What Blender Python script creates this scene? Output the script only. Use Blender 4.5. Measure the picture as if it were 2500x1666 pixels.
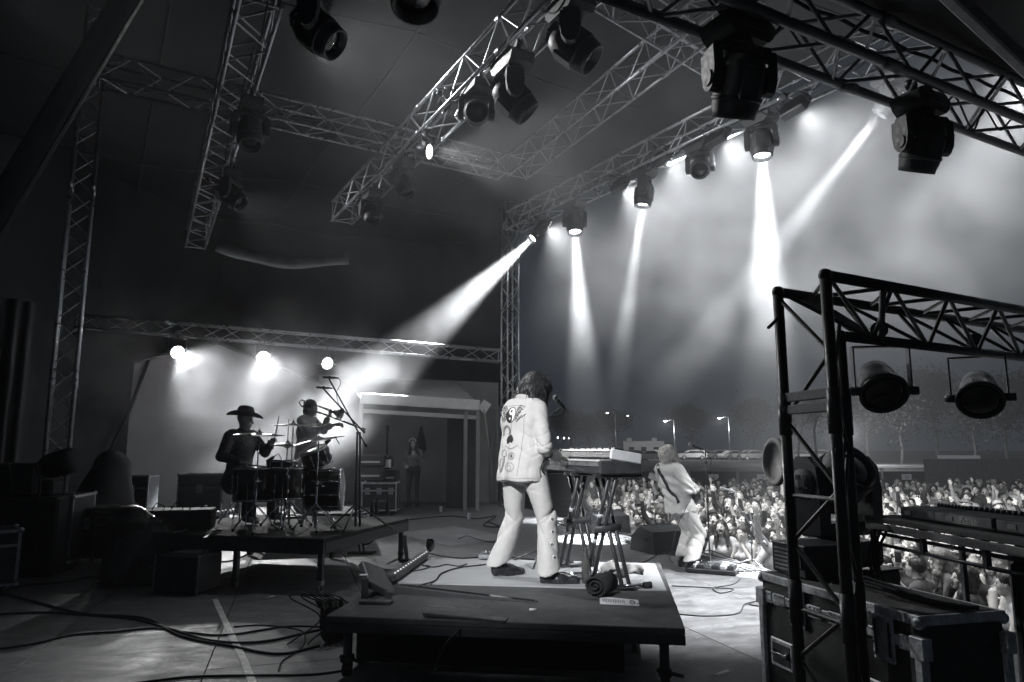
import bpy, math, random
import numpy as np
from mathutils import Vector, Matrix, Quaternion
from mathutils.bvhtree import BVHTree

random.seed(7); np.random.seed(7)
for o in list(bpy.data.objects): bpy.data.objects.remove(o)
SC = bpy.context.scene
COL = SC.collection
R = math.radians
PI = math.pi

# ------------------------------------------------------------------ camera
CAM_Z = 1.45
TH = math.atan(0.153)                      # pitch up
F = 1736.0                                 # focal length in photo pixels (25 mm on 36 mm)
cam = bpy.data.cameras.new('camera'); cam.lens = 25; cam.sensor_width = 36
cam.clip_start = 0.05; cam.clip_end = 1500
camo = bpy.data.objects.new('camera', cam); COL.objects.link(camo)
camo.location = (0, 0, CAM_Z); camo.rotation_euler = (PI/2 + TH, 0, 0)
SC.camera = camo
# ------------------------------------------------------------------ night sky, exposure
W = bpy.data.worlds.new('World'); SC.world = W; W.use_nodes = True
bg = W.node_tree.nodes['Background']
bg.inputs[0].default_value = (0.58, 0.74, 1.0, 1); bg.inputs[1].default_value = 0.03
SC.view_settings.view_transform = 'Standard'; SC.view_settings.look = 'None'
SC.view_settings.exposure = 0.0; SC.view_settings.gamma = 1.0
SC.render.engine = 'CYCLES'
cy = SC.cycles
cy.max_bounces = 3; cy.diffuse_bounces = 1; cy.glossy_bounces = 2; cy.transmission_bounces = 4
cy.transparent_max_bounces = 8; cy.volume_bounces = 0
cy.sample_clamp_indirect = 3.0; cy.caustics_reflective = False; cy.caustics_refractive = False
cy.use_denoising = True
cy.volume_step_rate = 2.0; cy.volume_max_steps = 96
try: cy.denoiser = 'OPENIMAGEDENOISE'
except Exception: pass

# ------------------------------------------------------------------ helpers
def ray(u, v):
    xc = (u-1250)/F; yc = (833-v)/F
    return Vector((xc, math.cos(TH)-yc*math.sin(TH), math.sin(TH)+yc*math.cos(TH)))
def P(u, v, d):                            # point seen at photo pixel (u,v), d metres deep
    return Vector((0, 0, CAM_Z)) + ray(u, v)*d
def PZ(u, v, z):                           # point seen at photo pixel on the level z
    r = ray(u, v); return Vector((0, 0, CAM_Z)) + r*((z-CAM_Z)/r.z)

def tag(o, label=None, cat=None, group=None, kind=None):
    if label: o['label'] = label
    if cat: o['category'] = cat
    if group: o['group'] = group
    if kind: o['kind'] = kind
    return o
def empty(name, loc=(0, 0, 0), rz=0, label=None, cat=None, group=None, parent=None, M=None):
    o = bpy.data.objects.new(name, None); COL.objects.link(o)
    o.empty_display_size = 0.1
    if M is not None: o.matrix_basis = M
    else:
        o.location = loc; o.rotation_euler = (0, 0, rz)
    o.parent = parent
    return tag(o, label, cat, group)
def link(name, me, parent=None, M=None, loc=None):
    o = bpy.data.objects.new(name, me); COL.objects.link(o); o.parent = parent
    if M is not None: o.matrix_basis = M
    if loc is not None: o.location = loc
    return o
def copy_tree(o, parent=None):
    c = o.copy(); COL.objects.link(c); c.parent = parent
    for ch in o.children: copy_tree(ch, c)
    return c
def basis(x, z=Vector((0, 0, 1))):
    """rotation matrix whose X axis is x and whose Z is as near z as possible"""
    x = Vector(x).normalized(); z = Vector(z)
    y = z.cross(x)
    if y.length < 1e-5: y = Vector((0, 1, 0)).cross(x)
    y.normalize(); z = x.cross(y)
    return Matrix((x, y, z)).transposed()
def zbasis(z, up=Vector((0, 0, 1))):
    """rotation matrix whose Z axis is z"""
    z = Vector(z).normalized(); x = Vector(up).cross(z)
    if x.length < 1e-5: x = Vector((1, 0, 0))
    x.normalize(); y = z.cross(x)
    return Matrix((x, y, z)).transposed()
def TR(loc, rot=None):
    m = (rot.to_4x4() if rot is not None else Matrix.Identity(4)); return Matrix.Translation(loc) @ m
def rotz(a): return Matrix.Rotation(a, 3, 'Z')

class MB:
    """collects shapes for one mesh"""
    def __init__(s): s.v = []; s.f = []; s.m = []; s.sm = []
    def add(s, vs, fs, mi=0, smooth=False):
        b = len(s.v); s.v += [tuple(p) for p in vs]
        for f in fs: s.f.append([i+b for i in f]); s.m.append(mi); s.sm.append(smooth)
        return s
    def box(s, c, size, rot=None, b=0.0, mi=0):
        hx, hy, hz = size[0]/2, size[1]/2, size[2]/2; c = Vector(c)
        b = min(b, hx*.9, hy*.9, hz*.9); vs = []; fs = []
        if b <= 0:
            for sx in (-1, 1):
                for sy in (-1, 1):
                    for sz in (-1, 1): vs.append(Vector((sx*hx, sy*hy, sz*hz)))
            fs = [(0,1,3,2),(4,6,7,5),(0,4,5,1),(2,3,7,6),(0,2,6,4),(1,5,7,3)]
        else:
            idx = {}
            for sx in (-1, 1):
                for sy in (-1, 1):
                    for sz in (-1, 1):
                        for ax in range(3):
                            q = [sx*(hx-b), sy*(hy-b), sz*(hz-b)]; q[ax] = (sx*hx, sy*hy, sz*hz)[ax]
                            idx[sx,sy,sz,ax] = len(vs); vs.append(Vector(q))
            for ax in range(3):
                o1, o2 = [(1,2),(2,0),(0,1)][ax]
                for sg in (-1, 1):
                    ring = []
                    for a1, a2 in ((-1,-1),(1,-1),(1,1),(-1,1)):
                        k = [0,0,0]; k[ax] = sg; k[o1] = a1; k[o2] = a2; ring.append(idx[k[0],k[1],k[2],ax])
                    fs.append(ring if sg > 0 else ring[::-1])
                for a1 in (-1, 1):
                    for a2 in (-1, 1):
                        k1 = [0,0,0]; k1[o1] = a1; k1[o2] = a2; k1[ax] = -1; k2 = list(k1); k2[ax] = 1
                        q = [idx[k1[0],k1[1],k1[2],o1], idx[k2[0],k2[1],k2[2],o1], idx[k2[0],k2[1],k2[2],o2], idx[k1[0],k1[1],k1[2],o2]]
                        fs.append(q if a1*a2 < 0 else q[::-1])
            for sx in (-1, 1):
                for sy in (-1, 1):
                    for sz in (-1, 1):
                        q = [idx[sx,sy,sz,0], idx[sx,sy,sz,1], idx[sx,sy,sz,2]]
                        fs.append(q if sx*sy*sz > 0 else q[::-1])
        if rot is not None: vs = [rot @ p for p in vs]
        return s.add([p+c for p in vs], fs, mi)
    def cyl(s, p0, p1, r0, r1=None, n=12, caps=True, mi=0, smooth=True):
        p0 = Vector(p0); p1 = Vector(p1); r1 = r0 if r1 is None else r1
        B = zbasis(p1-p0); vs = []
        for p, r in ((p0, r0), (p1, r1)):
            for i in range(n):
                a = 2*PI*i/n; vs.append(p + B @ Vector((r*math.cos(a), r*math.sin(a), 0)))
        fs = [(i, (i+1) % n, n+(i+1) % n, n+i) for i in range(n)]
        s.add(vs, fs, mi, smooth)
        if caps:
            b = len(s.v)-2*n
            s.f.append([b+i for i in range(n)][::-1]); s.m.append(mi); s.sm.append(False)
            s.f.append([b+n+i for i in range(n)]); s.m.append(mi); s.sm.append(False)
        return s
    def lathe(s, prof, n=20, M=None, mi=0, smooth=True):
        """profile of (r, z) turned about Z"""
        vs = []; fs = []; k = len(prof)
        for r, z in prof:
            for i in range(n):
                a = 2*PI*i/n; vs.append(Vector((r*math.cos(a), r*math.sin(a), z)))
        for j in range(k-1):
            for i in range(n):
                fs.append((j*n+i, j*n+(i+1) % n, (j+1)*n+(i+1) % n, (j+1)*n+i))
        if prof[0][0] > 1e-4: fs.append(tuple(range(n))[::-1])
        if prof[-1][0] > 1e-4: fs.append(tuple(range((k-1)*n, k*n)))
        if M is not None: vs = [M @ v for v in vs]
        return s.add(vs, fs, mi, smooth)
    def tube(s, pts, r, n=6, mi=0, closed=False):
        pts = [Vector(p) for p in pts]; k = len(pts); vs = []; fs = []; prev = None
        for i, p in enumerate(pts):
            t = (pts[(i+1) % k]-pts[i-1]) if closed else (pts[min(i+1, k-1)]-pts[max(i-1, 0)])
            if t.length < 1e-7: t = Vector((0, 0, 1))
            t.normalize()
            if prev is None:
                up = Vector((0, 0, 1)) if abs(t.z) < .9 else Vector((1, 0, 0)); x = up.cross(t).normalized()
            else:
                x = prev - t*prev.dot(t)
                x = x.normalized() if x.length > 1e-6 else Vector((1, 0, 0))
            prev = x; y = t.cross(x); rr = r[i] if isinstance(r, (list, tuple)) else r
            for j in range(n):
                a = 2*PI*j/n; vs.append(p + x*(rr*math.cos(a)) + y*(rr*math.sin(a)))
        m = k if closed else k-1
        for i in range(m):
            i2 = (i+1) % k
            for j in range(n): fs.append((i*n+j, i*n+(j+1) % n, i2*n+(j+1) % n, i2*n+j))
        if not closed: fs.append(tuple(range(n))[::-1]); fs.append(tuple(range((k-1)*n, k*n)))
        return s.add(vs, fs, mi, True)
    def ball(s, c, r, n=12, M=None, mi=0):
        c = Vector(c); r = (r, r, r) if not isinstance(r, (list, tuple)) else r
        prof = [(math.sin(PI*j/(n//2)), -math.cos(PI*j/(n//2))) for j in range(n//2+1)]
        prof[0] = (0.0, -1); prof[-1] = (0.0, 1)
        vs = []; fs = []; k = len(prof)
        for a, z in prof:
            for i in range(n):
                t = 2*PI*i/n; q = Vector((a*math.cos(t)*r[0], a*math.sin(t)*r[1], z*r[2]))
                vs.append(c + (M @ q if M is not None else q))
        for j in range(k-1):
            for i in range(n): fs.append((j*n+i, j*n+(i+1) % n, (j+1)*n+(i+1) % n, (j+1)*n+i))
        return s.add(vs, fs, mi, True)
    def prism(s, poly, h0, h1, M=None, mi=0):
        """2-D outline (x,y), extruded from z=h0 to h1"""
        n = len(poly); vs = [Vector((x, y, h0)) for x, y in poly]+[Vector((x, y, h1)) for x, y in poly]
        if M is not None: vs = [M @ v for v in vs]
        fs = [tuple(range(n))[::-1], tuple(range(n, 2*n))]+[(i, (i+1) % n, n+(i+1) % n, n+i) for i in range(n)]
        return s.add(vs, fs, mi)
    def sheet(s, pts, mi=0): return s.add(pts, [tuple(range(len(pts)))], mi)
    def mesh(s, name, mats):
        me = bpy.data.meshes.new(name); me.from_pydata(s.v, [], s.f)
        for m in (mats if isinstance(mats, (list, tuple)) else [mats]): me.materials.append(m)
        me.polygons.foreach_set('material_index', s.m); me.polygons.foreach_set('use_smooth', s.sm)
        me.update(); return me
    def build(s, name, mats, parent=None, M=None, loc=None):
        return link(name, s.mesh(name, mats), parent, M, loc)

# ------------------------------------------------------------------ materials
MATS = {}
def mat(name, g, rough=.6, metal=0.0, var=0.0, vs=6.0, bump=0.0, bs=80.0, cool=.03, spec=.5, emit=0.0, objcol=False, stretch=None, wear=0.0, trans=0.0):
    m = bpy.data.materials.new(name); m.use_nodes = True; nt = m.node_tree; N = nt.nodes; L = nt.links
    b = N['Principled BSDF']
    col = (g*(1-cool), g, g*(1+cool*1.6), 1)
    b.inputs['Base Color'].default_value = col; b.inputs['Roughness'].default_value = rough
    b.inputs['Metallic'].default_value = metal; b.inputs['Specular IOR Level'].default_value = spec
    if trans: b.inputs['Transmission Weight'].default_value = trans
    if emit:
        b.inputs['Emission Color'].default_value = (1, 1, 1, 1); b.inputs['Emission Strength'].default_value = emit
    src = None
    if var or bump or wear or objcol:
        tc = N.new('ShaderNodeTexCoord'); co = tc.outputs['Object']
        if stretch:
            mp = N.new('ShaderNodeMapping'); mp.inputs['Scale'].default_value = stretch; L.new(co, mp.inputs[0]); co = mp.outputs[0]
    if objcol:
        oi = N.new('ShaderNodeObjectInfo'); src = oi.outputs['Color']
    if var:
        nz = N.new('ShaderNodeTexNoise'); nz.inputs['Scale'].default_value = vs; nz.inputs['Detail'].default_value = 6
        nz.inputs['Roughness'].default_value = .65; L.new(co, nz.inputs['Vector'])
        mr = N.new('ShaderNodeMapRange'); mr.inputs[1].default_value = .3; mr.inputs[2].default_value = .7
        mr.inputs[3].default_value = 1-var; mr.inputs[4].default_value = 1+var; L.new(nz.outputs[0], mr.inputs[0])
        mx = N.new('ShaderNodeMix'); mx.data_type = 'RGBA'; mx.blend_type = 'MULTIPLY'; mx.inputs[0].default_value = 1
        mx.inputs[6].default_value = col
        if src: L.new(src, mx.inputs[6])
        L.new(mr.outputs[0], mx.inputs[7]); src = mx.outputs[2]
        m2 = N.new('ShaderNodeMapRange'); m2.inputs[1].default_value = .3; m2.inputs[2].default_value = .7
        m2.inputs[3].default_value = max(.05, rough-.15); m2.inputs[4].default_value = min(1, rough+.15)
        L.new(nz.outputs[0], m2.inputs[0]); L.new(m2.outputs[0], b.inputs['Roughness'])
    if wear:
        w = N.new('ShaderNodeTexNoise'); w.inputs['Scale'].default_value = vs*2.3; w.inputs['Detail'].default_value = 8
        w.inputs['Distortion'].default_value = 1.5; L.new(co, w.inputs['Vector'])
        wr = N.new('ShaderNodeMapRange'); wr.inputs[1].default_value = .58; wr.inputs[2].default_value = .66; wr.inputs[4].default_value = wear
        L.new(w.outputs[0], wr.inputs[0])
        mx = N.new('ShaderNodeMix'); mx.data_type = 'RGBA'; L.new(wr.outputs[0], mx.inputs[0])
        if src: L.new(src, mx.inputs[6])
        else: mx.inputs[6].default_value = col
        mx.inputs[7].default_value = (.35, .36, .37, 1); src = mx.outputs[2]
    if src: L.new(src, b.inputs['Base Color'])
    if bump:
        nb = N.new('ShaderNodeTexNoise'); nb.inputs['Scale'].default_value = bs; nb.inputs['Detail'].default_value = 4
        L.new(co, nb.inputs['Vector'])
        bp = N.new('ShaderNodeBump'); bp.inputs['Strength'].default_value = bump; bp.inputs['Distance'].default_value = .02
        L.new(nb.outputs[0], bp.inputs['Height']); L.new(bp.outputs[0], b.inputs['Normal'])
    m.cycles.emission_sampling = 'NONE'
    MATS[name] = m; return m
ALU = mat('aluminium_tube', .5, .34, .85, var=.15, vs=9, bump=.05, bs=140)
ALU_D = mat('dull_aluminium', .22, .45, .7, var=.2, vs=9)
BLK = mat('black_paint', .05, .65, 0, var=.3, vs=11, bump=.08, bs=160, cool=.06, spec=.25)
BLKM = mat('black_metal', .06, .4, .3, var=.25, vs=14, bump=.05, cool=.06)
RUB = mat('black_rubber', .035, .8, 0, var=.2, vs=20, cool=.06, spec=.25)
PLAS = mat('black_plastic', .055, .5, 0, var=.25, vs=22, bump=.15, bs=400, cool=.06)
CHR = mat('chrome', .75, .12, 1.0, var=.05)
STEEL = mat('worn_steel', .42, .38, .85, var=.35, vs=24, bump=.1, bs=180)
GLASSD = mat('dark_lens', .03, .06, 0, spec=.8, cool=.06)
LENS_ON = mat('lit_lens', .9, .2, emit=60.0, cool=0)
LED_ON = mat('lit_led', .9, .2, emit=14.0, cool=0)
LED_HOT = mat('hot_led', .9, .2, emit=140.0, cool=0)
TARP = mat('black_tarp', .03, .7, 0, var=.35, vs=1.6, bump=.4, bs=5, cool=.06)
WHITE = mat('white_paint', .75, .5, var=.1, vs=15)
PAPER = mat('paper', .8, .8, var=.05, vs=30)

def lamp(name, loc, target, power, angle, blend=.35, radius=.04, parent=None):
    l = bpy.data.lights.new(name, 'SPOT'); l.energy = power; l.spot_size = R(angle); l.spot_blend = blend
    l.shadow_soft_size = radius; l.color = (1, 1, 1)
    o = bpy.data.objects.new(name, l); COL.objects.link(o)
    d = Vector(target)-Vector(loc)
    o.matrix_basis = TR(loc, d.to_track_quat('-Z', 'Y').to_matrix())
    if parent is not None:
        bpy.context.view_layer.update()
        o.parent = parent; o.matrix_parent_inverse = parent.matrix_world.inverted()
    return o
# ================================================================== setting
A_ = Vector((-.485, .875, 0)).normalized()        # along the lighting trusses, upstage to the far tower
B_ = Vector((.875, .485, 0)).normalized()         # from the back wall towards the audience
# stage front edge: a straight line
E0 = PZ(1860, 1388, 0); ED = (PZ(1478, 1291, 0)-E0).normalized(); EN = Vector((ED.y, -ED.x, 0))
GZ = -1.55                                        # level of the field
def edge(t, off=0, z=0): 
    p = E0 + ED*t + EN*off; return Vector((p.x, p.y, z))

# ground: field, bank and car park as one sheet reaching the horizon
def ground_z(y):
    if y < 40: return GZ
    if y < 66: return GZ + 1.5*(.5-.5*math.cos(PI*(y-40)/26))
    return GZ + 1.5
mb = MB(); xs = [-600, -200, -60, -20, 0, 10, 20, 30, 45, 70, 120, 250, 600]
ys = [-200, -20, 5, 15, 25, 35, 40, 43, 46, 49, 52, 55, 58, 61, 64, 66, 80, 110, 160, 300, 900]
vs = [(x, y, ground_z(y) + (.12*math.sin(x*.9+y)*math.cos(y*.7) if 40 < y < 66 else 0)) for y in ys for x in xs]
nx = len(xs)
mb.add(vs, [(j*nx+i, j*nx+i+1, (j+1)*nx+i+1, (j+1)*nx+i) for j in range(len(ys)-1) for i in range(nx-1)])
GRASS = mat('trampled_grass', .1, .9, var=.5, vs=.6, bump=.6, bs=6)
tag(mb.build('ground', GRASS), kind='structure')

# stage deck: plywood panels laid along the stage edge
PLY = mat('stage_ply', .14, .62, var=.6, vs=2.8, bump=.12, bs=40, wear=.35, stretch=(1, 2.2, 1))
sf = empty('stage_floor'); tag(sf, kind='structure')
pw, pl = 1.22, 2.44
me = MB().box((0, 0, -.02), (pw-.006, pl-.006, .04), b=.002).mesh('deck_panel', PLY)
Rs = basis(EN)                                     # x = towards the audience, y = upstage along the edge
n_panel = 0
for i in range(13):
    for j in range(-4, 8):
        off = -(i+.5)*pw; t = (j+.5)*pl + (pl/2 if i % 2 else 0)
        c = edge(t, off)
        if c.y < .2 or c.y > 24 or c.x < -13 or c.x/max(c.y, .5) < -.98: continue
        o = link('deck_panel', me, sf, TR(c, Rs @ rotz(PI*random.randint(0, 1)))); n_panel += 1
mb = MB(); c = edge(4, -8.2, -.3)
mb.box(c, (16.2, 31.0, .5), rot=Rs)
tag(mb.build('stage_base', TARP), kind='structure')
# apron along the stage edge
SKIRT = mat('stage_skirt', .03, .8, var=.3, vs=3, cool=.05, bump=.3, bs=8, stretch=(6, 1, .3))
mb = MB(); mb.box(edge(4, -.02, -.78), (.06, 31, 1.5), rot=Rs)
tag(mb.build('stage_skirt', SKIRT), kind='structure')

# ---- main roof tarp over the stage (open towards the audience)
def sheet_grid(p00, p10, p11, p01, nu, nv, sag, m, name, kind='structure'):
    mb = MB(); vs = []
    for j in range(nv+1):
        for i in range(nu+1):
            a, b = i/nu, j/nv
            p = p00.lerp(p10, a).lerp(p01.lerp(p11, a), b)
            vs.append(p + Vector((0, 0, -sag*(math.sin(PI*((a*4) % 1))*.5+math.sin(PI*((b*3) % 1))*.5))))
    mb.add(vs, [(j*(nu+1)+i, j*(nu+1)+i+1, (j+1)*(nu+1)+i+1, (j+1)*(nu+1)+i) for j in range(nv) for i in range(nu)], 0, True)
    o = mb.build(name, m); tag(o, kind=kind); return o
RT = PZ(2080, 140, 6.6); RF = PZ(1310, 515, 6.6)   # the audience-side truss line
ROOF_Z = 8.7
far = PZ(1290, 528, ROOF_Z) + A_*12; near = PZ(2085, 132, ROOF_Z) - A_*5
far.z = near.z = ROOF_Z
sheet_grid(near, far, far - B_*22 + Vector((0, 0, -.3)), near - B_*22 + Vector((0, 0, -.3)), 24, 18, .12, TARP, 'stage_roof')
SEAMM = mat('roof_seam', .06, .8)
ro_ = bpy.data.objects['stage_roof']
for k in range(1, 7):
    a_, b_ = near.lerp(far, k/7), (near-B_*22).lerp(far-B_*22, k/7); MB().tube([a_.lerp(b_, t)+Vector((0, 0, -.2-.25*math.sin(PI*((t*3) % 1)))) for t in np.linspace(0, 1, 25)], .02, 5).build('seam', SEAMM, ro_)
for k in range(1, 6):
    a_, b_ = near.lerp(near-B_*22, k/6), far.lerp(far-B_*22, k/6); MB().tube([a_.lerp(b_, t)+Vector((0, 0, -.22-.2*math.sin(PI*((t*4) % 1)))) for t in np.linspace(0, 1, 25)], .02, 5).build('seam', SEAMM, ro_)
# side wing canopy over the camera's right
NT0 = PZ(1713, 28, 3.7); NT1 = PZ(2500, 335, 3.7)
w0 = NT0 - B_*1.2; w1 = NT1 + B_*1.5
w0.z = w1.z = 4.06
sheet_grid(w0 - A_*.06, w1 - A_*.06, w1 - A_*4.5 + Vector((0, 0, .25)), w0 - A_*4.5 + Vector((0, 0, .25)), 12, 8, .05, TARP, 'wing_canopy')
mb = MB(); pa, pb = P(2290, -40, 3.0), P(2560, 215, 3.6)
mb.box((pa+pb)/2, ((pb-pa).length*1.25, .05, .09), rot=basis(pb-pa), b=.008)
tag(mb.build('canopy_rafter', mat('galvanised_steel', .3, .5, .5, var=.3, vs=12)), 'grey box-section rafter under the black canopy, top right corner', 'rafter')
# black back drape at far left and behind the drums
DRAPE = mat('black_drape', .035, .85, var=.3, vs=2, bump=.3, bs=10, cool=.05)
def drape(name, p0, p1, z0, z1, amp=.09, n=70, m=DRAPE):
    mb = MB(); d = p1-p0; nrm = Vector((-d.y, d.x, 0)).normalized(); vs = []
    ph = random.random()*6
    for k, z in enumerate((z0, z0*.5+z1*.5, z1)):
        for i in range(n+1):
            s = i/n; w = math.sin(s*n*1.25+ph)*amp*(1-.25*k)+math.sin(s*n*.41+ph*2)*amp*.6
            p = p0.lerp(p1, s)+nrm*w; vs.append((p.x, p.y, z))
    fs = [(k*(n+1)+i, k*(n+1)+i+1, (k+1)*(n+1)+i+1, (k+1)*(n+1)+i) for k in range(2) for i in range(n)]
    mb.add(vs, fs, 0, True); return mb.build(name, m)
d0, d1 = Vector((-11.0, 10.2, 0)), Vector((-8.95, 13.2, 0))
tag(drape('stage_curtain', d0, d1, 0, 4.2), 'black pleated side curtain hanging at the far left of the stage', 'curtain')
# high black back cloth behind the cross truss
b0 = Vector((-13.5, 9.0, 0)); b1 = Vector((-9.0, 21.5, 0)); b2 = Vector((.1, 25.5, 0))
tag(drape('back_cloth', b1, b2, 3.0, 10.5, .05, 60), 'wide black cloth closing off the stage above the white tents', 'curtain')
tag(drape('side_cloth', b0, b1, 0, 9.4, .08, 60), 'tall black cloth behind the left lattice tower', 'curtain')
# thick black diagonal strut, near left
mb = MB(); pa, pb = P(-60, 610, 4.2), P(345, -60, 4.8)
mb.cyl(pa, pb, .085, n=20)
st = empty('roof_strut', pa, label='thick black diagonal strut crossing the top left corner', cat='strut')
o = mb.build('pole', RUB, st, TR(-pa))
mb = MB(); pm = pa.lerp(pb, .42); dd = (pb-pa).normalized()
side = P(20, 600, 4.2)-P(-60, 610, 4.2)
mb.tube([pa.lerp(pb, t)+side.normalized()*(.095+.004*math.sin(t*30)) for t in np.linspace(0, 1, 30)], .006)
mb.build('cable', RUB, st, TR(-pa))

# ================================================================== trusses
UNIT = MB().cyl((0, 0, -.5), (0, 0, .5), 1, n=7, caps=False).mesh('brace', ALU)
UNIT_B = MB().cyl((0, 0, -.5), (0, 0, .5), 1, n=8, caps=False).mesh('brace', BLKM)
def truss(name, label, p0, p1, size=.29, cr=.025, br=.011, bay=None, tri=False, m=ALU, unit=None, group='lattice trusses', up=Vector((0, 0, 1)), couple=2.5, flip=False, cat='truss'):
    p0 = Vector(p0); p1 = Vector(p1); L = (p1-p0).length; bay = bay or size*1.15
    unit = unit or UNIT
    root = empty(name, label=label, cat=cat, group=group, M=TR(p0, basis(p1-p0, up)))
    h = size/2
    if tri: offs = [(-h, h*.86), (h, h*.86), (0, -h*.86)]; faces = [(0, 1), (1, 2), (2, 0)]
    else: offs = [(-h, -h), (h, -h), (h, h), (-h, h)]; faces = [(0, 1), (1, 2), (2, 3), (3, 0)]
    if flip: offs = [(y, -z) for y, z in offs]
    ch = MB().cyl((0, 0, 0), (L, 0, 0), cr, n=12).mesh('chord', m)
    for y, z in offs: link('chord', ch, root, loc=(0, y, z))
    n = max(2, int(round(L/bay))); st = L/n
    for fi, (a, b) in enumerate(faces):
        ya, za = offs[a]; yb, zb = offs[b]
        for i in range(n):
            q0, q1 = ((ya, za), (yb, zb)) if (i+fi) % 2 == 0 else ((yb, zb), (ya, za))
            s0 = Vector((i*st+.02, *q0)); s1 = Vector(((i+1)*st-.02, *q1)); d = s1-s0
            mtx = TR((s0+s1)/2, zbasis(d)) @ Matrix.Diagonal((br, br, d.length, 1))
            link('brace', unit, root, mtx)
    k = int(L/couple)
    if k:
        cm = MB().cyl((-.07, 0, 0), (.07, 0, 0), cr*1.28, n=12).mesh('coupler', m)
        for i in range(1, k+1):
            for y, z in offs: link('coupler', cm, root, loc=(i*couple-.6, y, z))
    for x in (0.03, L-.03):
        for a, b in faces:
            s0 = Vector((x, *offs[a])); s1 = Vector((x, *offs[b])); d = s1-s0
            link('brace', unit, root, TR((s0+s1)/2, zbasis(d)) @ Matrix.Diagonal((br, br, d.length, 1)))
    return root
TZ = 6.15
LM0, LM1 = PZ(1335, 15, TZ), PZ(835, 520, TZ)
LL0, LL1 = PZ(640, -40, TZ), PZ(478, 585, TZ)
LR0, LR1 = PZ(2085, 140, 6.5), PZ(1290, 525, 6.5)
dM = (LM1-LM0).normalized(); dL = (LL1-LL0).normalized(); dR = (LR1-LR0).normalized()
truss('lighting_truss', 'silver lighting truss running from top centre down to mid left', LM0-dM*1.2, LM1, .4, .026, .012)
truss('lighting_truss', 'silver lighting truss hanging at upper left beside the dark floodlights', LL0, LL1, .4, .026, .012)
truss('lighting_truss', 'front lighting truss carrying the lit beam heads at upper right', LR0-dR*.9, LR1+dR*.6, .4, .025, .011)
C0, C1 = PZ(240, 170, 6.7), PZ(1230, 408, 6.7)
truss('cross_truss', 'faint grey cross truss passing behind the two left lighting trusses', C0, C1, .36, .022, .01)
D0, D1 = PZ(1640, 110, 7.0), PZ(1262, 410, 7.0)
truss('roof_truss', 'hazy roof truss between the middle and front lighting trusses', D0-(D1-D0).normalized()*1.5, D1, .4, .022, .01)
D0, D1 = PZ(1470, -30, 7.1), PZ(1790, 175, 7.1)
truss('roof_truss', 'short roof truss crossing behind the large near moving head, top centre', D0, D1, .36, .022, .01)
NS = (NT1-NT0).normalized()
NTO = Vector((0, 0, .145)) - A_*.145*0
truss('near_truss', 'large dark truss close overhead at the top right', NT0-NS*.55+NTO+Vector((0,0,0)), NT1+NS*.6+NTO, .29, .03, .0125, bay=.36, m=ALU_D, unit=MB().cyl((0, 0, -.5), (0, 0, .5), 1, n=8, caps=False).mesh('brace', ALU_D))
BT0, BT1 = P(190, 785, 16.4), P(1222, 870, 18.4)
truss('back_truss', 'low grey truss spanning above the white tents behind the drummer', BT0, BT1, .3, .022, .01, bay=.52)
# towers
def tower(label, base_px, ztop, d, size, m=ALU, cr=.025, br=.011):
    b = P(*base_px, d); b.z = 0 if b.z > -.5 else b.z
    t = Vector((b.x, b.y, ztop))
    return truss('lattice_tower', label, b, t, size, cr, br, m=m, up=Vector((.7, .7, 0)) if size > .34 else A_, group='lattice towers', couple=3, cat='tower')
tower('dark lattice tower standing at the far left of the stage', (137, 1130), 8.3, 10.2, .29)
tower('hazy lattice tower at the far end behind the keyboard player', (1245, 1240), 8.2, 18.4, .34)

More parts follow.
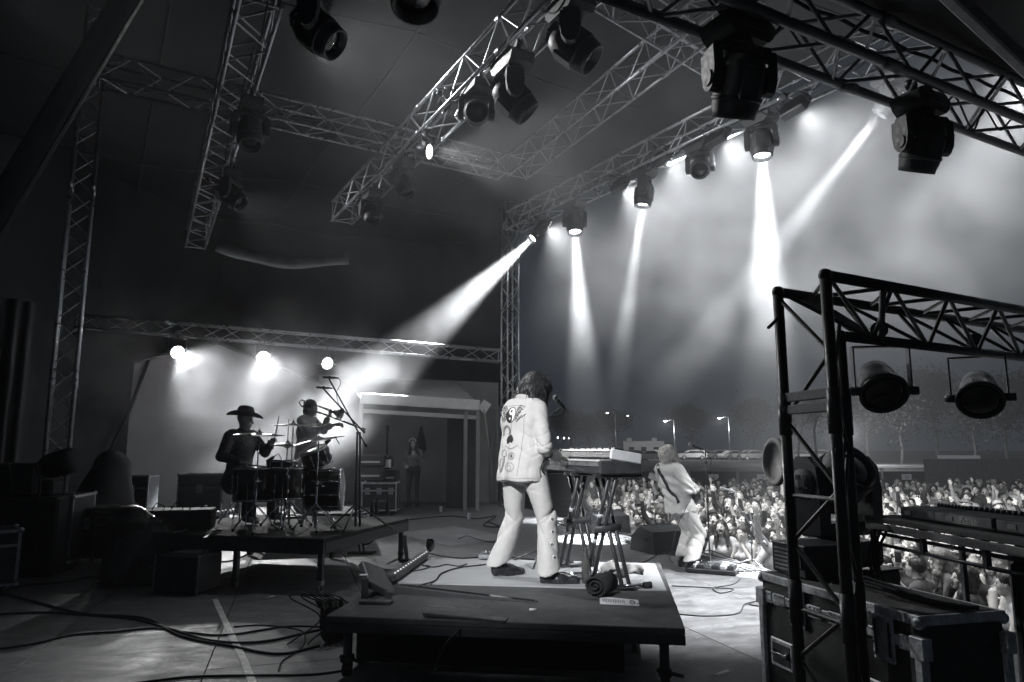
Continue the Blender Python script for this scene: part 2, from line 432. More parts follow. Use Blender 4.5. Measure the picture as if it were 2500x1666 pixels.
# ================================================================== smoke & haze are at the end of the script
# ================================================================== lamps
def mk_mover(s=1.0):
    """meshes of a hanging moving head, unit scale"""
    d = {}
    mb = MB()
    for x in (-.11, .11):
        mb.cyl((x, -.03, .0), (x, .03, .0), .05, n=14); mb.box((x, 0, -.06), (.05, .05, .08), b=.006)
        mb.cyl((x+.03, 0, .035), (x+.09, 0, .05), .011, n=8)
    d['clamp'] = mb.mesh('clamp', BLKM)
    mb = MB()
    mb.prism([(-.2, -.05), (-.15, -.09), (.15, -.09), (.2, -.05), (.235, .03), (.17, .085), (-.17, .085), (-.235, .03)], -.13, .13,
             Matrix.Translation((0, 0, -.17)) @ Matrix.Rotation(PI/2, 4, 'X'))
    mb.box((0, -.135, -.165), (.2, .012, .06), b=.004); mb.cyl((0, 0, -.25), (0, 0, -.29), .1, n=20)
    d['base'] = mb.mesh('base', PLAS)
    mb = MB()
    mb.box((0, 0, -.31), (.44, .16, .06), b=.02)
    for x in (-1, 1):
        mb.prism([(-.085, -.33), (.085, -.33), (.09, -.46), (.075, -.55), (.04, -.6), (0, -.615), (-.04, -.6), (-.075, -.55), (-.09, -.46)], -.035, .035,
                 Matrix.Translation((x*.2, 0, 0)) @ Matrix.Rotation(PI/2, 4, 'Y') @ Matrix.Rotation(PI/2, 4, 'Z'))
        mb.cyl((x*.2, 0, -.52), (x*.245, 0, -.52), .055, n=20)
    d['yoke'] = mb.mesh('yoke', PLAS)
    mb = MB()
    mb.lathe([(0, -.2), (.07, -.195), (.12, -.165), (.152, -.1), (.163, 0), (.163, .08), (.16, .15), (.15, .2), (.144, .24), (.13, .24), (.122, .17), (0, .17)], 36); mb.lathe([(.164, .1), (.17, .105), (.17, .125), (.163, .13)], 36)
    for k in range(-3, 4): mb.box((k*.028, 0, -.2), (.008, .2-.03*abs(k), .06), b=.002)
    mb.box((0, .15, .02), (.14, .03, .2), b=.01); mb.box((0, -.15, .02), (.14, .03, .2), b=.01)
    d['head'] = mb.mesh('head', PLAS)
    mb = MB(); mb.lathe([(0, .2), (.06, .195), (.11, .182), (.121, .172)], 24); d['lens_off'] = mb.mesh('lens', GLASSD)
    mb = MB(); mb.lathe([(0, .2), (.06, .195), (.11, .182), (.121, .172)], 24); d['lens_on'] = mb.mesh('lens', LENS_ON)
    return d
MV = mk_mover()
def mover(label, hang, aim, s=1.0, power=0, angle=12, basedir=None, group='moving head stage lamps', blend=.85, rad=.07):
    hang = Vector(hang); aim = Vector(aim).normalized()
    bd = Vector(basedir) if basedir is not None else A_
    root = empty('moving_head_lamp', label=label, cat='stage lamp', group=group, M=TR(hang, basis(bd)) @ Matrix.Scale(s, 4))
    link('clamp', MV['clamp'], root); link('base', MV['base'], root)
    inv = basis(bd).inverted(); la = inv @ aim
    yaw = math.atan2(la.y, la.x)-PI/2 if abs(la.x)+abs(la.y) > .05 else 0
    link('yoke', MV['yoke'], root, rotz(yaw).to_4x4())
    hm = TR((0, 0, -.52), zbasis(la, rotz(yaw) @ Vector((0, 1, 0)) if abs(la.z) > .95 else Vector((0, 0, 1))))
    h = link('head', MV['head'], root, hm)
    link('lens', MV['lens_on' if power else 'lens_off'], h)
    if power:
        c = hang + Vector((0, 0, -.52*s)) + aim*(.27*s)
        lamp('beam_light', c, c+aim, power, angle, blend, rad, root)
    return root
def mk_flood():
    d = {}
    mb = MB(); mb.box((0, 0, -.06), (.42, .24, .12), b=.015)
    for k in range(-6, 7): mb.box((k*.03, 0, -.135), (.006, .2, .04))
    d['body'] = mb.mesh('housing', PLAS)
    mb = MB(); mb.tube([(-.23, 0, -.06), (-.24, 0, -.2), (-.2, 0, -.26), (.2, 0, -.26), (.24, 0, -.2), (.23, 0, -.06)], .014, 6)
    mb.cyl((0, -.03, -.3), (0, .03, -.3), .04, n=12); d['yoke'] = mb.mesh('yoke', BLKM)
    for k, m in (('on', LED_ON), ('off', GLASSD)):
        mb = MB()
        for i in range(6):
            for j in range(3): mb.lathe([(.022, 0), (.022, .004), (0, .006)], 10, Matrix.Translation((-.16+i*.064, -.065+j*.065, .002)))
        d[k] = mb.mesh('led_cell', m)
    return d
FL = mk_flood()
def flood(label, pos, aim, power=0, angle=110, s=1.0, roll_up=None, group='rectangular floodlights', blend=1.0):
    aim = Vector(aim).normalized(); pos = Vector(pos)
    B = zbasis(aim, roll_up if roll_up is not None else Vector((0, 0, 1)))
    root = empty('flood_lamp', label=label, cat='floodlight', group=group, M=TR(pos, B) @ Matrix.Scale(s, 4))
    link('housing', FL['body'], root); link('yoke', FL['yoke'], root); link('led_cell', FL['on' if power else 'off'], root)
    if power: lamp('wash_light', pos+aim*.03, pos+aim, power, angle, blend, .1, root)
    return root
def mk_par():
    d = {}
    mb = MB(); mb.lathe([(0, -.2), (.05, -.198), (.085, -.17), (.1, -.1), (.112, .0), (.125, .01), (.125, .035), (.112, .035), (.108, .02), (0, .018)], 24)
    d['can'] = mb.mesh('can', BLKM)
    mb = MB()
    for sx in (-1, 1):
        mb.prism([(-.025, -.02), (.025, -.02), (.03, .24), (-.03, .24)], -.004, .004, Matrix.Translation((sx*.14, 0, 0)) @ Matrix.Rotation(PI/2, 4, 'Y') @ Matrix.Rotation(PI/2, 4, 'Z'))
        mb.cyl((sx*.115, 0, 0), (sx*.175, 0, 0), .024, n=12)
    mb.box((0, 0, .24), (.29, .05, .01), b=.002); mb.cyl((0, 0, .24), (0, 0, .3), .013, n=8); mb.cyl((0, -.03, .33), (0, .03, .33), .045, n=14)
    d['yoke'] = mb.mesh('yoke', BLKM)
    for k, m in (('on', LED_HOT), ('dim', LED_ON), ('off', GLASSD)):
        mb = MB(); pts = [(0, 0)]+[(.045*math.cos(t), .045*math.sin(t)) for t in np.arange(6)*PI/3]+[(.086*math.cos(t), .086*math.sin(t)) for t in np.arange(12)*PI/6+.2]
        for x, y in (pts if k != 'off' else pts): mb.lathe([(.0165, 0), (.0165, .004), (0, .009)], 10, Matrix.Translation((x, y, .02)))
        d[k] = mb.mesh('led_cluster', m)
    mb = MB(); mb.lathe([(.11, .022), (.08, .035), (0, .045)], 24); d['glass'] = mb.mesh('lens', GLASSD)
    return d
PR = mk_par()
def par(label, pivot, aim, state='off', power=0, angle=60, s=1.0, yaw=None, group='round par lamps', blend=.6, glass=False, sit=False):
    aim = Vector(aim).normalized(); pivot = Vector(pivot)
    yw = math.atan2(aim.y, aim.x)-PI/2 if yaw is None else yaw
    root = empty('par_lamp', label=label, cat='stage lamp', group=group, M=TR(pivot, rotz(yw)) @ Matrix.Scale(s, 4))
    link('yoke', PR['yoke'], root)
    la = rotz(-yw) @ aim
    c = link('can', PR['can'], root, TR((0, 0, 0), zbasis(la)))
    link('lens' if glass else 'led_cluster', PR['glass'] if glass else PR[state], c)
    if power: lamp('par_light', pivot+aim*.1*s, pivot+aim, power, angle, blend, .08, root)
    return root
def on_truss(u, v, l0, l1):
    """point on a truss line seen nearest to photo pixel column/row"""
    best = None
    for t in np.linspace(-.15, 1.05, 600):
        p = l0.lerp(l1, t); q = p-Vector((0, 0, CAM_Z))
        y = q.y*math.cos(TH)+q.z*math.sin(TH); x = q.x; z = -q.y*math.sin(TH)+q.z*math.cos(TH)
        e = (1250+F*x/y-u)**2+(833-F*z/y-v)**2
        if best is None or e < best[0]: best = (e, p, y)
    return best[1]
DN = Vector((0, 0, -1))
HA = Vector((0, 0, -.1))
# front truss, far to near
def fr(u, v): return on_truss(u, v, LR0, LR1)+HA
BP = 46000
mover('lit beam head second nearest the far tower on the front truss, shining straight down', fr(1415, 500), (.02, -.25, -1), 1.0, BP*1.1, 15, dR)
mover('lit narrow beam head beside the middle floodlight on the front truss', fr(1583, 415), (-.16, .05, -1), 1.0, BP*.75, 10, dR)
mover('unlit moving head on the front truss between two floodlights', fr(1716, 345), (-.3, -.8, -.6), .95, 0, basedir=dR)
mover('brightest beam head on the front truss, shining straight down', fr(1866, 275), (-.06, -.12, -1), 1.0, BP*1.4, 18, dR)
AUD = Vector((.82, .35, -.55))
FP = 1750
flood('lit floodlight on the front truss nearest the far tower', fr(1345, 530)+Vector((0, 0, -.35)), AUD, FP, 150)
flood('lit floodlight beside the narrow beam head on the front truss', fr(1540, 452)+Vector((0, 0, -.25)), AUD, FP, 150)
flood('lit floodlight partly hidden by lattice, right of the front truss middle', fr(1645, 400)+Vector((0, 0, -.1)), AUD, FP, 150)
flood('lit floodlight with two bright cells beside the unlit moving head', fr(1775, 335)+Vector((0, 0, -.2)), AUD, FP, 150)
flood('lit floodlight nearest the camera on the front truss', fr(1965, 245)+Vector((0, 0, -.28)), AUD, FP*.8, 150)
mover('cylindrical lit spot beneath the near truss at right, beam going down left', P(2165, 175, 11.6), P(1890, 560, 12.5)-P(2165, 200, 11.6), 1.0, BP*.9, 11, dR)
mover('lit spot high on the far tower with a long beam going down left', P(1312, 575, 19.0)+Vector((0, 0, .5)), P(965, 945, 17.1)-P(1308, 628, 19), .9, BP*3.6, 18, dR, blend=1.0)
# middle truss
def mr_(u, v): return on_truss(u, v, LM0, LM1)+HA
mover('large unlit moving head nearest the top on the middle truss', mr_(1455, -10)+dM*.1, (.75, -.1, -.65), 1.15, 0, basedir=dM)
mover('unlit moving head hanging lowest on the middle truss, tilted right', mr_(1275, 125), (.7, .1, -.72), 1.15, 0, basedir=dM)
mover('unlit moving head facing the camera on the middle truss', mr_(1170, 195)+Vector((0,0,.1)), (.1, -1, -.35), .95, 0, basedir=dM)
flood('lit floodlight tucked under the middle truss behind the camera-facing head', mr_(1155, 262)+Vector((0, 0, -.05)), (.92, .3, -.35), 380, 90)
par('led par with visible lit diodes on the middle truss', mr_(1056, 318)+Vector((0, 0, -.3)), (.88, -.3, -.2), 'dim', 550, 60)
mover('dim unlit moving head far down the middle truss', mr_(990, 370), (.3, -.2, -.8), .9, 0, basedir=dM)
mover('farthest unlit moving head on the middle truss', mr_(925, 460), (.2, -.4, -.8), .9, 0, basedir=dM)
# left truss
def ml_(u, v): return on_truss(u, v, LL0, LL1)+HA
mover('large black unlit moving head at the top of the left truss', ml_(660, -40)+B_*.55+Vector((0, 0, .35)), (.75, -.05, -.6), 1.2, 0, basedir=dL)
flood('lit floodlight below the large black head on the left truss', P(772, 98, 9.7), (.75, -.4, -.55), 850, 130, .9)
mover('dark unlit moving head halfway along the left truss', ml_(620, 215)+B_*.2, (.2, -.3, -.9), 1.0, 0, basedir=dL)
mover('small dark moving head far along the left truss', ml_(560, 390)+B_*.25, (.7, -.1, -.6), 1.0, 0, basedir=dL)
flood('lit floodlight at the far end of the left truss', ml_(535, 440)+B_*.25+Vector((0,0,-.1)), (.8, .3, -.5), 420, 100, 1.2)
# near truss
def nr(u, v): return on_truss(u, v, NT0, NT1)
mover('huge dark moving head hanging close overhead at right of centre', nr(1800, 60)+Vector((0, 0, .08)), (-.1, .45, -.9), .78, 0, basedir=NS)
mover('huge dark moving head hanging close overhead near the right edge', nr(2245, 235)+Vector((0, 0, .06)), (-.1, .45, -.9), .74, 0, basedir=NS)
mover('black lamp underside peeping in at the top edge', P(1020, -140, 4.6)+Vector((0, 0, .3)), (0, -.2, -1), 1.05, 0, basedir=B_)
# hung out of view over the camera on the same side structure: keys for the keyboard player
k0 = Vector((-2.3, .8, 4.6))
mover('moving head over the stage wing lighting the keyboard player', k0, Vector((.15, 6.0, 1.55))-k0, 1.0, 1900, 30, B_, blend=1.0)
# out of the picture at the near end of the front truss: lights the floor beside the riser
kf = LR0-dR*2.2+Vector((0, 0, -.3)); 
mover('lit head at the near end of the front truss, lighting the floor', kf, Vector((1.95, 7.3, 0.2))-kf, 1.0, 8800, 38, dR, blend=1.0)
q0 = LR0-dR*1.5+Vector((.2, 0, -.4))  # flood added out of view to brighten the near crowd
flood('added unseen floodlight at the near end of the front truss, facing the crowd', q0, (.75, .0, -.68), 2500, 150)
# back pars
def bpar(u, v, d, state, pw, lab, aim=None):
    p = P(u, v, d); par(lab, p, aim or (Vector((-2.9, 10.4, 1.1))-p), state, pw, 36, 1.35)
bpar(433, 860, 16.3, 'on', 1900, 'blazing led par at left in the smoke behind the drummer')
bpar(643, 873, 16.6, 'on', 2100, 'blazing led par at right in the smoke above the horn player')
bpar(798, 887, 16.9, 'dim', 150, 'led par with separate glowing diodes above the overhead microphones', Vector((.9, -1, -.3)))

# loops of cable strung along the trusses
def truss_cable(label, l0, l1, a, b, n, sag, r=.008, z=-.2, side=Vector((0, 0, 0))):
    pts = []; rr = random.Random(n*7)
    for i in range(n+1):
        t = a+(b-a)*i/n; p = l0.lerp(l1, t)+Vector((0, 0, z))+side; pts.append(p)
        if i < n: q = l0.lerp(l1, t+(b-a)*.5/n)+Vector((0, 0, z-sag*rr.uniform(.4, 1.3)))+side*(1+rr.uniform(-.5, 1)); pts.append(q)
    o = MB().tube([p for p in _cat(pts, 6)], r, 6).build('truss_cable', RUB); tag(o, label, 'cable', 'cables strung along trusses')
def _cat(pts, n):
    q = [pts[0]*2-pts[1]]+pts+[pts[-1]*2-pts[-2]]; out = []
    for i in range(1, len(q)-2):
        for k in range(n):
            t = k/n; a, b, c, d = q[i-1], q[i], q[i+1], q[i+2]
            out.append(.5*((2*b)+(-a+c)*t+(2*a-5*b+4*c-d)*t*t+(-a+3*b-3*c+d)*t**3))
    return out+[pts[-1]]
truss_cable('cable looping under the near truss by the left huge head', NT0, NT1, .0, .3, 3, .16, .007, .12)
truss_cable('cable looping under the near truss by the right huge head', NT0, NT1, .62, .95, 3, .2, .007, .1)
truss_cable('cable strung along the middle lighting truss', LM0, LM1, -.1, .95, 11, .18, .01, -.16, Vector((-.12, -.1, 0)))
truss_cable('cable strung along the front lighting truss', LR0, LR1, -.05, .95, 12, .18, .01, -.14, Vector((-.1, -.1, 0)))
truss_cable('cable strung along the left lighting truss', LL0, LL1, 0, .95, 10, .2, .01, -.16, Vector((.12, -.1, 0)))
truss_cable('power cable lying on top of the near truss', NT0, NT1, -.1, 1.1, 8, .02, .012, .31)
# ================================================================== figures: blended implicit shapes meshed with surface nets
def V(*a): return np.array(a, dtype=np.float64)
class Blob:
    def __init__(s, voxel, k=.02): s.vox = voxel; s.k = k; s.p = []; s.cuts = []
    def cap(s, a, b, ra, rb=None, tag=0, k=None, flat=None, neg=False):
        s.p.append(('c', np.array(a, float), np.array(b, float), ra, ra if rb is None else rb, tag, s.k if k is None else k, flat, neg)); return s
    def ell(s, c, r, Rm=None, tag=0, k=None, neg=False):
        s.p.append(('e', np.array(c, float), np.array(r, float), None if Rm is None else np.array(Rm, float), None, tag, s.k if k is None else k, None, neg)); return s
    def cut(s, c, n, lim=None): s.cuts.append((np.array(c, float), np.array(n, float)/np.linalg.norm(n), lim)); return s
    def mesh(s):
        lo = np.full(3, 1e9); hi = -lo; bb = []
        for q in s.p:
            if q[0] == 'c':
                r = max(q[3], q[4]); a = np.minimum(q[1], q[2])-r; b = np.maximum(q[1], q[2])+r
            else:
                r = q[2].max(); a = q[1]-r; b = q[1]+r
            bb.append((a, b))
            if not q[8]: lo = np.minimum(lo, a); hi = np.maximum(hi, b)
        v = s.vox; lo -= 3*v; hi += 3*v
        n = np.ceil((hi-lo)/v).astype(int)+1
        ax = [lo[i]+v*np.arange(n[i]) for i in range(3)]
        Fd = np.full(n, .5, np.float32); Tg = np.zeros(n, np.int16)
        for q, (a, b) in zip(s.p, bb):
            pad = q[6]*1.2+3*v
            sl = tuple(slice(max(0, int((a[i]-pad-lo[i])/v)), min(n[i], int((b[i]+pad-lo[i])/v)+2)) for i in range(3))
            if any(x.stop <= x.start for x in sl): continue
            X, Y, Z = np.meshgrid(*(ax[i][sl[i]] for i in range(3)), indexing='ij', sparse=True)
            if q[0] == 'c':
                A, Bp, ra, rb = q[1], q[2], q[3], q[4]; d = Bp-A; L2 = max(1e-9, d@d)
                h = np.clip(((X-A[0])*d[0]+(Y-A[1])*d[1]+(Z-A[2])*d[2])/L2, 0, 1)
                dx = X-A[0]-h*d[0]; dy = Y-A[1]-h*d[1]; dz = Z-A[2]-h*d[2]; r2 = dx*dx+dy*dy+dz*dz
                if q[7] is not None:
                    fd, fs = q[7]; w = dx*fd[0]+dy*fd[1]+dz*fd[2]; r2 = r2+w*w*(fs*fs-1)
                ds = np.sqrt(r2)-(ra+(rb-ra)*h)
            else:
                dx = X-q[1][0]; dy = Y-q[1][1]; dz = Z-q[1][2]
                if q[3] is not None:
                    M = q[3].T; x2 = M[0, 0]*dx+M[0, 1]*dy+M[0, 2]*dz; y2 = M[1, 0]*dx+M[1, 1]*dy+M[1, 2]*dz; z2 = M[2, 0]*dx+M[2, 1]*dy+M[2, 2]*dz
                    dx, dy, dz = x2, y2, z2
                r = q[2]; ds = (np.sqrt((dx/r[0])**2+(dy/r[1])**2+(dz/r[2])**2)-1)*r.min()
            cur = Fd[sl]; k = q[6]
            if q[8]:
                new = np.maximum(cur, -ds); Tg[sl] = np.where((-ds > cur-.004), q[5], Tg[sl]) if q[5] else Tg[sl]
            else:
                h = np.clip(.5+.5*(cur-ds)/k, 0, 1); new = cur*(1-h)+ds*h-k*h*(1-h)
                Tg[sl] = np.where(ds < cur, q[5], Tg[sl])
            Fd[sl] = new
        for c, nn, lim in s.cuts:                       # cut away the side the normal points to
            X, Y, Z = np.meshgrid(*ax, indexing='ij', sparse=True)
            ds = (X-c[0])*nn[0]+(Y-c[1])*nn[1]+(Z-c[2])*nn[2]
            if lim is not None: ds = np.where((X-lim[0])*lim[1] > 0, ds, -1.0)
            Fd = np.maximum(Fd, ds.astype(np.float32))
        return nets(Fd, Tg, lo, v)
def nets(Fd, Tg, lo, v):
    ins = Fd < 0
    c = [(i, j, k) for i in (0, 1) for j in (0, 1) for k in (0, 1)]
    n = np.array(Fd.shape)-1
    sub = lambda A, o: A[o[0]:o[0]+n[0], o[1]:o[1]+n[1], o[2]:o[2]+n[2]]
    cnt = sum(sub(ins, o).astype(np.int8) for o in c)
    act = (cnt > 0) & (cnt < 8)
    I = np.argwhere(act); N = len(I)
    if N == 0: return np.zeros((0, 3)), [], np.zeros(0, int)
    idx = np.full(act.shape, -1, np.int64); idx[act] = np.arange(N)
    pos = np.zeros((N, 3)); w = np.zeros(N)
    val = {o: Fd[I[:, 0]+o[0], I[:, 1]+o[1], I[:, 2]+o[2]] for o in c}
    for o in c:
        for a in range(3):
            if o[a] == 0:
                o2 = list(o); o2[a] = 1; o2 = tuple(o2); f0, f1 = val[o], val[o2]
                m = (f0 < 0) != (f1 < 0); t = np.where(m, f0/np.where(m, f0-f1, 1), 0)
                for b in range(3):
                    pos[:, b] += np.where(m, (t if b == a else o[b]), 0)
                w += m
    pos = (I+pos/w[:, None])*v+lo
    near = np.stack([val[o] for o in c]).argmin(0)*0
    tg = Tg[I[:, 0], I[:, 1], I[:, 2]]
    # take the tag of the innermost corner
    st = np.stack([val[o] for o in c]); best = st.argmin(0); off = np.array(c)[best]
    tg = Tg[I[:, 0]+off[:, 0], I[:, 1]+off[:, 1], I[:, 2]+off[:, 2]]
    quads = []
    for a in range(3):
        b, d = (a+1) % 3, (a+2) % 3
        sl0 = [slice(None)]*3; sl1 = [slice(None)]*3
        sl0[a] = slice(0, -1); sl1[a] = slice(1, None)
        e0, e1 = ins[tuple(sl0)], ins[tuple(sl1)]
        E = np.argwhere(e0 != e1)
        E = E[(E[:, b] > 0) & (E[:, d] > 0) & (E[:, b] < n[b]) & (E[:, d] < n[d])]
        if not len(E): continue
        def cell(db, dd):
            Q = E.copy(); Q[:, b] -= db; Q[:, d] -= dd; return idx[Q[:, 0], Q[:, 1], Q[:, 2]]
        q = np.stack([cell(1, 1), cell(0, 1), cell(0, 0), cell(1, 0)], 1)
        fl = e0[E[:, 0], E[:, 1], E[:, 2]]
        q = np.where(fl[:, None], q, q[:, ::-1]); q = q[(q >= 0).all(1)]
        quads.append(q)
    return pos, np.concatenate(quads), tg
def relax(pos, quads, it=1, f=.5):
    e = np.concatenate([quads[:, [0, 1]], quads[:, [1, 2]], quads[:, [2, 3]], quads[:, [3, 0]]])
    for _ in range(it):
        s = np.zeros_like(pos); c = np.zeros(len(pos))
        for i, j in ((0, 1), (1, 0)):
            np.add.at(s, e[:, i], pos[e[:, j]]); np.add.at(c, e[:, i], 1)
        pos = pos*(1-f)+f*s/np.maximum(c, 1)[:, None]
    return pos
def vnormals(pos, quads):
    fn = np.cross(pos[quads[:, 2]]-pos[quads[:, 0]], pos[quads[:, 3]]-pos[quads[:, 1]]); nn = np.zeros_like(pos)
    for i in range(4): np.add.at(nn, quads[:, i], fn)
    return nn/np.maximum(np.linalg.norm(nn, axis=1), 1e-9)[:, None]
def np_mesh(name, pos, quads, mats, tg=None, tmap=None):
    me = bpy.data.meshes.new(name); nv, nf = len(pos), len(quads)
    me.vertices.add(nv); me.vertices.foreach_set('co', np.ascontiguousarray(pos, np.float32).ravel())
    me.loops.add(nf*4); me.loops.foreach_set('vertex_index', np.ascontiguousarray(quads, np.int32).ravel())
    me.polygons.add(nf); me.polygons.foreach_set('loop_start', np.arange(0, nf*4, 4, dtype=np.int32))
    for m in mats: me.materials.append(m)
    if tg is not None:
        f = tg[quads]; f = np.sort(f, 1)[:, 2]
        if tmap is not None: f = np.array(tmap)[f]
        me.polygons.foreach_set('material_index', f.astype(np.int32))
    me.polygons.foreach_set('use_smooth', np.ones(nf, bool))
    me.update(calc_edges=True); me.validate(); return me
def wob(pos, fr, seed=0):
    """cheap smooth noise from warped sines"""
    r = np.random.RandomState(seed); o = np.zeros(len(pos))
    for i in range(7):
        d = r.normal(size=3); d /= np.linalg.norm(d); f = fr*(.6+r.rand()*1.2)
        o += np.sin(pos@(d*f)+r.rand()*6.28+1.3*np.sin(pos@(r.normal(size=3)*fr*.4)))
    return o/7

# tags: 0 skin, 1 top, 2 trousers, 3 shoes, 4 hair, 5 eye/mouth dark, 6 lips, 7 eye white
def rot_xyz(pitch=0, yaw=0, roll=0):
    return np.array(Matrix.Rotation(yaw, 3, 'Z') @ Matrix.Rotation(pitch, 3, 'X') @ Matrix.Rotation(roll, 3, 'Y'))
def head_prims(b, c, Rm, s=1.0, mouth=0, lip=True):
    f = lambda x, y, z: c+Rm@(V(x, y, z)*s)
    e = lambda p, r, **k: b.ell(f(*p), V(*r)*s, Rm, **k)
    e((0, -.012, .03), (.074, .092, .088), k=.01)
    e((0, .018, -.03), (.061, .072, .088), k=.03)
    e((0, .05, -.088), (.036, .032, .026), k=.03)
    b.cap(f(0, .085, .012), f(0, .104, -.026), .007*s, .0135*s, k=.012)
    b.cap(f(-.034, .076, .024), f(.034, .076, .024), .0115*s, k=.015)
    for x in (-1, 1):
        e((x*.045, .055, -.03), (.022, .024, .022), k=.02)
        e((x*.031, .1, .002), (.018, .016, .0105), neg=True)
        e((x*.03, .0775, .003), (.013, .0115, .0095), tag=5, k=.002)
        e((x*.076, -.005, -.006), (.011, .019, .031), k=.008)
    if lip: b.cap(f(-.02, .083, -.058), f(.02, .083, -.058), .0085*s, tag=6, k=.006)
    if mouth: e((0, .099, -.06-mouth*.004), (.019, .026, .006+.012*mouth), neg=True, tag=5)
def hand_prims(b, w, d, n, s=1.0, curl=.5, spread=.25, side=1, tag=0, thumb=1):
    """wrist w, finger direction d, palm normal n"""
    d = d/np.linalg.norm(d); n = n-d*(n@d); n = n/np.linalg.norm(n); t = np.cross(d, n)*side
    p = lambda a, c, e: w+(d*a+t*c+n*e)*s
    b.cap(p(.02, 0, 0), p(.075, 0, 0), .036*s, .04*s, tag=tag, k=.012, flat=(n, 1.9))
    for i, (c, L) in enumerate(((.031, .072), (.0105, .082), (-.0105, .077), (-.03, .06))):
        a0 = p(.085, c, 0); dd = d*math.cos(curl*.6)+n*math.sin(curl*.6)+t*(c*spread*8); dd /= np.linalg.norm(dd)
        a1 = a0+dd*L*.5*s; d2 = d*math.cos(curl*1.7)+n*math.sin(curl*1.7)+t*(c*spread*8); d2 /= np.linalg.norm(d2)
        a2 = a1+d2*L*.5*s
        b.cap(a0, a1, .0095*s, .009*s, tag=tag, k=.006); b.cap(a1, a2, .009*s, .0078*s, tag=tag, k=.004)
    a0 = p(.025, .03, .005); a1 = p(.06, .058, .012); a2 = p(.09, .062, .022+.01*curl)
    b.cap(a0, a1, .0135*s, .011*s, tag=tag, k=.01); b.cap(a1, a2, .0108*s, .009*s, tag=tag, k=.004)
def pose(**k):
    J = dict(pel=V(0, 0, .95), che=V(0, .0, 1.26), nec=V(0, .01, 1.47), hd=V(0, .05, 1.62), hp=0, hy=0, hr=0,
             shL=V(-.18, 0, 1.41), elL=V(-.25, .0, 1.13), wrL=V(-.24, .12, .9), hdL=V(0, .3, -1), hnL=V(1, 0, 0),
             shR=V(.18, 0, 1.41), elR=V(.25, .0, 1.13), wrR=V(.24, .12, .9), hdR=V(0, .3, -1), hnR=V(-1, 0, 0),
             hiL=V(-.095, 0, .93), knL=V(-.11, .03, .5), anL=V(-.11, 0, .09), toL=V(-.13, .19, .03),
             hiR=V(.095, 0, .93), knR=V(.11, .03, .5), anR=V(.11, 0, .09), toR=V(.13, .19, .03), curl=.5)
    for a, b in k.items(): J[a] = np.array(b, float) if isinstance(b, (tuple, list)) else b
    return J
def body_prims(b, J, top=0, leg=0, sleeve=0, shoe=0, m=1.0, mouth=0, fem=0, hands=True, ft=1.0):
    """whole body as one blended surface; tags tell skin from cloth. sleeve 0 bare .. 1 upper .. 2 full"""
    Y = (0, 1, 0); fl = lambda s: (V(*Y), s)
    b.cap(J['pel']-V(.06, 0, 0), J['pel']+V(.06, 0, 0), .118*m, tag=leg, k=.05, flat=fl(1.15))
    b.cap(J['pel']+V(0, 0, .06), J['che']-V(0, 0, .06), .125*m-.012*fem, .14*m-.01*fem, tag=top, k=.05, flat=fl(1.3))
    b.cap(J['che']-V(.05, 0, 0), J['che']+V(.05, 0, 0), .125*m, tag=top, k=.05, flat=fl(1.2))
    b.cap(J['shL']+V(.05, 0, .0), J['shR']-V(.05, 0, .0), .075*m, tag=top, k=.05, flat=fl(1.1))
    b.cap((J['shL']+J['shR'])/2, J['nec'], .07, .06, tag=top if top else 0, k=.04)
    b.cap(J['nec']-V(0, 0, .05), J['hd']-V(0, .02, .03), .056, .05, tag=0, k=.02)
    if fem:
        for x in (-1, 1): b.ell(J['che']+V(x*.07, .095, .0), V(.06, .055, .06), tag=top, k=.04)
    head_prims(b, J['hd'], rot_xyz(J['hp'], J['hy'], J['hr']), 1.0, mouth)
    for S, sd in (('L', -1), ('R', 1)):
        sh, el, wr = J['sh'+S], J['el'+S], J['wr'+S]
        b.cap(sh, el, .054*m, .042*m, tag=top if sleeve >= 1 else 0, k=.03)
        b.cap(el, wr, .042*m, .027, tag=top if sleeve >= 2 else 0, k=.02)
        if hands: hand_prims(b, wr, J['hd'+S], J['hn'+S], 1.0, J['curl'], side=sd, spread=J.get('spread', .25))
        else: b.ell(wr+J['hd'+S]/np.linalg.norm(J['hd'+S])*.08, V(.04, .04, .07), k=.02)
        hi, kn, an, to = J['hi'+S], J['kn'+S], J['an'+S], J['to'+S]
        b.cap(hi, kn, .088*m, .058*m, tag=leg, k=.04); b.cap(kn, an, .058*m, .04, tag=leg, k=.03)
        b.cap(an-V(0, 0, .03), to, .038*ft, .028*ft, tag=shoe, k=.02); b.cap(an+V(0, 0, .05), an-V(0, 0, .03), .04*ft, .042*ft, tag=shoe, k=.02)
    return b
SKIN = mat('skin', .52, .5, var=.08, vs=30, cool=-.02, bump=.05, bs=200)
DARK = mat('eye_mouth_dark', .035, .3, cool=0)
LIP = mat('lips', .3, .45, cool=-.02)
HAIR_D = mat('dark_hair', .022, .42, var=.5, vs=60, bump=.5, bs=70, stretch=(1, 1, .12), cool=.05)
HAIR_L = mat('fair_hair', .72, .45, var=.45, vs=60, bump=.5, bs=70, stretch=(1, 1, .12), cool=-.02)
SUIT = mat('cream_suit', .62, .85, var=.07, vs=7, bump=.55, bs=11, cool=0, spec=.2)
LEATH = mat('black_leather', .03, .28, var=.3, vs=25, bump=.12, bs=60, cool=.1)
TATTOO = mat('tattooed_skin', .4, .5, var=.6, vs=45, cool=-.02)
def blob_obj(name, b, mats, parent, tmap=None, sm=0, disp=None, M=None):
    pos, q, tg = b.mesh()
    if sm: pos = relax(pos, q, sm)
    if disp is not None: pos = pos+vnormals(pos, q)*disp(pos)[:, None]
    o = link(name, np_mesh(name, pos, q, mats, tg, tmap), parent, M)
    return o, pos, q
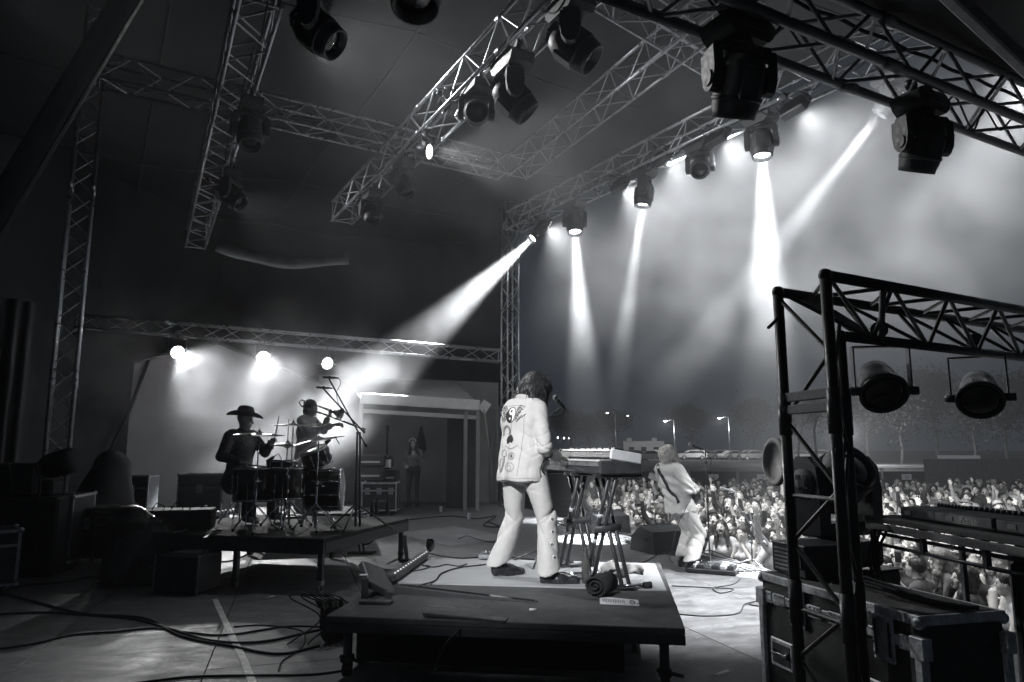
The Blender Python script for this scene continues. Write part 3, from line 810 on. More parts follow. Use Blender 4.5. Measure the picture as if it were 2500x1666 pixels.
# ================================================================== musicians
def hair_disp(amp, n, c):
    def f(p):
        a = np.arctan2(p[:, 0]-c[0], p[:, 1]-c[1]); return amp*(np.sin(a*n+6*np.sin(p[:, 2]*9))+.6*np.sin(a*n*2.3+p[:, 2]*20))
    return f
def shoe(b, an, to, heel=.03, r=.052, tag=0):
    d = (to-an); d[2] = 0; d = d/np.linalg.norm(d); g = min(to[2], an[2]-.06)
    a = an.copy(); a[2] -= .05
    b.cap(an+V(0, 0, .06), an-V(0, 0, .03), r*.98, r*1.02, k=.02)
    b.cap(a-d*.02, a+d*.1+(to-an)*V(0, 0, .35), r*1.02, r*.95, k=.03); b.cap(a+d*.08+(to-an)*V(0,0,.3), to, r*.95, r*.62, k=.03)
    b.cap(a-d*.035-V(0, 0, heel), a-d*.02, r*.72, k=.01)
def strands(parent, hp, hq, m, n, seed, length=.1, down=V(0, 0, -1), c=None, lim=None):
    r = np.random.RandomState(seed); nn = vnormals(hp, hq); mb = MB()
    for i in r.randint(0, len(hp), n):
        if lim is not None and not lim(hp[i]): continue
        p = hp[i]; d = down-nn[i]*(down@nn[i]); d = d/max(1e-6, np.linalg.norm(d)); L = length*(.5+r.rand()); j = r.normal(size=3)*.12
        mb.tube([Vector(p+nn[i]*.001), Vector(p+d*L*.5+nn[i]*.003+j*L*.2), Vector(p+d*L+nn[i]*(.001+.006*r.rand())+j*L*.6)], [.0035, .003, .001], 4)
    o = mb.build('hair_strands', m, parent); o['kind'] = 'stuff'
# ---- keyboard player, back to the camera
def keys_player():
    root = empty('person', (.1, 6.0, .4), R(-45), 'person in embroidered pale suit with dark bobbed hair playing the keyboards', 'person')
    J = pose(pel=(0, -.03, .95), che=(.0, -.01, 1.25), nec=(.0, .03, 1.455), hd=(.01, .135, 1.555), hp=R(-38), hy=R(-8),
             shL=(-.15, 0, 1.385), elL=(-.2, .06, 1.08), wrL=(-.13, .28, .99), hdL=(.25, 1, -.2), hnL=(0, -.2, -1),
             shR=(.158, .01, 1.385), elR=(.262, -.03, 1.07), wrR=(.172, .235, .985), hdR=(.05, 1, -.1), hnR=(0, -.1, -1), curl=.75,
             hiL=(-.1, -.02, .92), knL=(-.17, .06, .5), anL=(-.25, -.04, .13), toL=(-.18, .15, .035),
             hiR=(.1, -.02, .92), knR=(.17, .09, .5), anR=(.25, .02, .105), toR=(.42, .15, .035))
    b = Blob(.0085, .02); body_prims(b, J, m=.86)
    blob_obj('body', b, [SKIN, SKIN, SKIN, SKIN, SKIN, DARK, LIP], root)
    # hair: chin-length bob falling forward
    Rm = rot_xyz(J['hp'], J['hy']); c = J['hd']; f = lambda x, y, z: c+Rm@V(x, y, z)
    h = Blob(.0075, .02)
    h.ell(f(0, -.02, .045), (.122, .13, .108), Rm); h.ell(f(0, -.07, -.03), (.115, .08, .11), Rm)
    for x in (-1, 1):
        h.cap(f(x*.068, -.02, .03), f(x*.12, .02, -.12), .06, .046); h.cap(f(x*.09, -.03, .0), f(x*.115, -.05, -.125), .058, .044)
        h.cap(f(x*.06, .06, .06), f(x*.09, .095, -.1), .038, .026)
    h.cap(f(-.05, .06, .08), f(-.055, .105, .0), .03, .018); h.cap(f(.04, .06, .08), f(.05, .105, .0), .03, .018); h.cap(f(0, -.1, .0), f(0, -.095, -.11), .05, .032)
    h.ell(f(0, .11, -.05), (.058, .06, .085), Rm, neg=True)
    ho_, hp_, hq_ = blob_obj('hair', h, [HAIR_D], root, disp=hair_disp(.0018, 40, c)); strands(ho_, hp_, hq_, HAIR_D, 160, 3, .06)
    # jacket
    j = Blob(.008, .03); Yf = (V(0, 1, 0), 1.22)
    hem = .785
    j.cap((-.075, -.02, .985), (.075, -.02, .985), .158, tag=0, k=.05, flat=Yf)
    j.cap((0, -.03, hem+.06), (0, -.03, 1.05), .228, .185, k=.03, flat=(V(0, 1, 0), 1.32))
    j.cap((-.05, -.02, 1.12), (.05, -.02, 1.14), .152, k=.05, flat=Yf); j.cap((-.07, -.02, 1.28), (.07, -.02, 1.28), .148, k=.05, flat=Yf)
    j.cap(J['shL']+V(.05, -.01, 0), J['shR']-V(.05, .01, 0), .098, k=.04, flat=(V(0, 1, 0), 1.05))
    j.cap((0, .0, 1.40), (0, .025, 1.47), .088, .066, k=.03)
    for S in 'LR':
        j.cap(J['sh'+S], J['el'+S], .074, .062, k=.012); j.cap(J['el'+S], J['el'+S]*.12+J['wr'+S]*.88, .062, .047, k=.008)
    j.cut((0, 0, hem), (0, -.08, -1))
    crease = lambda x: -(1-np.abs(np.sin(x)))**3
    def fold(p):
        z = p[:, 2]; d = np.zeros(len(p))
        d += .010*np.sin(p[:, 0]*24+np.sin(z*5)*1.2)*np.clip((1.0-z)/.25, 0, 1)
        for S in 'LR':
            el, sh = J['el'+S], J['sh'+S]
            r = np.linalg.norm(p-el, axis=1); d += .009*crease((z*1.0-p[:, 1]*.5)*40+el[0]*9)*np.exp(-(r/.13)**2)
            r = np.linalg.norm(p-sh+V(0, .02, .13), axis=1); d += .010*crease((z*.7+p[:, 1]*.9+np.abs(p[:, 0])*.5)*30)*np.exp(-(r/.10)**2)
        d += .012*crease((z*.9+p[:, 0]*.6)*24+1)*np.exp(-((z-1.1)/.11)**2)*np.clip(p[:, 0]*6, 0, 1)
        d += .008*crease(p[:, 0]*14+.15+.5*np.sin(z*9))*np.clip((1.02-z)/.1, 0, 1)
        return d+.0016*wob(p, 30, 3)
    jo, jp, jq = blob_obj('jacket', j, [SUIT], root, sm=1, disp=fold)
    cb = Blob(.008, .01); Rn = rot_xyz(R(-18))
    ring = [V(0, .022, 1.462)+Rn@V(.076*math.cos(t), .076*math.sin(t), .012) for t in np.linspace(0, 2*PI, 25)]
    cmb = MB(); cmb.tube([Vector(p) for p in ring[:-1]], .016, 8, closed=True); cmb.tube([Vector(p)-Vector((0, .0, .018)) for p in ring[:-1]], .017, 8, closed=True)
    cmb.build('collar', SUIT, root)
    # flared trousers
    t = Blob(.0085, .03)
    t.cap((-.055, -.02, .9), (.055, -.02, .9), .128, k=.05, flat=(V(0, 1, 0), 1.15))
    for S in 'LR':
        hi, kn, an = J['hi'+S], J['kn'+S], J['an'+S]
        t.cap(hi, kn, .108, .08, k=.03); t.cap(kn, an+(an-kn)*.42, .079, .102, k=.03)
        t.cut(an-V(0, 0, .0), (0, .35, -1), (0, 1 if S == 'R' else -1))
    def tf(p):
        d = np.zeros(len(p))
        for S, sg in (('L', 1), ('R', -1)):
            kn, an = J['kn'+S], J['an'+S]; side = (p[:, 0] < 0) if S == 'L' else (p[:, 0] >= 0)
            z = p[:, 2]; ax = an+(kn-an)*np.clip((z-an[2])/(kn[2]-an[2]), 0, 2)[:, None]
            u = p-ax; ang = np.arctan2(u[:, 1], u[:, 0])
            d += side*(.016*crease(ang*1.0+z*11*sg)*np.exp(-((z-kn[2]-.02)/.14)**2)+.018*crease(ang*.75-z*8*sg+1)*np.exp(-((z-.3)/.14)**2)
                 +.012*crease(z*22+ang*1.2*sg)*np.exp(-((z-.52)/.07)**2)+.01*crease(ang*.5+z*14)*np.exp(-((z-.82)/.08)**2)+.007*np.cos(ang+.9)**10)
        return d+.0018*wob(p, 26, 5)
    to_, tp_, tq_ = blob_obj('trousers', t, [SUIT], root, sm=1, disp=tf)
    tb = BVHTree.FromPolygons([tuple(x) for x in tp_], [tuple(x) for x in tq_]); Ti, Tp = mat('stud_black', .03, .5, cool=0), mat('stud_white', .85, .5, cool=0)
    for k in range(4):
        z = .5-.095*k; ax_ = J['hiR']+(J['knR']-J['hiR'])*np.clip((J['hiR'][2]-z)/(J['hiR'][2]-J['knR'][2]), 0, 1) if z > J['knR'][2] else J['knR']+(J['anR']-J['knR'])*(J['knR'][2]-z)/(J['knR'][2]-J['anR'][2])
        hh = tb.ray_cast(Vector((.9, ax_[1]-.03, z)), Vector((-1, 0, 0)))
        if hh[0] is not None:
            Mh = TR(hh[0], zbasis(hh[1])); MB().lathe([(.016, 0), (.015, .002), (0, .0025)], 14, Mh).build('stud', Tp, to_); MB().lathe([(.009, .002), (.008, .0035), (0, .004)], 10, Mh).build('stud', Ti, to_)
    for S in 'LR':
        sb = Blob(.008, .02); shoe(sb, J['an'+S].copy(), J['to'+S].copy()); blob_obj('boot', sb, [LEATH], root)
    # embroidery laid onto the cloth of the jacket back
    bvh = BVHTree.FromPolygons([tuple(x) for x in jp], [tuple(x) for x in jq])
    INK = mat('black_thread', .03, .6, cool=0, var=.3, vs=60); PALE = mat('pale_thread', .85, .6, cool=0, var=.15, vs=60); GREY = mat('grey_thread', .28, .6, cool=0, var=.4, vs=70)
    def onto(x, z, org=V(0, -1, 0), off=.004, cam_dir=None):
        if cam_dir is None: cam_dir = Vector((0, 1, 0))
        h = bvh.ray_cast(Vector((x, -.8, z)) if cam_dir.y > .5 else Vector((.9, x, z)), cam_dir)
        return None if h[0] is None else h[0]+h[1]*off
    def patch(poly, m, name='embroidery', off=.004, cd=None, fine=6):
        # fill an outline on a grid of small quads projected on the cloth
        xs = [q[0] for q in poly]; zs = [q[1] for q in poly]; st = .006; mb = MB(); cell = {}
        def inside(x, z):
            c = False
            for i in range(len(poly)):
                x1, z1 = poly[i]; x2, z2 = poly[i-1]
                if (z1 > z) != (z2 > z) and x < (x2-x1)*(z-z1)/(z2-z1)+x1: c = not c
            return c
        nxn = int((max(xs)-min(xs))/st)+1; nz = int((max(zs)-min(zs))/st)+1
        for i in range(nxn):
            for k in range(nz):
                x, z = min(xs)+i*st, min(zs)+k*st
                if inside(x+st/2, z+st/2):
                    q = []
                    for a, c in ((0, 0), (1, 0), (1, 1), (0, 1)):
                        key = (i+a, k+c)
                        if key not in cell: cell[key] = onto(min(xs)+key[0]*st, min(zs)+key[1]*st, off=off, cam_dir=cd)
                        q.append(cell[key])
                    if all(v is not None for v in q): mb.add(q, [(0, 1, 2, 3)], 0, True)
        if mb.f: mb.build(name, m, jo)
    def line(pts, r, m, closed=False, off=.003, cd=None):
        q = [onto(x, z, off=off, cam_dir=cd) for x, z in pts]; q = [v for v in q if v is not None]
        if len(q) > 2:
            mb = MB(); mb.tube(q, r, 5, closed=closed); mb.build('embroidery', m, jo)
    cx, cz = -.02, 1.335
    circ = lambda x, z, rx, rz, n=26, a0=0, a1=2*PI: [(x+rx*math.cos(t), z+rz*math.sin(t)) for t in np.linspace(a0, a1, n)]
    patch(circ(cx, cz, .05, .062)[:-1], PALE, off=.003)
    yin = [(cx+.05*math.cos(t), cz+.062*math.sin(t)) for t in np.linspace(PI/2, 3*PI/2, 20)]
    yin += [(cx+.025*math.cos(t), cz-.031+.031*math.sin(t)) for t in np.linspace(-PI/2, PI/2, 12)]
    yin += [(cx-.025*math.cos(t), cz+.031+.031*math.sin(t)) for t in np.linspace(-PI/2, PI/2, 12)]
    patch(yin, INK, off=.005)
    patch(circ(cx, cz+.031, .009, .012)[:-1], INK, off=.006); patch(circ(cx, cz-.031, .009, .012)[:-1], PALE, off=.0075)
    line(circ(cx, cz, .051, .063)[:-1], .003, INK, True)
    for s in (-1, 1):
        for k in range(6):
            z0 = cz-.045+k*.02; L = .055+.018*(k % 2)+(.03 if (s > 0 and k == 1) else 0)
            line([(cx+s*(.052+L*t), z0+.014*math.sin(t*6+k)+.02*t) for t in np.linspace(0, 1, 10)], .0026, INK)
            line([(cx+s*(.054+L*.7*t), z0-.008+.012*math.sin(t*6+k+1)+.014*t) for t in np.linspace(0, 1, 8)], .004, GREY)
    # serpent, heart, eye, paisley
    line([(-.06+.035*math.cos(t), 1.19+.05*math.sin(t)) for t in np.linspace(-.3, 3.6, 22)], .007, GREY)
    line([(-.06+.047*math.cos(t), 1.19+.06*math.sin(t)) for t in np.linspace(-.3, 3.6, 22)], .002, INK)
    patch([(-.035, 1.1), (-.04, 1.14), (-.02, 1.165), (.0, 1.175), (.025, 1.155), (.038, 1.125), (.02, 1.105), (.005, 1.115), (-.01, 1.1)], INK)
    line([(-.05+.12*t, 1.09-.03*math.sin(t*3)) for t in np.linspace(0, 1, 14)], .003, GREY)
    line(circ(.03, 1.0, .026, .026)[:-1], .0022, INK, True); patch(circ(.03, 1.0, .013, .014)[:-1], GREY); patch(circ(.03, 1.0, .006, .007)[:-1], INK, off=.006)
    line([(-.06+.03*math.sin(t), 1.02-.03*math.cos(t)) for t in np.linspace(.4, 5.9, 22)], .0025, GREY)
    line([(-.055-.03*t*t, 1.0-.13*t) for t in np.linspace(0, 1, 12)], .010, GREY)
    line(circ(-.09, .93, .03, .05)[:-1], .003, GREY, True); line(circ(.015, .91, .05, .036)[:-1], .002, GREY, True); line(circ(.01, .905, .028, .02)[:-1], .002, GREY, True)
    SEAM = mat('seam_line', .3, .9, cool=0)  # thin darker lines along the jacket seams and hem stitching
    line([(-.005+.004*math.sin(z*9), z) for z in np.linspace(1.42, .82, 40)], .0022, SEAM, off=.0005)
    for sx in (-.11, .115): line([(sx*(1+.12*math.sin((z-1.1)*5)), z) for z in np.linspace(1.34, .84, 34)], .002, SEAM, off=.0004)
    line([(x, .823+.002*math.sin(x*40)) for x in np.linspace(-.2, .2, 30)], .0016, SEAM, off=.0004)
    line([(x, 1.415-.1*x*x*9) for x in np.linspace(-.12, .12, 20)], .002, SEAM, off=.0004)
    # black snake on the right hip
    cd = Vector((-1, 0, 0))
    line([(.01+.03*math.sin(t), 1.03-.028*t) for t in np.linspace(0, 7.0, 44)], .0085, INK, cd=cd, off=.004)
    line([(-.035+.012*math.sin(t), 1.02-.03*t) for t in np.linspace(0, 6, 30)], .003, GREY, cd=cd)
    return root
keys_player()

# ---- guitarist leaning back at the stage edge
def guitarist():
    root = empty('person', (2.05, 9.02, 0), R(-62), 'fair-haired person in pale suit leaning back with a guitar at the stage edge', 'person')
    J = pose(pel=(0, .03, .80), che=(0, -.05, 1.08), nec=(0, -.12, 1.27), hd=(0, -.10, 1.405), hp=R(42), hy=R(0),
             shL=(-.17, -.11, 1.205), elL=(-.25, .02, .98), wrL=(-.1, .24, 1.0), hdL=(.5, .8, .2), hnL=(0, -.5, -.6),
             shR=(.17, -.11, 1.205), elR=(.31, -.06, .99), wrR=(.2, .2, .99), hdR=(-.6, .8, -.1), hnR=(0, -.6, -.6), curl=1.0,
             hiL=(-.1, .03, .77), knL=(-.15, .29, .455), anL=(-.17, .2, .11), toL=(-.19, .41, .035),
             hiR=(.1, .03, .77), knR=(.17, .2, .43), anR=(.2, .0, .11), toR=(.27, .2, .035))
    b = Blob(.011, .02); body_prims(b, J, m=.86, mouth=.6)
    blob_obj('body', b, [SKIN, SKIN, SKIN, SKIN, SKIN, DARK, LIP], root)
    Rm = rot_xyz(J['hp'], J['hy']); c = J['hd']; f = lambda x, y, z: c+Rm@V(x, y, z)
    h = Blob(.009, .02)
    h.ell(f(0, -.025, .045), (.094, .102, .09), Rm); h.cap(f(0, -.08, .0), f(0, -.085, -.13), .07, .045)
    for x in (-1, 1): h.cap(f(x*.065, -.02, .02), f(x*.08, -.02, -.11), .042, .03)
    h.ell(f(0, .11, -.03), (.062, .075, .1), Rm, neg=True)
    ho_, hp_, hq_ = blob_obj('hair', h, [HAIR_L], root, disp=hair_disp(.004, 26, c)); strands(ho_, hp_, hq_, HAIR_L, 300, 4, .06)
    j = Blob(.011, .03); Yf = (V(0, 1, 0), 1.2)
    up = (J['che']-J['pel'])/np.linalg.norm(J['che']-J['pel'])
    j.cap(J['pel']-up*.22, J['pel']+up*.1, .25, .175, k=.02, flat=(V(0, 1, 0), 1.2)); j.cap(J['pel'], J['che'], .17, .162, k=.05, flat=(V(0, 1, 0), 1.3))
    j.cap(J['che']-V(.06, 0, 0), J['che']+V(.06, 0, 0), .142, k=.05, flat=Yf); j.cap(J['shL']+V(.05, 0, 0), J['shR']-V(.05, 0, 0), .095, k=.04)
    j.cap(J['nec']-V(0, 0, .06), J['nec'], .085, .066, k=.03)
    for S in 'LR': j.cap(J['sh'+S], J['el'+S], .078, .066, k=.012); j.cap(J['el'+S], J['el'+S]*.6+J['wr'+S]*.4, .066, .058, k=.01)
    j.cut(J['pel']-up*.1, -up+V(0, -.1, 0))
    def fold(p):
        d = .013*np.sin(p[:, 2]*52+p[:, 0]*26)*np.exp(-((p[:, 2]-.95)/.13)**2)+.012*np.sin(np.arctan2(p[:, 0], p[:, 1])*7)*np.clip((.9-p[:, 2])/.15, 0, 1)
        for S in 'LR':
            r = np.linalg.norm(p-J['el'+S], axis=1); d += .012*np.sin((p[:, 2]+p[:, 1])*70)*np.exp(-(r/.13)**2)
        return d+.003*wob(p, 25, 9)
    jo, jp, jq = blob_obj('jacket', j, [SUIT], root, sm=1, disp=fold)
    t = Blob(.011, .03)
    t.cap(J['pel']-V(.05, 0, .03), J['pel']+V(.05, 0, -.03), .122, k=.05)
    for S in 'LR':
        hi, kn, an = J['hi'+S], J['kn'+S], J['an'+S]
        t.cap(hi, kn, .1, .076, k=.02); t.cap(kn, an+(an-kn)*.42, .076, .1, k=.01)
        t.cut(an+V(0, 0, .03), (0, .15, -1), (0, 1 if S == 'R' else -1))
    def tf(p):
        d = np.zeros(len(p))
        for S in 'LR':
            r = np.linalg.norm(p-J['kn'+S], axis=1); d += -.02*(1-np.abs(np.sin((p[:, 2]*.8+p[:, 1])*24)))**3*np.exp(-(r/.2)**2)
        return d+.006*wob(p, 24, 11)
    blob_obj('trousers', t, [SUIT], root, sm=1, disp=tf)
    for S in 'LR':
        sb = Blob(.01, .02); shoe(sb, J['an'+S].copy(), J['to'+S].copy(), r=.05); blob_obj('boot', sb, [LEATH], root)
    # strap across the back
    bvh = BVHTree.FromPolygons([tuple(x) for x in jp], [tuple(x) for x in jq]); pts = []
    for s in np.linspace(0, 1, 26):
        x = -.13+.27*s; z = 1.27-.46*s; hh = bvh.ray_cast(Vector((x, -.9, z)), Vector((0, 1, 0)))
        if hh[0] is not None: pts.append((hh[0]+hh[1]*.006, hh[1]))
    mb = MB(); vs = []; w = Vector((.46, 0, .27)).normalized()*.026
    for p, n in pts: vs += [p-w, p+w]
    mb.add(vs, [(2*i, 2*i+1, 2*i+3, 2*i+2) for i in range(len(pts)-1)], 0, True)
    mb.build('strap', LEATH, root)
    return root
guitarist()
# electric guitar slung in front of the guitarist
GW = mat('guitar_lacquer', .3, .2, var=.1, vs=8, cool=0)
def guitar():
    g = empty('electric_guitar', (2.05, 9.02, 0), R(-62), 'electric guitar hanging in front of the leaning guitarist', 'guitar')
    M = Matrix.Translation((.02, .2, .9)) @ Matrix.Rotation(R(14), 4, 'Y') @ Matrix.Rotation(R(82), 4, 'X')
    poly = [(.18*math.cos(t)*(1+.12*math.cos(2*t)+.06*math.sin(3*t)), 0.14*math.sin(t)*(1-.12*math.cos(2*t))) for t in np.linspace(0, 2*PI, 36)[:-1]]
    MB().prism(poly, -.022, .022, M).build('body', GW, g)
    MB().box(M @ Vector((-.42, 0, .01)), (.5, .045, .022), rot=M.to_3x3(), b=.004).build('neck', mat('maple', .35, .4, cool=0), g)
    MB().box(M @ Vector((-.74, .01, .01)), (.16, .075, .016), rot=M.to_3x3(), b=.004).build('headstock', GW, g)
    mb = MB()
    for k in range(6): mb.cyl(M @ Vector((-.68-.02*k, .045, .01)), M @ Vector((-.68-.02*k, .065, .01)), .007, n=8)
    mb.build('tuner', CHR, g)
guitar()

# ---- drummer with wide-brimmed hat
SHIRT_D = mat('dark_paisley_shirt', .05, .5, var=.9, vs=26, cool=.05, wear=.6)
FELT = mat('hat_felt', .12, .85, var=.2, vs=20, cool=0)
TRS = mat('dark_trousers', .04, .8, var=.2, vs=10, cool=.05)
def drummer():
    base = Vector((-3.5, 9.28, .55))
    root = empty('person', base, R(-118), 'drummer in dark patterned shirt and wide-brimmed hat raising a stick', 'person')
    J = pose(pel=(0, -.02, .60), che=(0, .0, .93), nec=(0, .02, 1.13), hd=(0, .05, 1.28), hp=R(-6), hy=R(30),
             shL=(-.18, .0, 1.07), elL=(-.30, .12, .87), wrL=(-.16, .36, .98), hdL=(.2, .7, .6), hnL=(.3, .3, -.9),
             shR=(.18, .0, 1.07), elR=(.31, .02, .82), wrR=(.2, .26, .74), hdR=(-.2, 1, -.1), hnR=(0, -.1, -1), curl=1.2,
             hiL=(-.1, .0, .56), knL=(-.2, .40, .56), anL=(-.2, .42, .1), toL=(-.22, .6, .04),
             hiR=(.1, .0, .56), knR=(.2, .40, .56), anR=(.2, .42, .1), toR=(.22, .6, .04))
    b = Blob(.012, .02); body_prims(b, J, m=.9)
    blob_obj('body', b, [SKIN, SKIN, SKIN, SKIN, SKIN, DARK, LIP], root)
    j = Blob(.012, .03); Yf = (V(0, 1, 0), 1.15)
    j.cap((-.06, -.02, .5), (.06, -.02, .5), .17, k=.05, flat=Yf); j.cap((0, -.01, .55), (0, 0, .9), .172, .165, k=.05, flat=Yf)
    j.cap((-.06, 0, .93), (.06, 0, .93), .145, k=.05); j.cap(J['shL']+V(.05, 0, 0), J['shR']-V(.05, 0, 0), .098, k=.04); j.cap((0, .01, 1.08), (0, .02, 1.13), .085, .068, k=.03)
    for S in 'LR': j.cap(J['sh'+S], J['el'+S], .082, .068, k=.03); j.cap(J['el'+S], J['el'+S]*.2+J['wr'+S]*.8, .068, .05, k=.02)
    blob_obj('shirt', j, [SHIRT_D], root, sm=1, disp=lambda p: .004*wob(p, 24, 4))
    t = Blob(.013, .03); t.cap((-.05, 0, .56), (.05, 0, .56), .125, k=.05)
    for S in 'LR': t.cap(J['hi'+S], J['kn'+S], .1, .075, k=.03); t.cap(J['kn'+S], J['an'+S], .075, .08, k=.02)
    blob_obj('trousers', t, [TRS], root)
    Rm = Matrix(rot_xyz(J['hp'], J['hy'])); c = Vector(J['hd'])
    mb = MB(); H = TR(c + Rm @ Vector((0, -.01, .055)), Rm); n = 40
    prof = [(.0, .125), (.05, .135), (.075, .125), (.09, .09), (.098, .03), (.1, 0)]
    vs = []; 
    for r, z in prof:
        for i in range(n):
            a = 2*PI*i/n; x, y = r*math.cos(a), r*1.15*math.sin(a); dent = -.03*math.exp(-(x/.025)**2) if z > .1 else 0
            vs.append(H @ Vector((x, y, z+dent)))
    for r, cu in ((.13, .1), (.165, .35), (.2, .8), (.205, .85)):
        for i in range(n):
            a = 2*PI*i/n; x, y = r*math.cos(a), r*1.12*math.sin(a); vs.append(H @ Vector((x*(1-.06*cu), y, .075*cu*math.cos(a)**2-.012*cu*math.sin(a)**2)))
    k = len(prof)+4
    fs = [(j_*n+i, (j_+1)*n+i, (j_+1)*n+(i+1) % n, j_*n+(i+1) % n) for j_ in range(k-1) for i in range(n)]
    mb.add(vs, fs, 0, True); ho = mb.build('hat', FELT, root)
    md = ho.modifiers.new('thick', 'SOLIDIFY'); md.thickness = .006
    MB().lathe([(.1005, .0), (.101, .03), (.103, .03), (.1035, 0)], 30, TR(c+Rm @ Vector((0, -.01, .06)), Rm) @ Matrix.Diagonal((1.0, 1.15, 1, 1))).build('hat_band', BLK, ho)
    # sticks are things held in the hands
    M = TR(base, rotz(R(-118)))
    for wr, d, lab in ((J['wrL']+V(.02, .08, .02), V(.05, .25, 1), 'drumstick held upright in the drummer\'s raised hand'), (J['wrR']+V(0, .08, -.02), V(-.3, 1, -.1), 'drumstick in the drummer\'s lowered hand')):
        d = d/np.linalg.norm(d); p0 = M @ Vector(wr-d*.1); p1 = M @ Vector(wr+d*.34)
        tag(MB().tube([p0, p0.lerp(p1, .8), p1], [.009, .009, .005], 8).build('drumstick', mat('hickory', .3, .5, cool=0)), lab, 'drumstick', 'drumsticks')
drummer()
# ---- horn player behind the drums
def horn_player():
    base = P(748, 1099, 11.2); base.z = .5
    root = empty('person', base, R(-105), 'horn player in pale jacket behind the cymbals blowing a trombone', 'person')
    J = pose(hd=(0, .06, 1.6), hp=R(5), shL=(-.17, 0, 1.4), elL=(-.3, .12, 1.26), wrL=(-.1, .3, 1.47), hdL=(.3, .6, .4), hnL=(.5, -.5, 0),
             shR=(.17, 0, 1.4), elR=(.3, .22, 1.2), wrR=(.06, .52, 1.34), hdR=(-.3, .8, 0), hnR=(-.5, 0, -.5), curl=1.0)
    b = Blob(.014, .02); body_prims(b, J, m=.88)
    blob_obj('body', b, [SKIN, SKIN, SKIN, SKIN, SKIN, DARK, LIP], root)
    j = Blob(.014, .03); Yf = (V(0, 1, 0), 1.15)
    j.cap((0, -.02, .86), (0, 0, 1.2), .185, .165, k=.05, flat=Yf); j.cap((-.06, 0, 1.25), (.06, 0, 1.25), .14, k=.05); j.cap(J['shL']+V(.05, 0, 0), J['shR']-V(.05, 0, 0), .095, k=.04)
    for S in 'LR': j.cap(J['sh'+S], J['el'+S], .08, .065, k=.03); j.cap(J['el'+S], J['el'+S]*.2+J['wr'+S]*.8, .065, .05, k=.02)
    blob_obj('jacket', j, [SUIT], root, disp=lambda p: .005*wob(p, 24, 14))
    t = Blob(.015, .03); t.cap((-.05, 0, .92), (.05, 0, .92), .125, k=.05)
    for S in 'LR': t.cap(J['hi'+S], J['kn'+S], .1, .08, k=.03); t.cap(J['kn'+S], J['an'+S], .08, .1, k=.02)
    blob_obj('trousers', t, [SUIT], root)
    h = Blob(.012, .02); c = J['hd']; h.ell(c+V(0, -.03, .05), (.1, .105, .095)); h.ell(c+V(0, -.06, -.04), (.095, .07, .09)); h.ell(c+V(0, .11, -.04), (.065, .07, .1), neg=True)
    blob_obj('hair', h, [mat('grey_brown_hair', .12, .5, var=.4, vs=50)], root, disp=hair_disp(.006, 18, c))
    BRASS = mat('brass', .6, .2, .9, cool=0, var=.1)
    tb = empty('trombone', base, R(-105), 'slide trombone pointing down right from the horn player\'s mouth', 'trombone')
    m0 = Vector((0, .17, 1.55)); d = Vector((.02, .95, -.32)).normalized(); s = d.cross(Vector((0, 0, 1))).normalized()*.06
    mb = MB(); mb.tube([m0, m0+d*.85], .009, 8); mb.tube([m0+s*1.5+d*.1, m0+s*1.5+d*.85], .009, 8)
    mb.tube([m0+d*.85, m0+d*.9+s*.3, m0+d*.9+s*1.2, m0+d*.85+s*1.5], .009, 8); mb.build('slide', BRASS, tb)
    q0 = m0+s*1.5+d*.1
    mb = MB(); mb.tube([q0, q0-d*.35, q0-d*.4+Vector((0, 0, .05)), q0-d*.35+Vector((0, 0, .1)), q0+Vector((0, 0, .1))], .011, 8); mb.build('tuning_slide', BRASS, tb)
    MB().lathe([(.012, 0), (.02, .2), (.04, .3), (.075, .36), (.1, .385), (.096, .385), (.07, .355), (.035, .295), (.014, .2)], 20, TR(q0+Vector((0, 0, .1)), zbasis(d))).build('bell', BRASS, tb)
    rp = empty('horn_riser', (base.x, base.y, 0), R(14), 'low black platform under the horn player', 'platform')
    MB().box((0, .3, .47), (1.6, 1.6, .06), b=.01).build('deck', BLK, rp)
    for x in (-.7, .7):
        for y in (-.4, 1.0): MB().box((x, y, .22), (.05, .05, .44)).build('leg', BLKM, rp)
horn_player()
# ---- person waiting in the small tent
def tent_person():
    base = PZ(1008, 1238, 0)
    root = empty('person', base, R(170), 'person with white headband holding a cup beside the dark tent doorway', 'person')
    J = pose(elL=(-.3, .08, 1.16), wrL=(-.16, .28, 1.3), hdL=(.3, .5, .6), hnL=(1, 0, 0), elR=(.28, 0, 1.12), wrR=(.16, .2, 1.02), hdR=(-.6, .6, 0), hnR=(0, -1, 0), curl=1)
    b = Blob(.016, .02); body_prims(b, J, top=1, leg=2, sleeve=2, shoe=3, fem=1)
    blob_obj('body', b, [SKIN, mat('grey_knit', .2, .9, var=.4, vs=12), TRS, RUB, SKIN, DARK, LIP], root)
    c = J['hd']; h = Blob(.014, .02); h.ell(c+V(0, -.025, .04), (.09, .1, .095)); h.cap(c+V(0, -.07, 0), c+V(0, -.09, -.3), .08, .06)
    for x in (-1, 1): h.cap(c+V(x*.07, .0, .0), c+V(x*.1, .03, -.3), .04, .035)
    h.ell(c+V(0, .11, -.03), (.065, .08, .1), neg=True); blob_obj('hair', h, [HAIR_D], root)
    MB().tube([Vector(c)+Vector((.092*math.cos(t), -.02+.06*math.cos(t*0), .02+.098*math.sin(t)))+Vector((0, .045, 0)) for t in np.linspace(.2, PI-.2, 16)], .02, 8).build('headband', WHITE, root)
    cup = empty('drink_cup', base, R(170), 'pale drink cup in the hand of the person in the tent', 'cup')
    MB().lathe([(0, 0), (.03, 0), (.04, .11), (.037, .11), (.028, .006), (0, .006)], 14, Matrix.Translation((-.1, .36, 1.31))).build('cup_wall', WHITE, cup)
tent_person()
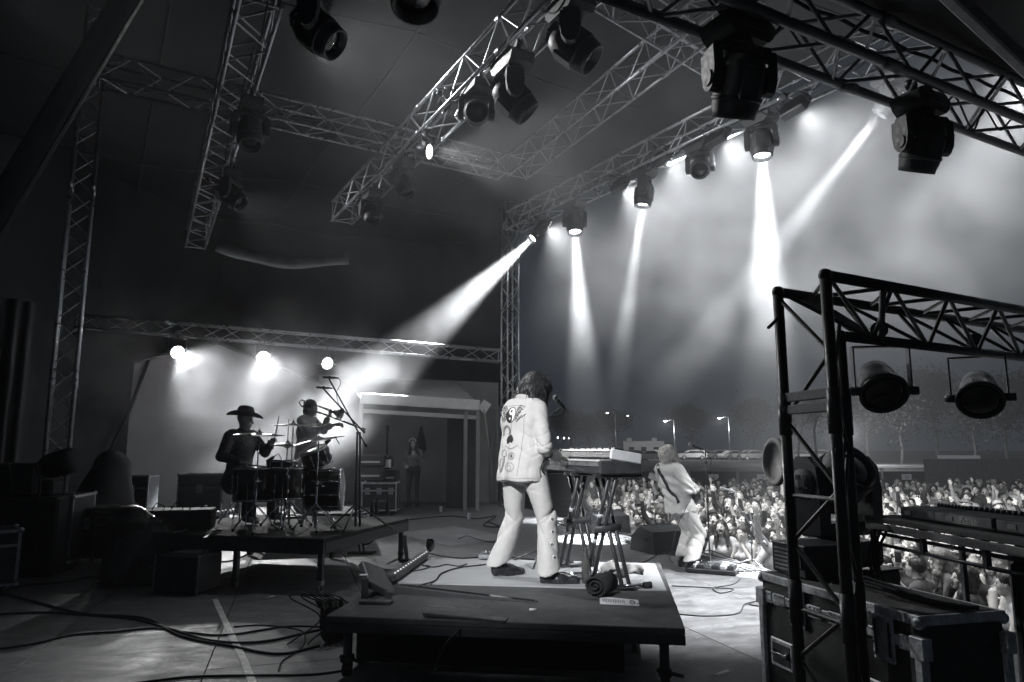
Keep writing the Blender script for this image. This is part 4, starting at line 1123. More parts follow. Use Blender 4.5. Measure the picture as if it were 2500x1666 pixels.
# ================================================================== stage gear
def text_mesh(s, size, m, parent, M, ext=.001, name='lettering'):
    cu = bpy.data.curves.new(name, 'FONT'); cu.body = s; cu.size = size; cu.extrude = ext; cu.align_x = 'CENTER'; cu.align_y = 'CENTER'
    t = bpy.data.objects.new('tmp', cu); COL.objects.link(t); bpy.context.view_layer.update()
    me = bpy.data.meshes.new_from_object(t.evaluated_get(bpy.context.evaluated_depsgraph_get())); bpy.data.objects.remove(t)
    me.name = name; me.materials.clear(); me.materials.append(m); return link(name, me, parent, M)
def catmull(pts, n=8):
    pts = [Vector(p) for p in pts]; q = [pts[0]*2-pts[1]]+pts+[pts[-1]*2-pts[-2]]; out = []
    for i in range(1, len(q)-2):
        for k in range(n):
            t = k/n; a, b, c, d = q[i-1], q[i], q[i+1], q[i+2]
            out.append(.5*((2*b)+(-a+c)*t+(2*a-5*b+4*c-d)*t*t+(-a+3*b-3*c+d)*t**3))
    return out+[pts[-1]]
def cable(label, px, z=0.0, r=.006, n=8, m=None, name='cable', group='cables on the stage', pts=None):
    p = pts if pts is not None else [PZ(u, v, z)+Vector((0, 0, r)) for u, v in px]
    o = MB().tube(catmull(p, n), r, 6).build(name, m or RUB)
    tag(o, label, 'cable', group); return o
CARPET = mat('riser_carpet', .09, .95, var=.35, vs=9, bump=.7, bs=240)
BIRCH = mat('birch_ply', .42, .6, var=.16, vs=2.2, bump=.08, bs=60, stretch=(1, 5, 1), wear=.1)
# ---- keyboard riser
KE2 = Vector((.145, .989, 0)); KE1 = Vector((-KE2.y, KE2.x, 0)); K0 = Vector((1.03, 4.44, 0))
KZ = .4
def kp(a, b, z=KZ): return K0+KE1*a+KE2*b+Vector((0, 0, z))
KR = basis(-KE1)
kr = empty('keyboard_riser', K0, label='carpeted black riser the keyboard player stands on', cat='riser')
mv = Matrix.Translation(-K0)
def kpart(name, mb, m): return mb.build(name, m, kr, mv)
kpart('deck', MB().box(kp(1.125, 1.25, KZ-.02), (2.25, 2.5, .04), rot=KR, b=.005), CARPET)
for a, b, sx, sy in ((1.125, .02, 2.25, .045), (1.125, 2.48, 2.25, .045), (.02, 1.25, .045, 2.4), (2.23, 1.25, .045, 2.4)):
    kpart('side_rail', MB().box(kp(a, b, KZ-.07), (sx, sy, .058), rot=KR, b=.004), BLK)
for a, b in ((.12, .1), (2.13, .1), (.12, 2.4), (2.13, 2.4), (1.125, .1)):
    if a == 1.125: continue
    kpart('leg', MB().cyl(kp(a, b, .05), kp(a, b, KZ-.05), .03, n=14), BLKM)
    mb = MB(); mb.cyl(kp(a, b, .06)-KE1*.02, kp(a, b, .06)+KE1*.02, .05, n=16); mb.box(kp(a, b, .12), (.08, .07, .05), rot=KR, b=.01)
    mb.cyl(kp(a, b, .13)+KE1*.05, kp(a, b, .1)-KE1*.11, .012, n=8)
    kpart('caster', mb, RUB)
kpart('frame_tube', MB().tube([kp(.3, .12, .22), kp(.3, .12, .32), kp(.5, .14, .32), kp(1.9, .14, .32)], .02, 8), BLKM)
o = drape('riser_skirt', kp(.36, .45, 0), kp(2.2, .45, 0), .005, .31, .006, 40, SKIRT); tag(o, 'black cloth hanging under the front of the keyboard riser', 'skirt')
# plywood board on the riser
bf = [PZ(945, 1421, .412), PZ(1627, 1440, .412), PZ(1599, 1376, .412), PZ(1045, 1361, .412)]
mb = MB(); mb.add([p for p in bf]+[p-Vector((0, 0, .0105)) for p in bf], [(0, 1, 2, 3), (7, 6, 5, 4), (0, 4, 5, 1), (1, 5, 6, 2), (2, 6, 7, 3), (3, 7, 4, 0)])
tag(mb.build('plywood_sheet', BIRCH), 'pale plywood sheet lying on the keyboard riser under the player', 'board')
# set list taped down
SL = empty('set_list', PZ(1510, 1465, .402), label='white printed set list taped to the riser near its front right corner', cat='paper')
c = [PZ(1465, 1475, .4025), PZ(1561, 1480, .4025), PZ(1558, 1465, .4025), PZ(1463, 1456, .4025)]
cen = SL.location.copy()
MB().sheet([p-cen for p in c]).build('sheet', PAPER, SL)
ink = mat('print_ink', .03, .7, cool=0); mb = MB(); up_ = Vector((0, 0, .0012))
qd = lambda a, b: c[0].lerp(c[1], a).lerp(c[3].lerp(c[2], a), b)-cen+up_
for i in range(13):
    a = .08+i*.045; L = .32+.3*((i*7 % 5)/5)
    mb.sheet([qd(a, .5-L/2), qd(a+.018, .5-L/2), qd(a+.018, .5+L/2), qd(a, .5+L/2)])
for k in range(14):
    t0, t1 = k/14*2*PI, (k+1)/14*2*PI
    f = lambda r, t: qd(.84+r*.075*math.cos(t), .5+r*.34*math.sin(t)); mb.sheet([f(.7, t0), f(1, t0), f(1, t1), f(.7, t1)])
for k in range(4): mb.sheet([qd(.80+k*.025, .4), qd(.815+k*.025, .4), qd(.815+k*.025, .62), qd(.80+k*.025, .62)])
mb.build('print', ink, SL)
for u in ((1453, 1464), (1567, 1474)):
    p = PZ(*u, .4035)-cen; MB().box(p, (.07, .018, .001), rot=KR).build('tape', BLK, SL)
# ---- keyboards on their stand
kd = Vector((-.295, .955, 0)).normalized(); kw = Vector((kd.y, -kd.x, 0))   # along the keys, and away from the player
kb0 = P(1465, 1150, 5.35); kb0.z = 1.265
KB = basis(kd)                                  # x along, y = left of kd => towards player
def kbp(x, y, z): return kb0+kd*x+kw*y+Vector((0, 0, z))
SILV = mat('silver_panel', .45, .3, .6, var=.15, vs=10)
WKEY = mat('white_key', .8, .3, cool=0); BKEY = mat('black_key', .03, .3)
lk = empty('stage_piano', kb0, label='long black stage piano with silver front strip, lower of the two keyboards', cat='keyboard')
mvk = Matrix.Translation(-kb0)
MB().box(kbp(.6, .17, .05), (1.2, .34, .10), rot=KB, b=.012).build('case', PLAS, lk, mvk)
MB().box(kbp(.6, -.003, .075), (1.16, .008, .03), rot=KB).build('front_strip', SILV, lk, mvk)
MB().box(kbp(.012, .17, .052), (.03, .345, .11), rot=KB, b=.012).build('end_cheek', BLK, lk, mvk)
def keyset(parent, f, n, y0, L, z, mvx):
    mb = MB(); st = L/n
    for i in range(n): mb.box(f(.04+(i+.5)*st, y0+.07, z), (st*.92, .14, .014), rot=KB, b=.002)
    o = mb.build('white_keys', WKEY, parent, mvx); o['kind'] = 'stuff'
    mb = MB()
    for i in range(n-1):
        if i % 7 not in (2, 6): mb.box(f(.04+(i+1)*st, y0+.095, z+.012), (st*.5, .085, .014), rot=KB, b=.002)
    o = mb.build('black_keys', BKEY, parent, mvx); o['kind'] = 'stuff'
keyset(lk, kbp, 44, .005, 1.1, .103, mvk)
uk = empty('synthesizer', kb0+Vector((0, 0, .118)), label='pale synthesizer with visible keys, upper of the two keyboards', cat='keyboard')
mvu = Matrix.Translation(-kb0-Vector((0, 0, .118))); ro = Matrix.Rotation(R(9), 3, kd)
def ukp(x, y, z): return kb0+Vector((0, 0, .118))+kd*x+kw*.09+ro @ (kw*y+Vector((0, 0, z)))
KU = ro @ KB
mb = MB(); mb.box(ukp(.55, .125, .03), (1.1, .25, .06), rot=KU, b=.01); mb.build('case', PLAS, uk, mvu)
for i in range(2): MB().box(ukp(.006+1.09*i, .125, .036), (.03, .26, .08), rot=KU, b=.008).build('end_cheek', WHITE, uk, mvu)
mb = MB(); st = 1.0/29
for i in range(29): mb.box(ukp(.05+(i+.5)*st, .07, .066), (st*.92, .14, .016), rot=KU, b=.002)
o = mb.build('white_keys', WKEY, uk, mvu); o['kind'] = 'stuff'
mb = MB()
for i in range(28):
    if i % 7 not in (2, 6): mb.box(ukp(.05+(i+1)*st, .095, .082), (st*.55, .085, .024), rot=KU, b=.002)
o = mb.build('black_keys', BKEY, uk, mvu); o['kind'] = 'stuff'
mb = MB()
for i in range(26):
    for j in range(3): mb.cyl(ukp(.08+i*.037, .17+j*.028, .062), ukp(.08+i*.037, .17+j*.028, .085), .009, n=8)
o = mb.build('control_knobs', PLAS, uk, mvu); o['kind'] = 'stuff'
def xstand(lab, x0, x1):
    s = empty('keyboard_stand', kbp((x0+x1)/2, .17, -kb0.z+KZ), label=lab, cat='stand', group='x-shaped keyboard stands'); mvs = Matrix.Translation(-s.location)
    zt, zb = -.02, -kb0.z+KZ+.035
    for y in (.10, .16): MB().cyl(kbp(x0, y, zt), kbp(x1, y, zb), .0165, n=10).build('brace_tube', BLKM, s, mvs)
    for y in (.19, .25): MB().cyl(kbp(x1, y, zt), kbp(x0, y, zb), .0165, n=10).build('brace_tube', BLKM, s, mvs)
    for x in (x0, x1):
        MB().cyl(kbp(x, -.06, zb), kbp(x, .4, zb), .018, n=10).build('foot_bar', CHR if x == x0 else BLKM, s, mvs)
        for y in (-.06, .4): MB().cyl(kbp(x, y-.03, zb), kbp(x, y+.03, zb), .026, n=10).build('foot_cap', RUB, s, mvs)
        MB().box(kbp(x, .17, zt+.008), (.045, .4, .03), rot=KB, b=.006).build('top_bar', BLKM, s, mvs)
    MB().cyl(kbp((x0+x1)/2, .06, (zt+zb)/2), kbp((x0+x1)/2, .29, (zt+zb)/2), .035, n=14).build('pivot', PLAS, s, mvs)
    for k in (.35, .6): MB().cyl(kbp(x0*(1-k)+x1*k, .098, zt*(1-k)+zb*k), kbp(x0*(1-k-.04)+x1*(k+.04), .098, zt*(1-k-.04)+zb*(k+.04)), .0185, n=10).build('tape_band', WHITE, s, mvs)
xstand('black x-shaped stand under the near end of the keyboards', .06, .52)
xstand('black x-shaped stand under the far end of the keyboards', .66, 1.12)
# ---- microphone stands
MESHG = mat('mic_grille', .35, .4, .8, bump=.5, bs=300)
def mic(parent, tip, back, s=1.0):
    d = (Vector(back)-Vector(tip)).normalized(); B = zbasis(d); M = TR(tip, B)
    m = MB().lathe([(.011, 0), (.011, .01), (.013, .02), (.016, .11), (.02, .135)] if False else [(.0, .0), (.015, .004), (.024, .02), (.026, .038), (.023, .055)], 14, M).build('mic_grille', MESHG, parent)
    MB().lathe([(.024, .053), (.024, .062), (.018, .07), (.012, .17), (.011, .2), (.0, .2)], 14, M).build('mic_body', PLAS, parent)
def mic_stand(label, base, height, boom=None, z0=0, tip=None, boom_back=.25, r=.009, legs=3, group='microphone stands', yaw=.3):
    b = Vector((base.x, base.y, z0)); s = empty('microphone_stand', b, label=label, cat='microphone stand', group=group)
    MB().cyl((0, 0, .1), (0, 0, height*.62), r*1.25, n=10).build('lower_tube', BLKM, s); MB().cyl((0, 0, height*.6), (0, 0, height), r*.85, n=10).build('upper_tube', BLKM, s)
    MB().cyl((0, 0, height*.58), (0, 0, height*.63), r*2.2, n=10).build('clutch', PLAS, s)
    for k in range(legs):
        a = yaw+2*PI*k/legs; MB().tube([(0, 0, .13), (.1*math.cos(a), .1*math.sin(a), .1), (.33*math.cos(a), .33*math.sin(a), .012)], .0085, 7).build('leg', BLKM, s)
    if boom is not None:
        tp = Vector(boom)-b; d = (tp-Vector((0, 0, height))).normalized()
        MB().cyl(Vector((0, 0, height))-d*boom_back, tp, r*.75, n=8).build('boom_arm', BLKM, s)
        MB().cyl(Vector((0, 0, height))-d*boom_back, Vector((0, 0, height))-d*(boom_back-.08), r*1.8, n=8).build('counterweight', PLAS, s)
        MB().ball((0, 0, height), .024, 10).build('knuckle', PLAS, s)
    return s
ks = mic_stand('boom microphone stand beyond the keyboard player', P(1318, 1300, 6.6), 1.3, P(1378, 990, 6.35), KZ, boom_back=.1)
mk = empty('vocal_microphone', P(1353, 966, 6.35), label='vocal microphone in front of the keyboard player\'s face', cat='microphone'); t0 = mk.location.copy()
mic(mk, (0, 0, 0), P(1390, 1012, 6.35)-t0)
cable('microphone cable drooping from the vocal microphone', None, r=.005, pts=[P(1374, 1000, 6.35), P(1375, 1012, 6.37), P(1355, 1018, 6.45), P(1338, 1022, 6.5), P(1335, 1060, 6.5), P(1333, 1130, 6.5)])
# guitarist's stands
sA = mic_stand('straight microphone stand beside the guitarist', PZ(1733, 1368, 0), 1.28, P(1722, 1100, 8.9), 0, boom_back=.05)
mk = empty('vocal_microphone', P(1680, 1084, 8.9), label='microphone tilted up before the guitarist\'s face', cat='microphone'); t0 = mk.location.copy(); mic(mk, (0, 0, 0), P(1705, 1094, 8.9)-t0)
cable('thin cable curling off the tilted microphone', None, r=.004, pts=[P(1706, 1095, 8.9), P(1718, 1108, 8.9), P(1735, 1120, 8.95), P(1733, 1160, 9.0)])
sB = mic_stand('low boom microphone stand near the stage edge', PZ(1838, 1393, 0), .55, P(1766, 1190, 8.7), 0, boom_back=.35, yaw=.8)
mk = empty('boom_microphone', P(1758, 1190, 8.7), label='bright pencil microphone on the low boom near the crowd', cat='microphone'); t0 = mk.location.copy()
MB().cyl((0, 0, 0), P(1794, 1201, 8.7)-t0, .012, n=10).build('mic_body', WHITE, mk)
# overhead pair at the drum riser
so = empty('overhead_stand', P(868, 1276, 8.0), label='tall black stand with two long booms over the drums', cat='microphone stand'); so.location.z = .55; t0 = so.location.copy()
top = P(872, 1055, 8.0)-t0
MB().cyl((0, 0, .05), top, .013, n=10).build('pole', BLKM, so); MB().cyl((.05, 0, .05), top+Vector((.03, 0, 0)), .013, n=10).build('pole', BLKM, so)
for i, (u, v, u2, v2) in enumerate(((803, 925, 895, 1092), (790, 950, 890, 1058))):
    MB().cyl(P(u, v, 7.95)-t0, P(u2, v2, 8.0)-t0, .0085, n=8).build('boom_arm', BLKM, so)
    MB().cyl(P(u2-4, v2-8, 8.0)-t0, P(u2, v2, 8.0)-t0, .016, n=8).build('counterweight', PLAS, so)
for k in range(3):
    a = .4+k*2.1; MB().tube([(0, 0, .3), (.42*math.cos(a), .42*math.sin(a), .01)], .01, 7).build('leg', BLKM, so)
for i, (u, v, lab) in enumerate(((805, 921, 'upper pencil microphone over the drums'), (790, 946, 'lower pencil microphone over the drums'))):
    m_ = empty('pencil_microphone', P(u, v, 7.95), label=lab, cat='microphone', group='overhead pencil microphones'); t1 = m_.location.copy()
    MB().cyl(P(u-17, v, 7.95)-t1, P(u+14, v+2, 7.95)-t1, .012, n=10).build('mic_body', PLAS, m_); MB().cyl(P(u+14, v+2, 7.95)-t1, P(u+22, v+3, 7.95)-t1, .008, n=8).build('connector', BLKM, m_)
    MB().box(P(u, v+1, 7.95)-t1, (.02, .03, .04), b=.004).build('clip', PLAS, m_)
cable('cable looping from the upper overhead microphone', None, r=.004, pts=[P(826, 923, 7.95), P(832, 935, 7.95), P(822, 960, 7.95), P(826, 985, 7.97), P(840, 1010, 8.0)])

# ---- drum riser
DE1 = Vector((-.97, .24, 0)).normalized(); DE2 = Vector((-DE1.y*-1, 0, 0)) ; DE2 = Vector((DE1.y, -DE1.x, 0))
D0_ = Vector((-1.93, 7.5, 0)); DZ = .55
def dp(a, b, z=DZ): return D0_+DE1*a+DE2*b+Vector((0, 0, z))
DRm = basis(-DE1); dr = empty('drum_riser', D0_, label='black carpeted riser on legs carrying the drum kit', cat='riser'); mvd = Matrix.Translation(-D0_)
def dpart(name, mb, m): return mb.build(name, m, dr, mvd)
dpart('deck', MB().box(dp(1.2, 1.15, DZ-.02), (2.4, 2.3, .04), rot=DRm, b=.006), mat('black_carpet', .03, .95, var=.4, vs=12, bump=.6, bs=200, cool=.05))
for a, b, sx, sy in ((1.2, .02, 2.4, .045), (1.2, 2.28, 2.4, .045), (.02, 1.15, .045, 2.2), (2.38, 1.15, .045, 2.2)): dpart('side_rail', MB().box(dp(a, b, DZ-.1), (sx, sy, .118), rot=DRm, b=.004), BLK)
for a, b in ((.06, .08), (1.05, .08), (2.3, .08), (.06, 2.2), (1.05, 2.2), (2.3, 2.2)):
    dpart('leg', MB().box(dp(a, b, .27), (.055, .055, .5), rot=DRm, b=.004), BLKM)
    mb = MB(); mb.cyl(dp(a, b, .05)-DE1*.018, dp(a, b, .05)+DE1*.018, .048, n=16); mb.box(dp(a, b, .1), (.06, .07, .05), rot=DRm, b=.006); dpart('caster', mb, RUB if (a, b) != (.06, .08) else STEEL)
for (u, v), (u2, v2) in (((425, 1292), (470, 1282)), ((500, 1305), (518, 1290))):
    p, q = PZ(u, v+8, DZ+.003), PZ(u2, v2+8, DZ+.003); d = q-p
    tag(MB().box((p+q)/2, (d.length, .03, .0025), rot=basis(d)).build('tape_strip', WHITE), 'white tape strip on the drum riser edge, %s one' % ('left' if u < 450 else 'right'), 'tape', 'tape strips on the drum riser')

# ---- drums
SHELL = mat('black_drum_lacquer', .02, .12, var=.1, vs=6, cool=.05); HEAD = mat('drum_head', .6, .5, var=.1, cool=0); BRONZE = mat('cymbal_bronze', .38, .3, .9, var=.15, vs=5, bump=.15, bs=200, stretch=(1, 1, 1), cool=0)
def drum(name, label, c, ax, r, L, lugs=8, legs=0, floor=DZ, heads=(1, 1)):
    c = Vector(c); B = zbasis(ax); root = empty(name, label=label, cat='drum', group='drums of the kit', M=TR(c, B))
    MB().lathe([(r*.97, -L/2), (r, -L/2+.01), (r, L/2-.01), (r*.97, L/2)], 36).build('shell', SHELL, root)
    for s, hs in zip((-1, 1), heads):
        if hs: MB().lathe([(0, s*(L/2+.004)), (r*.99, s*(L/2+.004)), (r*.99, s*(L/2+.001)), (0, s*(L/2+.001))], 36).build('drum_head', HEAD, root)
        MB().lathe([(r*1.0, s*(L/2-.012)), (r*1.03, s*(L/2-.012)), (r*1.03, s*(L/2+.014)), (r*1.0, s*(L/2+.014)), (r*1.0, s*(L/2-.012))], 36).build('hoop', CHR, root)
    for k in range(lugs):
        a = 2*PI*(k+.3)/lugs; x, y = r*1.02*math.cos(a), r*1.02*math.sin(a); mb = MB()
        mb.cyl((x, y, -L/2), (x, y, L/2), .004, n=6)
        for z in (-L*.24, L*.24): mb.box((x, y, z), (.022, .022, .05), rot=rotz(a), b=.005)
        mb.build('lug', CHR, root)
    inv = B.inverted()
    for k in range(legs):
        a = 2*PI*k/legs+.5; p = c+Vector((math.cos(a), math.sin(a), 0))*(r+.015)
        mb = MB(); mb.tube([inv @ (Vector((p.x, p.y, c.z))-c), inv @ (Vector((p.x, p.y, floor+.06))-c), inv @ (Vector((p.x+.05*math.cos(a), p.y+.05*math.sin(a), floor+.01))-c)], .007, 6); mb.build('leg', CHR, root)
    return root
def at(u, v, d): return P(u, v, d)
drum('floor_tom', 'large black floor tom nearest the drummer', at(628, 1182, 8.40), (0, 0, 1), .27, .36, 8, 3)
drum('floor_tom', 'second black floor tom in the middle of the kit', at(706, 1180, 8.30), (0, 0, 1), .20, .34, 8, 3)
drum('bass_drum', 'black bass drum facing the audience at the right of the kit', at(792, 1196, 8.50), (.97, .1, 0), .245, .40, 10, 0)
drum('rack_tom', 'tilted rack tom mounted above the bass drum', at(772, 1118, 8.45), (-.3, -.25, .9), .165, .2, 6, 0)
drum('snare_drum', 'shallow snare drum with chrome hoop beyond the floor toms', at(690, 1140, 8.75), (0, 0, 1), .18, .14, 8, 0)
def stand_base(root, foot, h, legs=3, rr=.27, yaw=.2):
    MB().cyl((0, 0, .03), (0, 0, h*.55), .0125, n=10).build('lower_tube', CHR, root); MB().cyl((0, 0, h*.5), (0, 0, h), .0085, n=8).build('upper_tube', CHR, root)
    MB().cyl((0, 0, h*.5), (0, 0, h*.56), .022, n=10).build('clutch', CHR, root); MB().box((.03, 0, h*.53), (.05, .012, .02), b=.004).build('wing_nut', CHR, root)
    for k in range(legs):
        a = yaw+2*PI*k/legs; MB().tube([(0, 0, .3), (rr*.6*math.cos(a), rr*.6*math.sin(a), .14), (rr*math.cos(a), rr*math.sin(a), .012)], .009, 7).build('leg', CHR, root)
        MB().ball((rr*math.cos(a), rr*math.sin(a), .015), .018, 8).build('rubber_foot', RUB, root)
def cymbal(label, u, v, d, rpx, tilt=(0, 0), second=False, base=None):
    c = at(u, v, d); r = rpx*d/F; root = empty('cymbal_stand', (c.x, c.y, DZ), label=label, cat='cymbal stand', group='cymbals of the kit'); h = c.z-DZ
    stand_base(root, None, h-.03, yaw=random.random()*2)
    B = (Matrix.Rotation(tilt[0], 3, 'X') @ Matrix.Rotation(tilt[1], 3, 'Y')).to_4x4(); pr = [(.0, .025), (r*.1, .024), (r*.17, .012), (r*.2, .008), (r*.6, -.002), (r, -.016), (r, -.018), (r*.6, -.004), (r*.2, .006), (0, .02)]
    MB().lathe(pr, 44, Matrix.Translation((0, 0, h)) @ B).build('cymbal', BRONZE, root)
    if second: MB().lathe([(a, -z-.03) for a, z in pr], 44, Matrix.Translation((0, 0, h)) @ B).build('cymbal', BRONZE, root)
    mb = MB(); mb.cyl((0, 0, h-.03), (0, 0, h+(.3 if second else .06)), .005, n=6); mb.cyl((0, 0, h+.022), (0, 0, h+.04), .014, n=10); mb.build('rod', BLKM, root)
    return root
cymbal('ride cymbal on its stand before the drummer\'s chest', 633, 1059, 8.00, 59, (R(3), R(2)))
cymbal('upper left crash cymbal of the overlapping pair', 716, 1037, 8.55, 50, (R(2), R(2)))
cymbal('upper right crash cymbal of the overlapping pair', 774, 1038, 8.85, 40, (R(3), R(3)))
cymbal('big tilted crash cymbal at the right of the kit', 778, 1073, 8.15, 62, (R(5), R(-10)))
cymbal('hi-hat pair with tall rod in the middle of the kit', 702, 1084, 8.70, 40, (0, 0), True)
th = empty('drum_throne', (-3.5, 9.28, .55), label='round stool under the drummer', cat='stool')
MB().lathe([(0, .5), (.15, .5), (.17, .47), (.17, .42), (.15, .4), (0, .4)], 24).build('seat', LEATH, th); MB().cyl((0, 0, .1), (0, 0, .42), .02).build('post', CHR, th)
for k in range(3):
    a = k*2.1; MB().tube([(0, 0, .3), (.28*math.cos(a), .28*math.sin(a), .01)], .012, 7).build('leg', CHR, th)
for lab, u, v, d, u2, v2 in (('small drum microphone on the floor tom rim', 652, 1128, 8.0, 668, 1116), ('small drum microphone clipped below the tilted cymbal', 795, 1082, 7.95, 806, 1074)):
    m_ = empty('drum_microphone', at(u, v, d), label=lab, cat='microphone', group='drum microphones'); t1 = m_.location.copy()
    MB().cyl((0, 0, 0), at(u2, v2, d)-t1, .024, .018, n=12).build('mic_body', PLAS, m_); MB().tube([at(u2, v2, d)-t1, at(u2+12, v2-8, d)-t1, at(u2+22, v2+10, d)-t1], .005, 6).build('cable', RUB, m_)
# clutter on the drum riser
GLB = mat('bottle_glass', .25, .08, 0, trans=.6, cool=0); GLD = mat('dark_bottle', .03, .08, cool=.05); CLEAR = mat('clear_glass', .9, .03, trans=1.0, cool=0)
def bottle(label, base, h=.24, r=.032, m=GLD, cap=True):
    b = empty('bottle', base, label=label, cat='bottle', group='bottles on stage')
    MB().lathe([(0, 0), (r, .002), (r, h*.55), (r*.85, h*.65), (r*.38, h*.8), (r*.36, h*.98), (r*.4, h), (r*.3, h), (r*.28, h*.8), (r*.75, h*.63), (r*.9, h*.54), (r*.9, .01), (0, .01)], 18).build('glass', m, b)
    return b
for lab, u, v in (('dark bottle at the right rear of the drum riser, left of three', 908, 1262), ('dark bottle at the right rear of the drum riser, middle of three', 919, 1258), ('dark bottle at the right rear of the drum riser, right of three', 946, 1254)): bottle(lab, PZ(u, v, DZ+.002), .25, .03)
w = empty('water_bottle', PZ(500, 1277, DZ+.002), label='ribbed clear water bottle on the left of the drum riser', cat='bottle')
MB().lathe([(0, 0), (.033, 0), (.034, .02), (.031, .03), (.034, .04), (.031, .055), (.034, .07), (.031, .085), (.034, .1), (.034, .14), (.02, .18), (.013, .185), (.013, .2), (0, .2)], 18).build('glass', GLB, w); MB().cyl((0, 0, .195), (0, 0, .215), .016).build('cap', WHITE, w)
for i, (u, v, u2, v2) in enumerate(((870, 1248, 910, 1238), (872, 1255, 925, 1243), (880, 1262, 922, 1252))):
    p, q = PZ(u, v, DZ+.02), PZ(u2, v2, DZ+.02); tag(MB().cyl(p, q, .012, n=10).build('stand_tube', CHR), 'chrome hardware tube lying at the right of the drum riser, %s of three' % ('rear', 'middle', 'front')[i], 'tube', 'loose chrome tubes')
mb = MB()
for i in range(6):
    u, v, u2, v2 = 470+22*i, 1262-4*(i % 3), 500+24*i, 1258-5*(i % 2); p, q = PZ(u, v, DZ+.05), PZ(u2, v2, DZ+.05)
tb = empty('corrugated_tube', PZ(490, 1254, DZ), label='pale ribbed tube lying on the left of the drum riser', cat='tube'); t1 = tb.location.copy()
p, q = PZ(482, 1262, DZ+.05)-t1, PZ(570, 1248, DZ+.05)-t1; MB().cyl(p, q, .035, n=14).build('tube', WHITE, tb)
for k in range(9): a = p.lerp(q, .1+k*.1); d = (q-p).normalized()*.012; MB().cyl(a-d, a+d, .039, n=14).build('rib', GLD, tb)
ped = empty('kick_pedal', PZ(705, 1265, DZ), label='worn foot pedal plate between the drum stands', cat='pedal')
MB().box((0, 0, .05), (.32, .11, .015), rot=Matrix.Rotation(R(8), 3, 'Y') @ rotz(R(12)), b=.004).build('foot_plate', STEEL, ped); MB().box((0, 0, .01), (.36, .12, .012), rot=rotz(R(12)), b=.003).build('base_plate', BLKM, ped)
# ================================================================== gear around the keyboard riser
def top_(u, v, z): return PZ(u, v, z)
# rolled dark towel
tw = empty('rolled_towel', PZ(1468, 1452, KZ), label='rolled dark towel lying at the foot of the keyboard stand', cat='towel')
TOW = mat('dark_terry', .035, .95, var=.4, vs=30, bump=1.0, bs=150, cool=.05); ax = (PZ(1500, 1412, KZ)-PZ(1440, 1438, KZ)).normalized(); Bt = basis(ax)
sp = [(r*math.cos(t), r*math.sin(t)) for t, r in ((t, .01+.0048*t) for t in np.linspace(0, 5.4*PI, 90))]
mb = MB(); vs = []; L = .26
for x in (-L/2, 0, L/2):
    for i, (a, b) in enumerate(sp): vs.append(Bt @ Vector((x*(1+.04*math.sin(i*.2)), a, b*.86+.078)))
k = len(sp); mb.add(vs, [(j*k+i, j*k+i+1, (j+1)*k+i+1, (j+1)*k+i) for j in range(2) for i in range(k-1)], 0, True)
o = mb.build('roll', TOW, tw); md = o.modifiers.new('thick', 'SOLIDIFY'); md.thickness = .012
# bottle at the stand
bottle('clear glass bottle standing beside the towel', PZ(1431, 1424, .414), .27, .034, GLB)
# crumpled bag
bg_ = empty('crumpled_bag', PZ(1520, 1398, .412), label='crumpled pale cloth bag at the right of the plywood sheet', cat='bag')
bb = Blob(.012, .03); r_ = np.random.RandomState(5)
for i in range(9): bb.ell(V(-.14+.035*i, r_.uniform(-.05, .05), .03), (.05, .045, .035+.02*r_.rand()))
CLOTH = mat('crumpled_cloth', .35, .9, var=.3, vs=9, cool=0)
blob_obj('cloth', bb, [CLOTH], bg_, disp=lambda p: .014*wob(p, 60, 2)*(p[:, 2] > .012))
cable('thick grey hose looping beside the keyboard stand', [(1480, 1384), (1496, 1374), (1512, 1386), (1510, 1400), (1488, 1410), (1468, 1402)], .42, .014, m=mat('grey_hose', .3, .5, cool=0))
cable('thin cable loop on the pale end of the plywood', [(1535, 1388), (1545, 1398), (1570, 1404), (1560, 1394), (1540, 1384), (1533, 1378)], .414, .005)
# wine glass
wg = empty('wine_glass', PZ(1050, 1376, KZ+.001), label='half-full wine glass standing at the rear left of the riser', cat='glass')
MB().lathe([(0, 0), (.036, .001), (.033, .005), (.006, .01), (.004, .02), (.004, .1), (.01, .108), (.034, .13), (.041, .16), (.038, .195), (.033, .22), (.0315, .22), (.036, .195), (.039, .16), (.032, .131), (.008, .111), (0, .11)], 24).build('glass', CLEAR, wg)
MB().lathe([(0, .112), (.008, .1125), (.031, .132), (.038, .158), (0, .158)], 24).build('wine', mat('red_wine', .012, .1, cool=0), wg)
# led batten on its bracket
lb = empty('light_batten', PZ(1140, 1480, KZ), label='long black light batten on a bracket at the riser front', cat='stage lamp'); t1 = lb.location.copy()
p, q = PZ(968, 1441, KZ+.09), PZ(1313, 1484, KZ+.05); d = q-p
p = P(970, 1442, 5.28); q = P(1312, 1484, 4.95); d = q-p; Rb = basis(d)
MB().box((p+q)/2-t1, (d.length, .075, .085), rot=Rb, b=.008).build('housing', BLK, lb)
MB().box((p+q)/2-t1+Rb @ Vector((0, -.002, .044)), (d.length*.98, .05, .003), rot=Rb).build('top_strip', GLASSD, lb)
p2, q2 = P(1045, 1478, 4.9), P(1228, 1496, 4.78); d2 = q2-p2; R2 = basis(d2)
MB().box((p2+q2)/2-t1, (d2.length, .12, .05), rot=R2, b=.01).build('control_box', PLAS, lb)
MB().box((p2+q2)/2-t1+R2 @ Vector((0, -.061, .0)), (d2.length*.94, .004, .036), rot=R2).build('rear_panel', STEEL, lb)
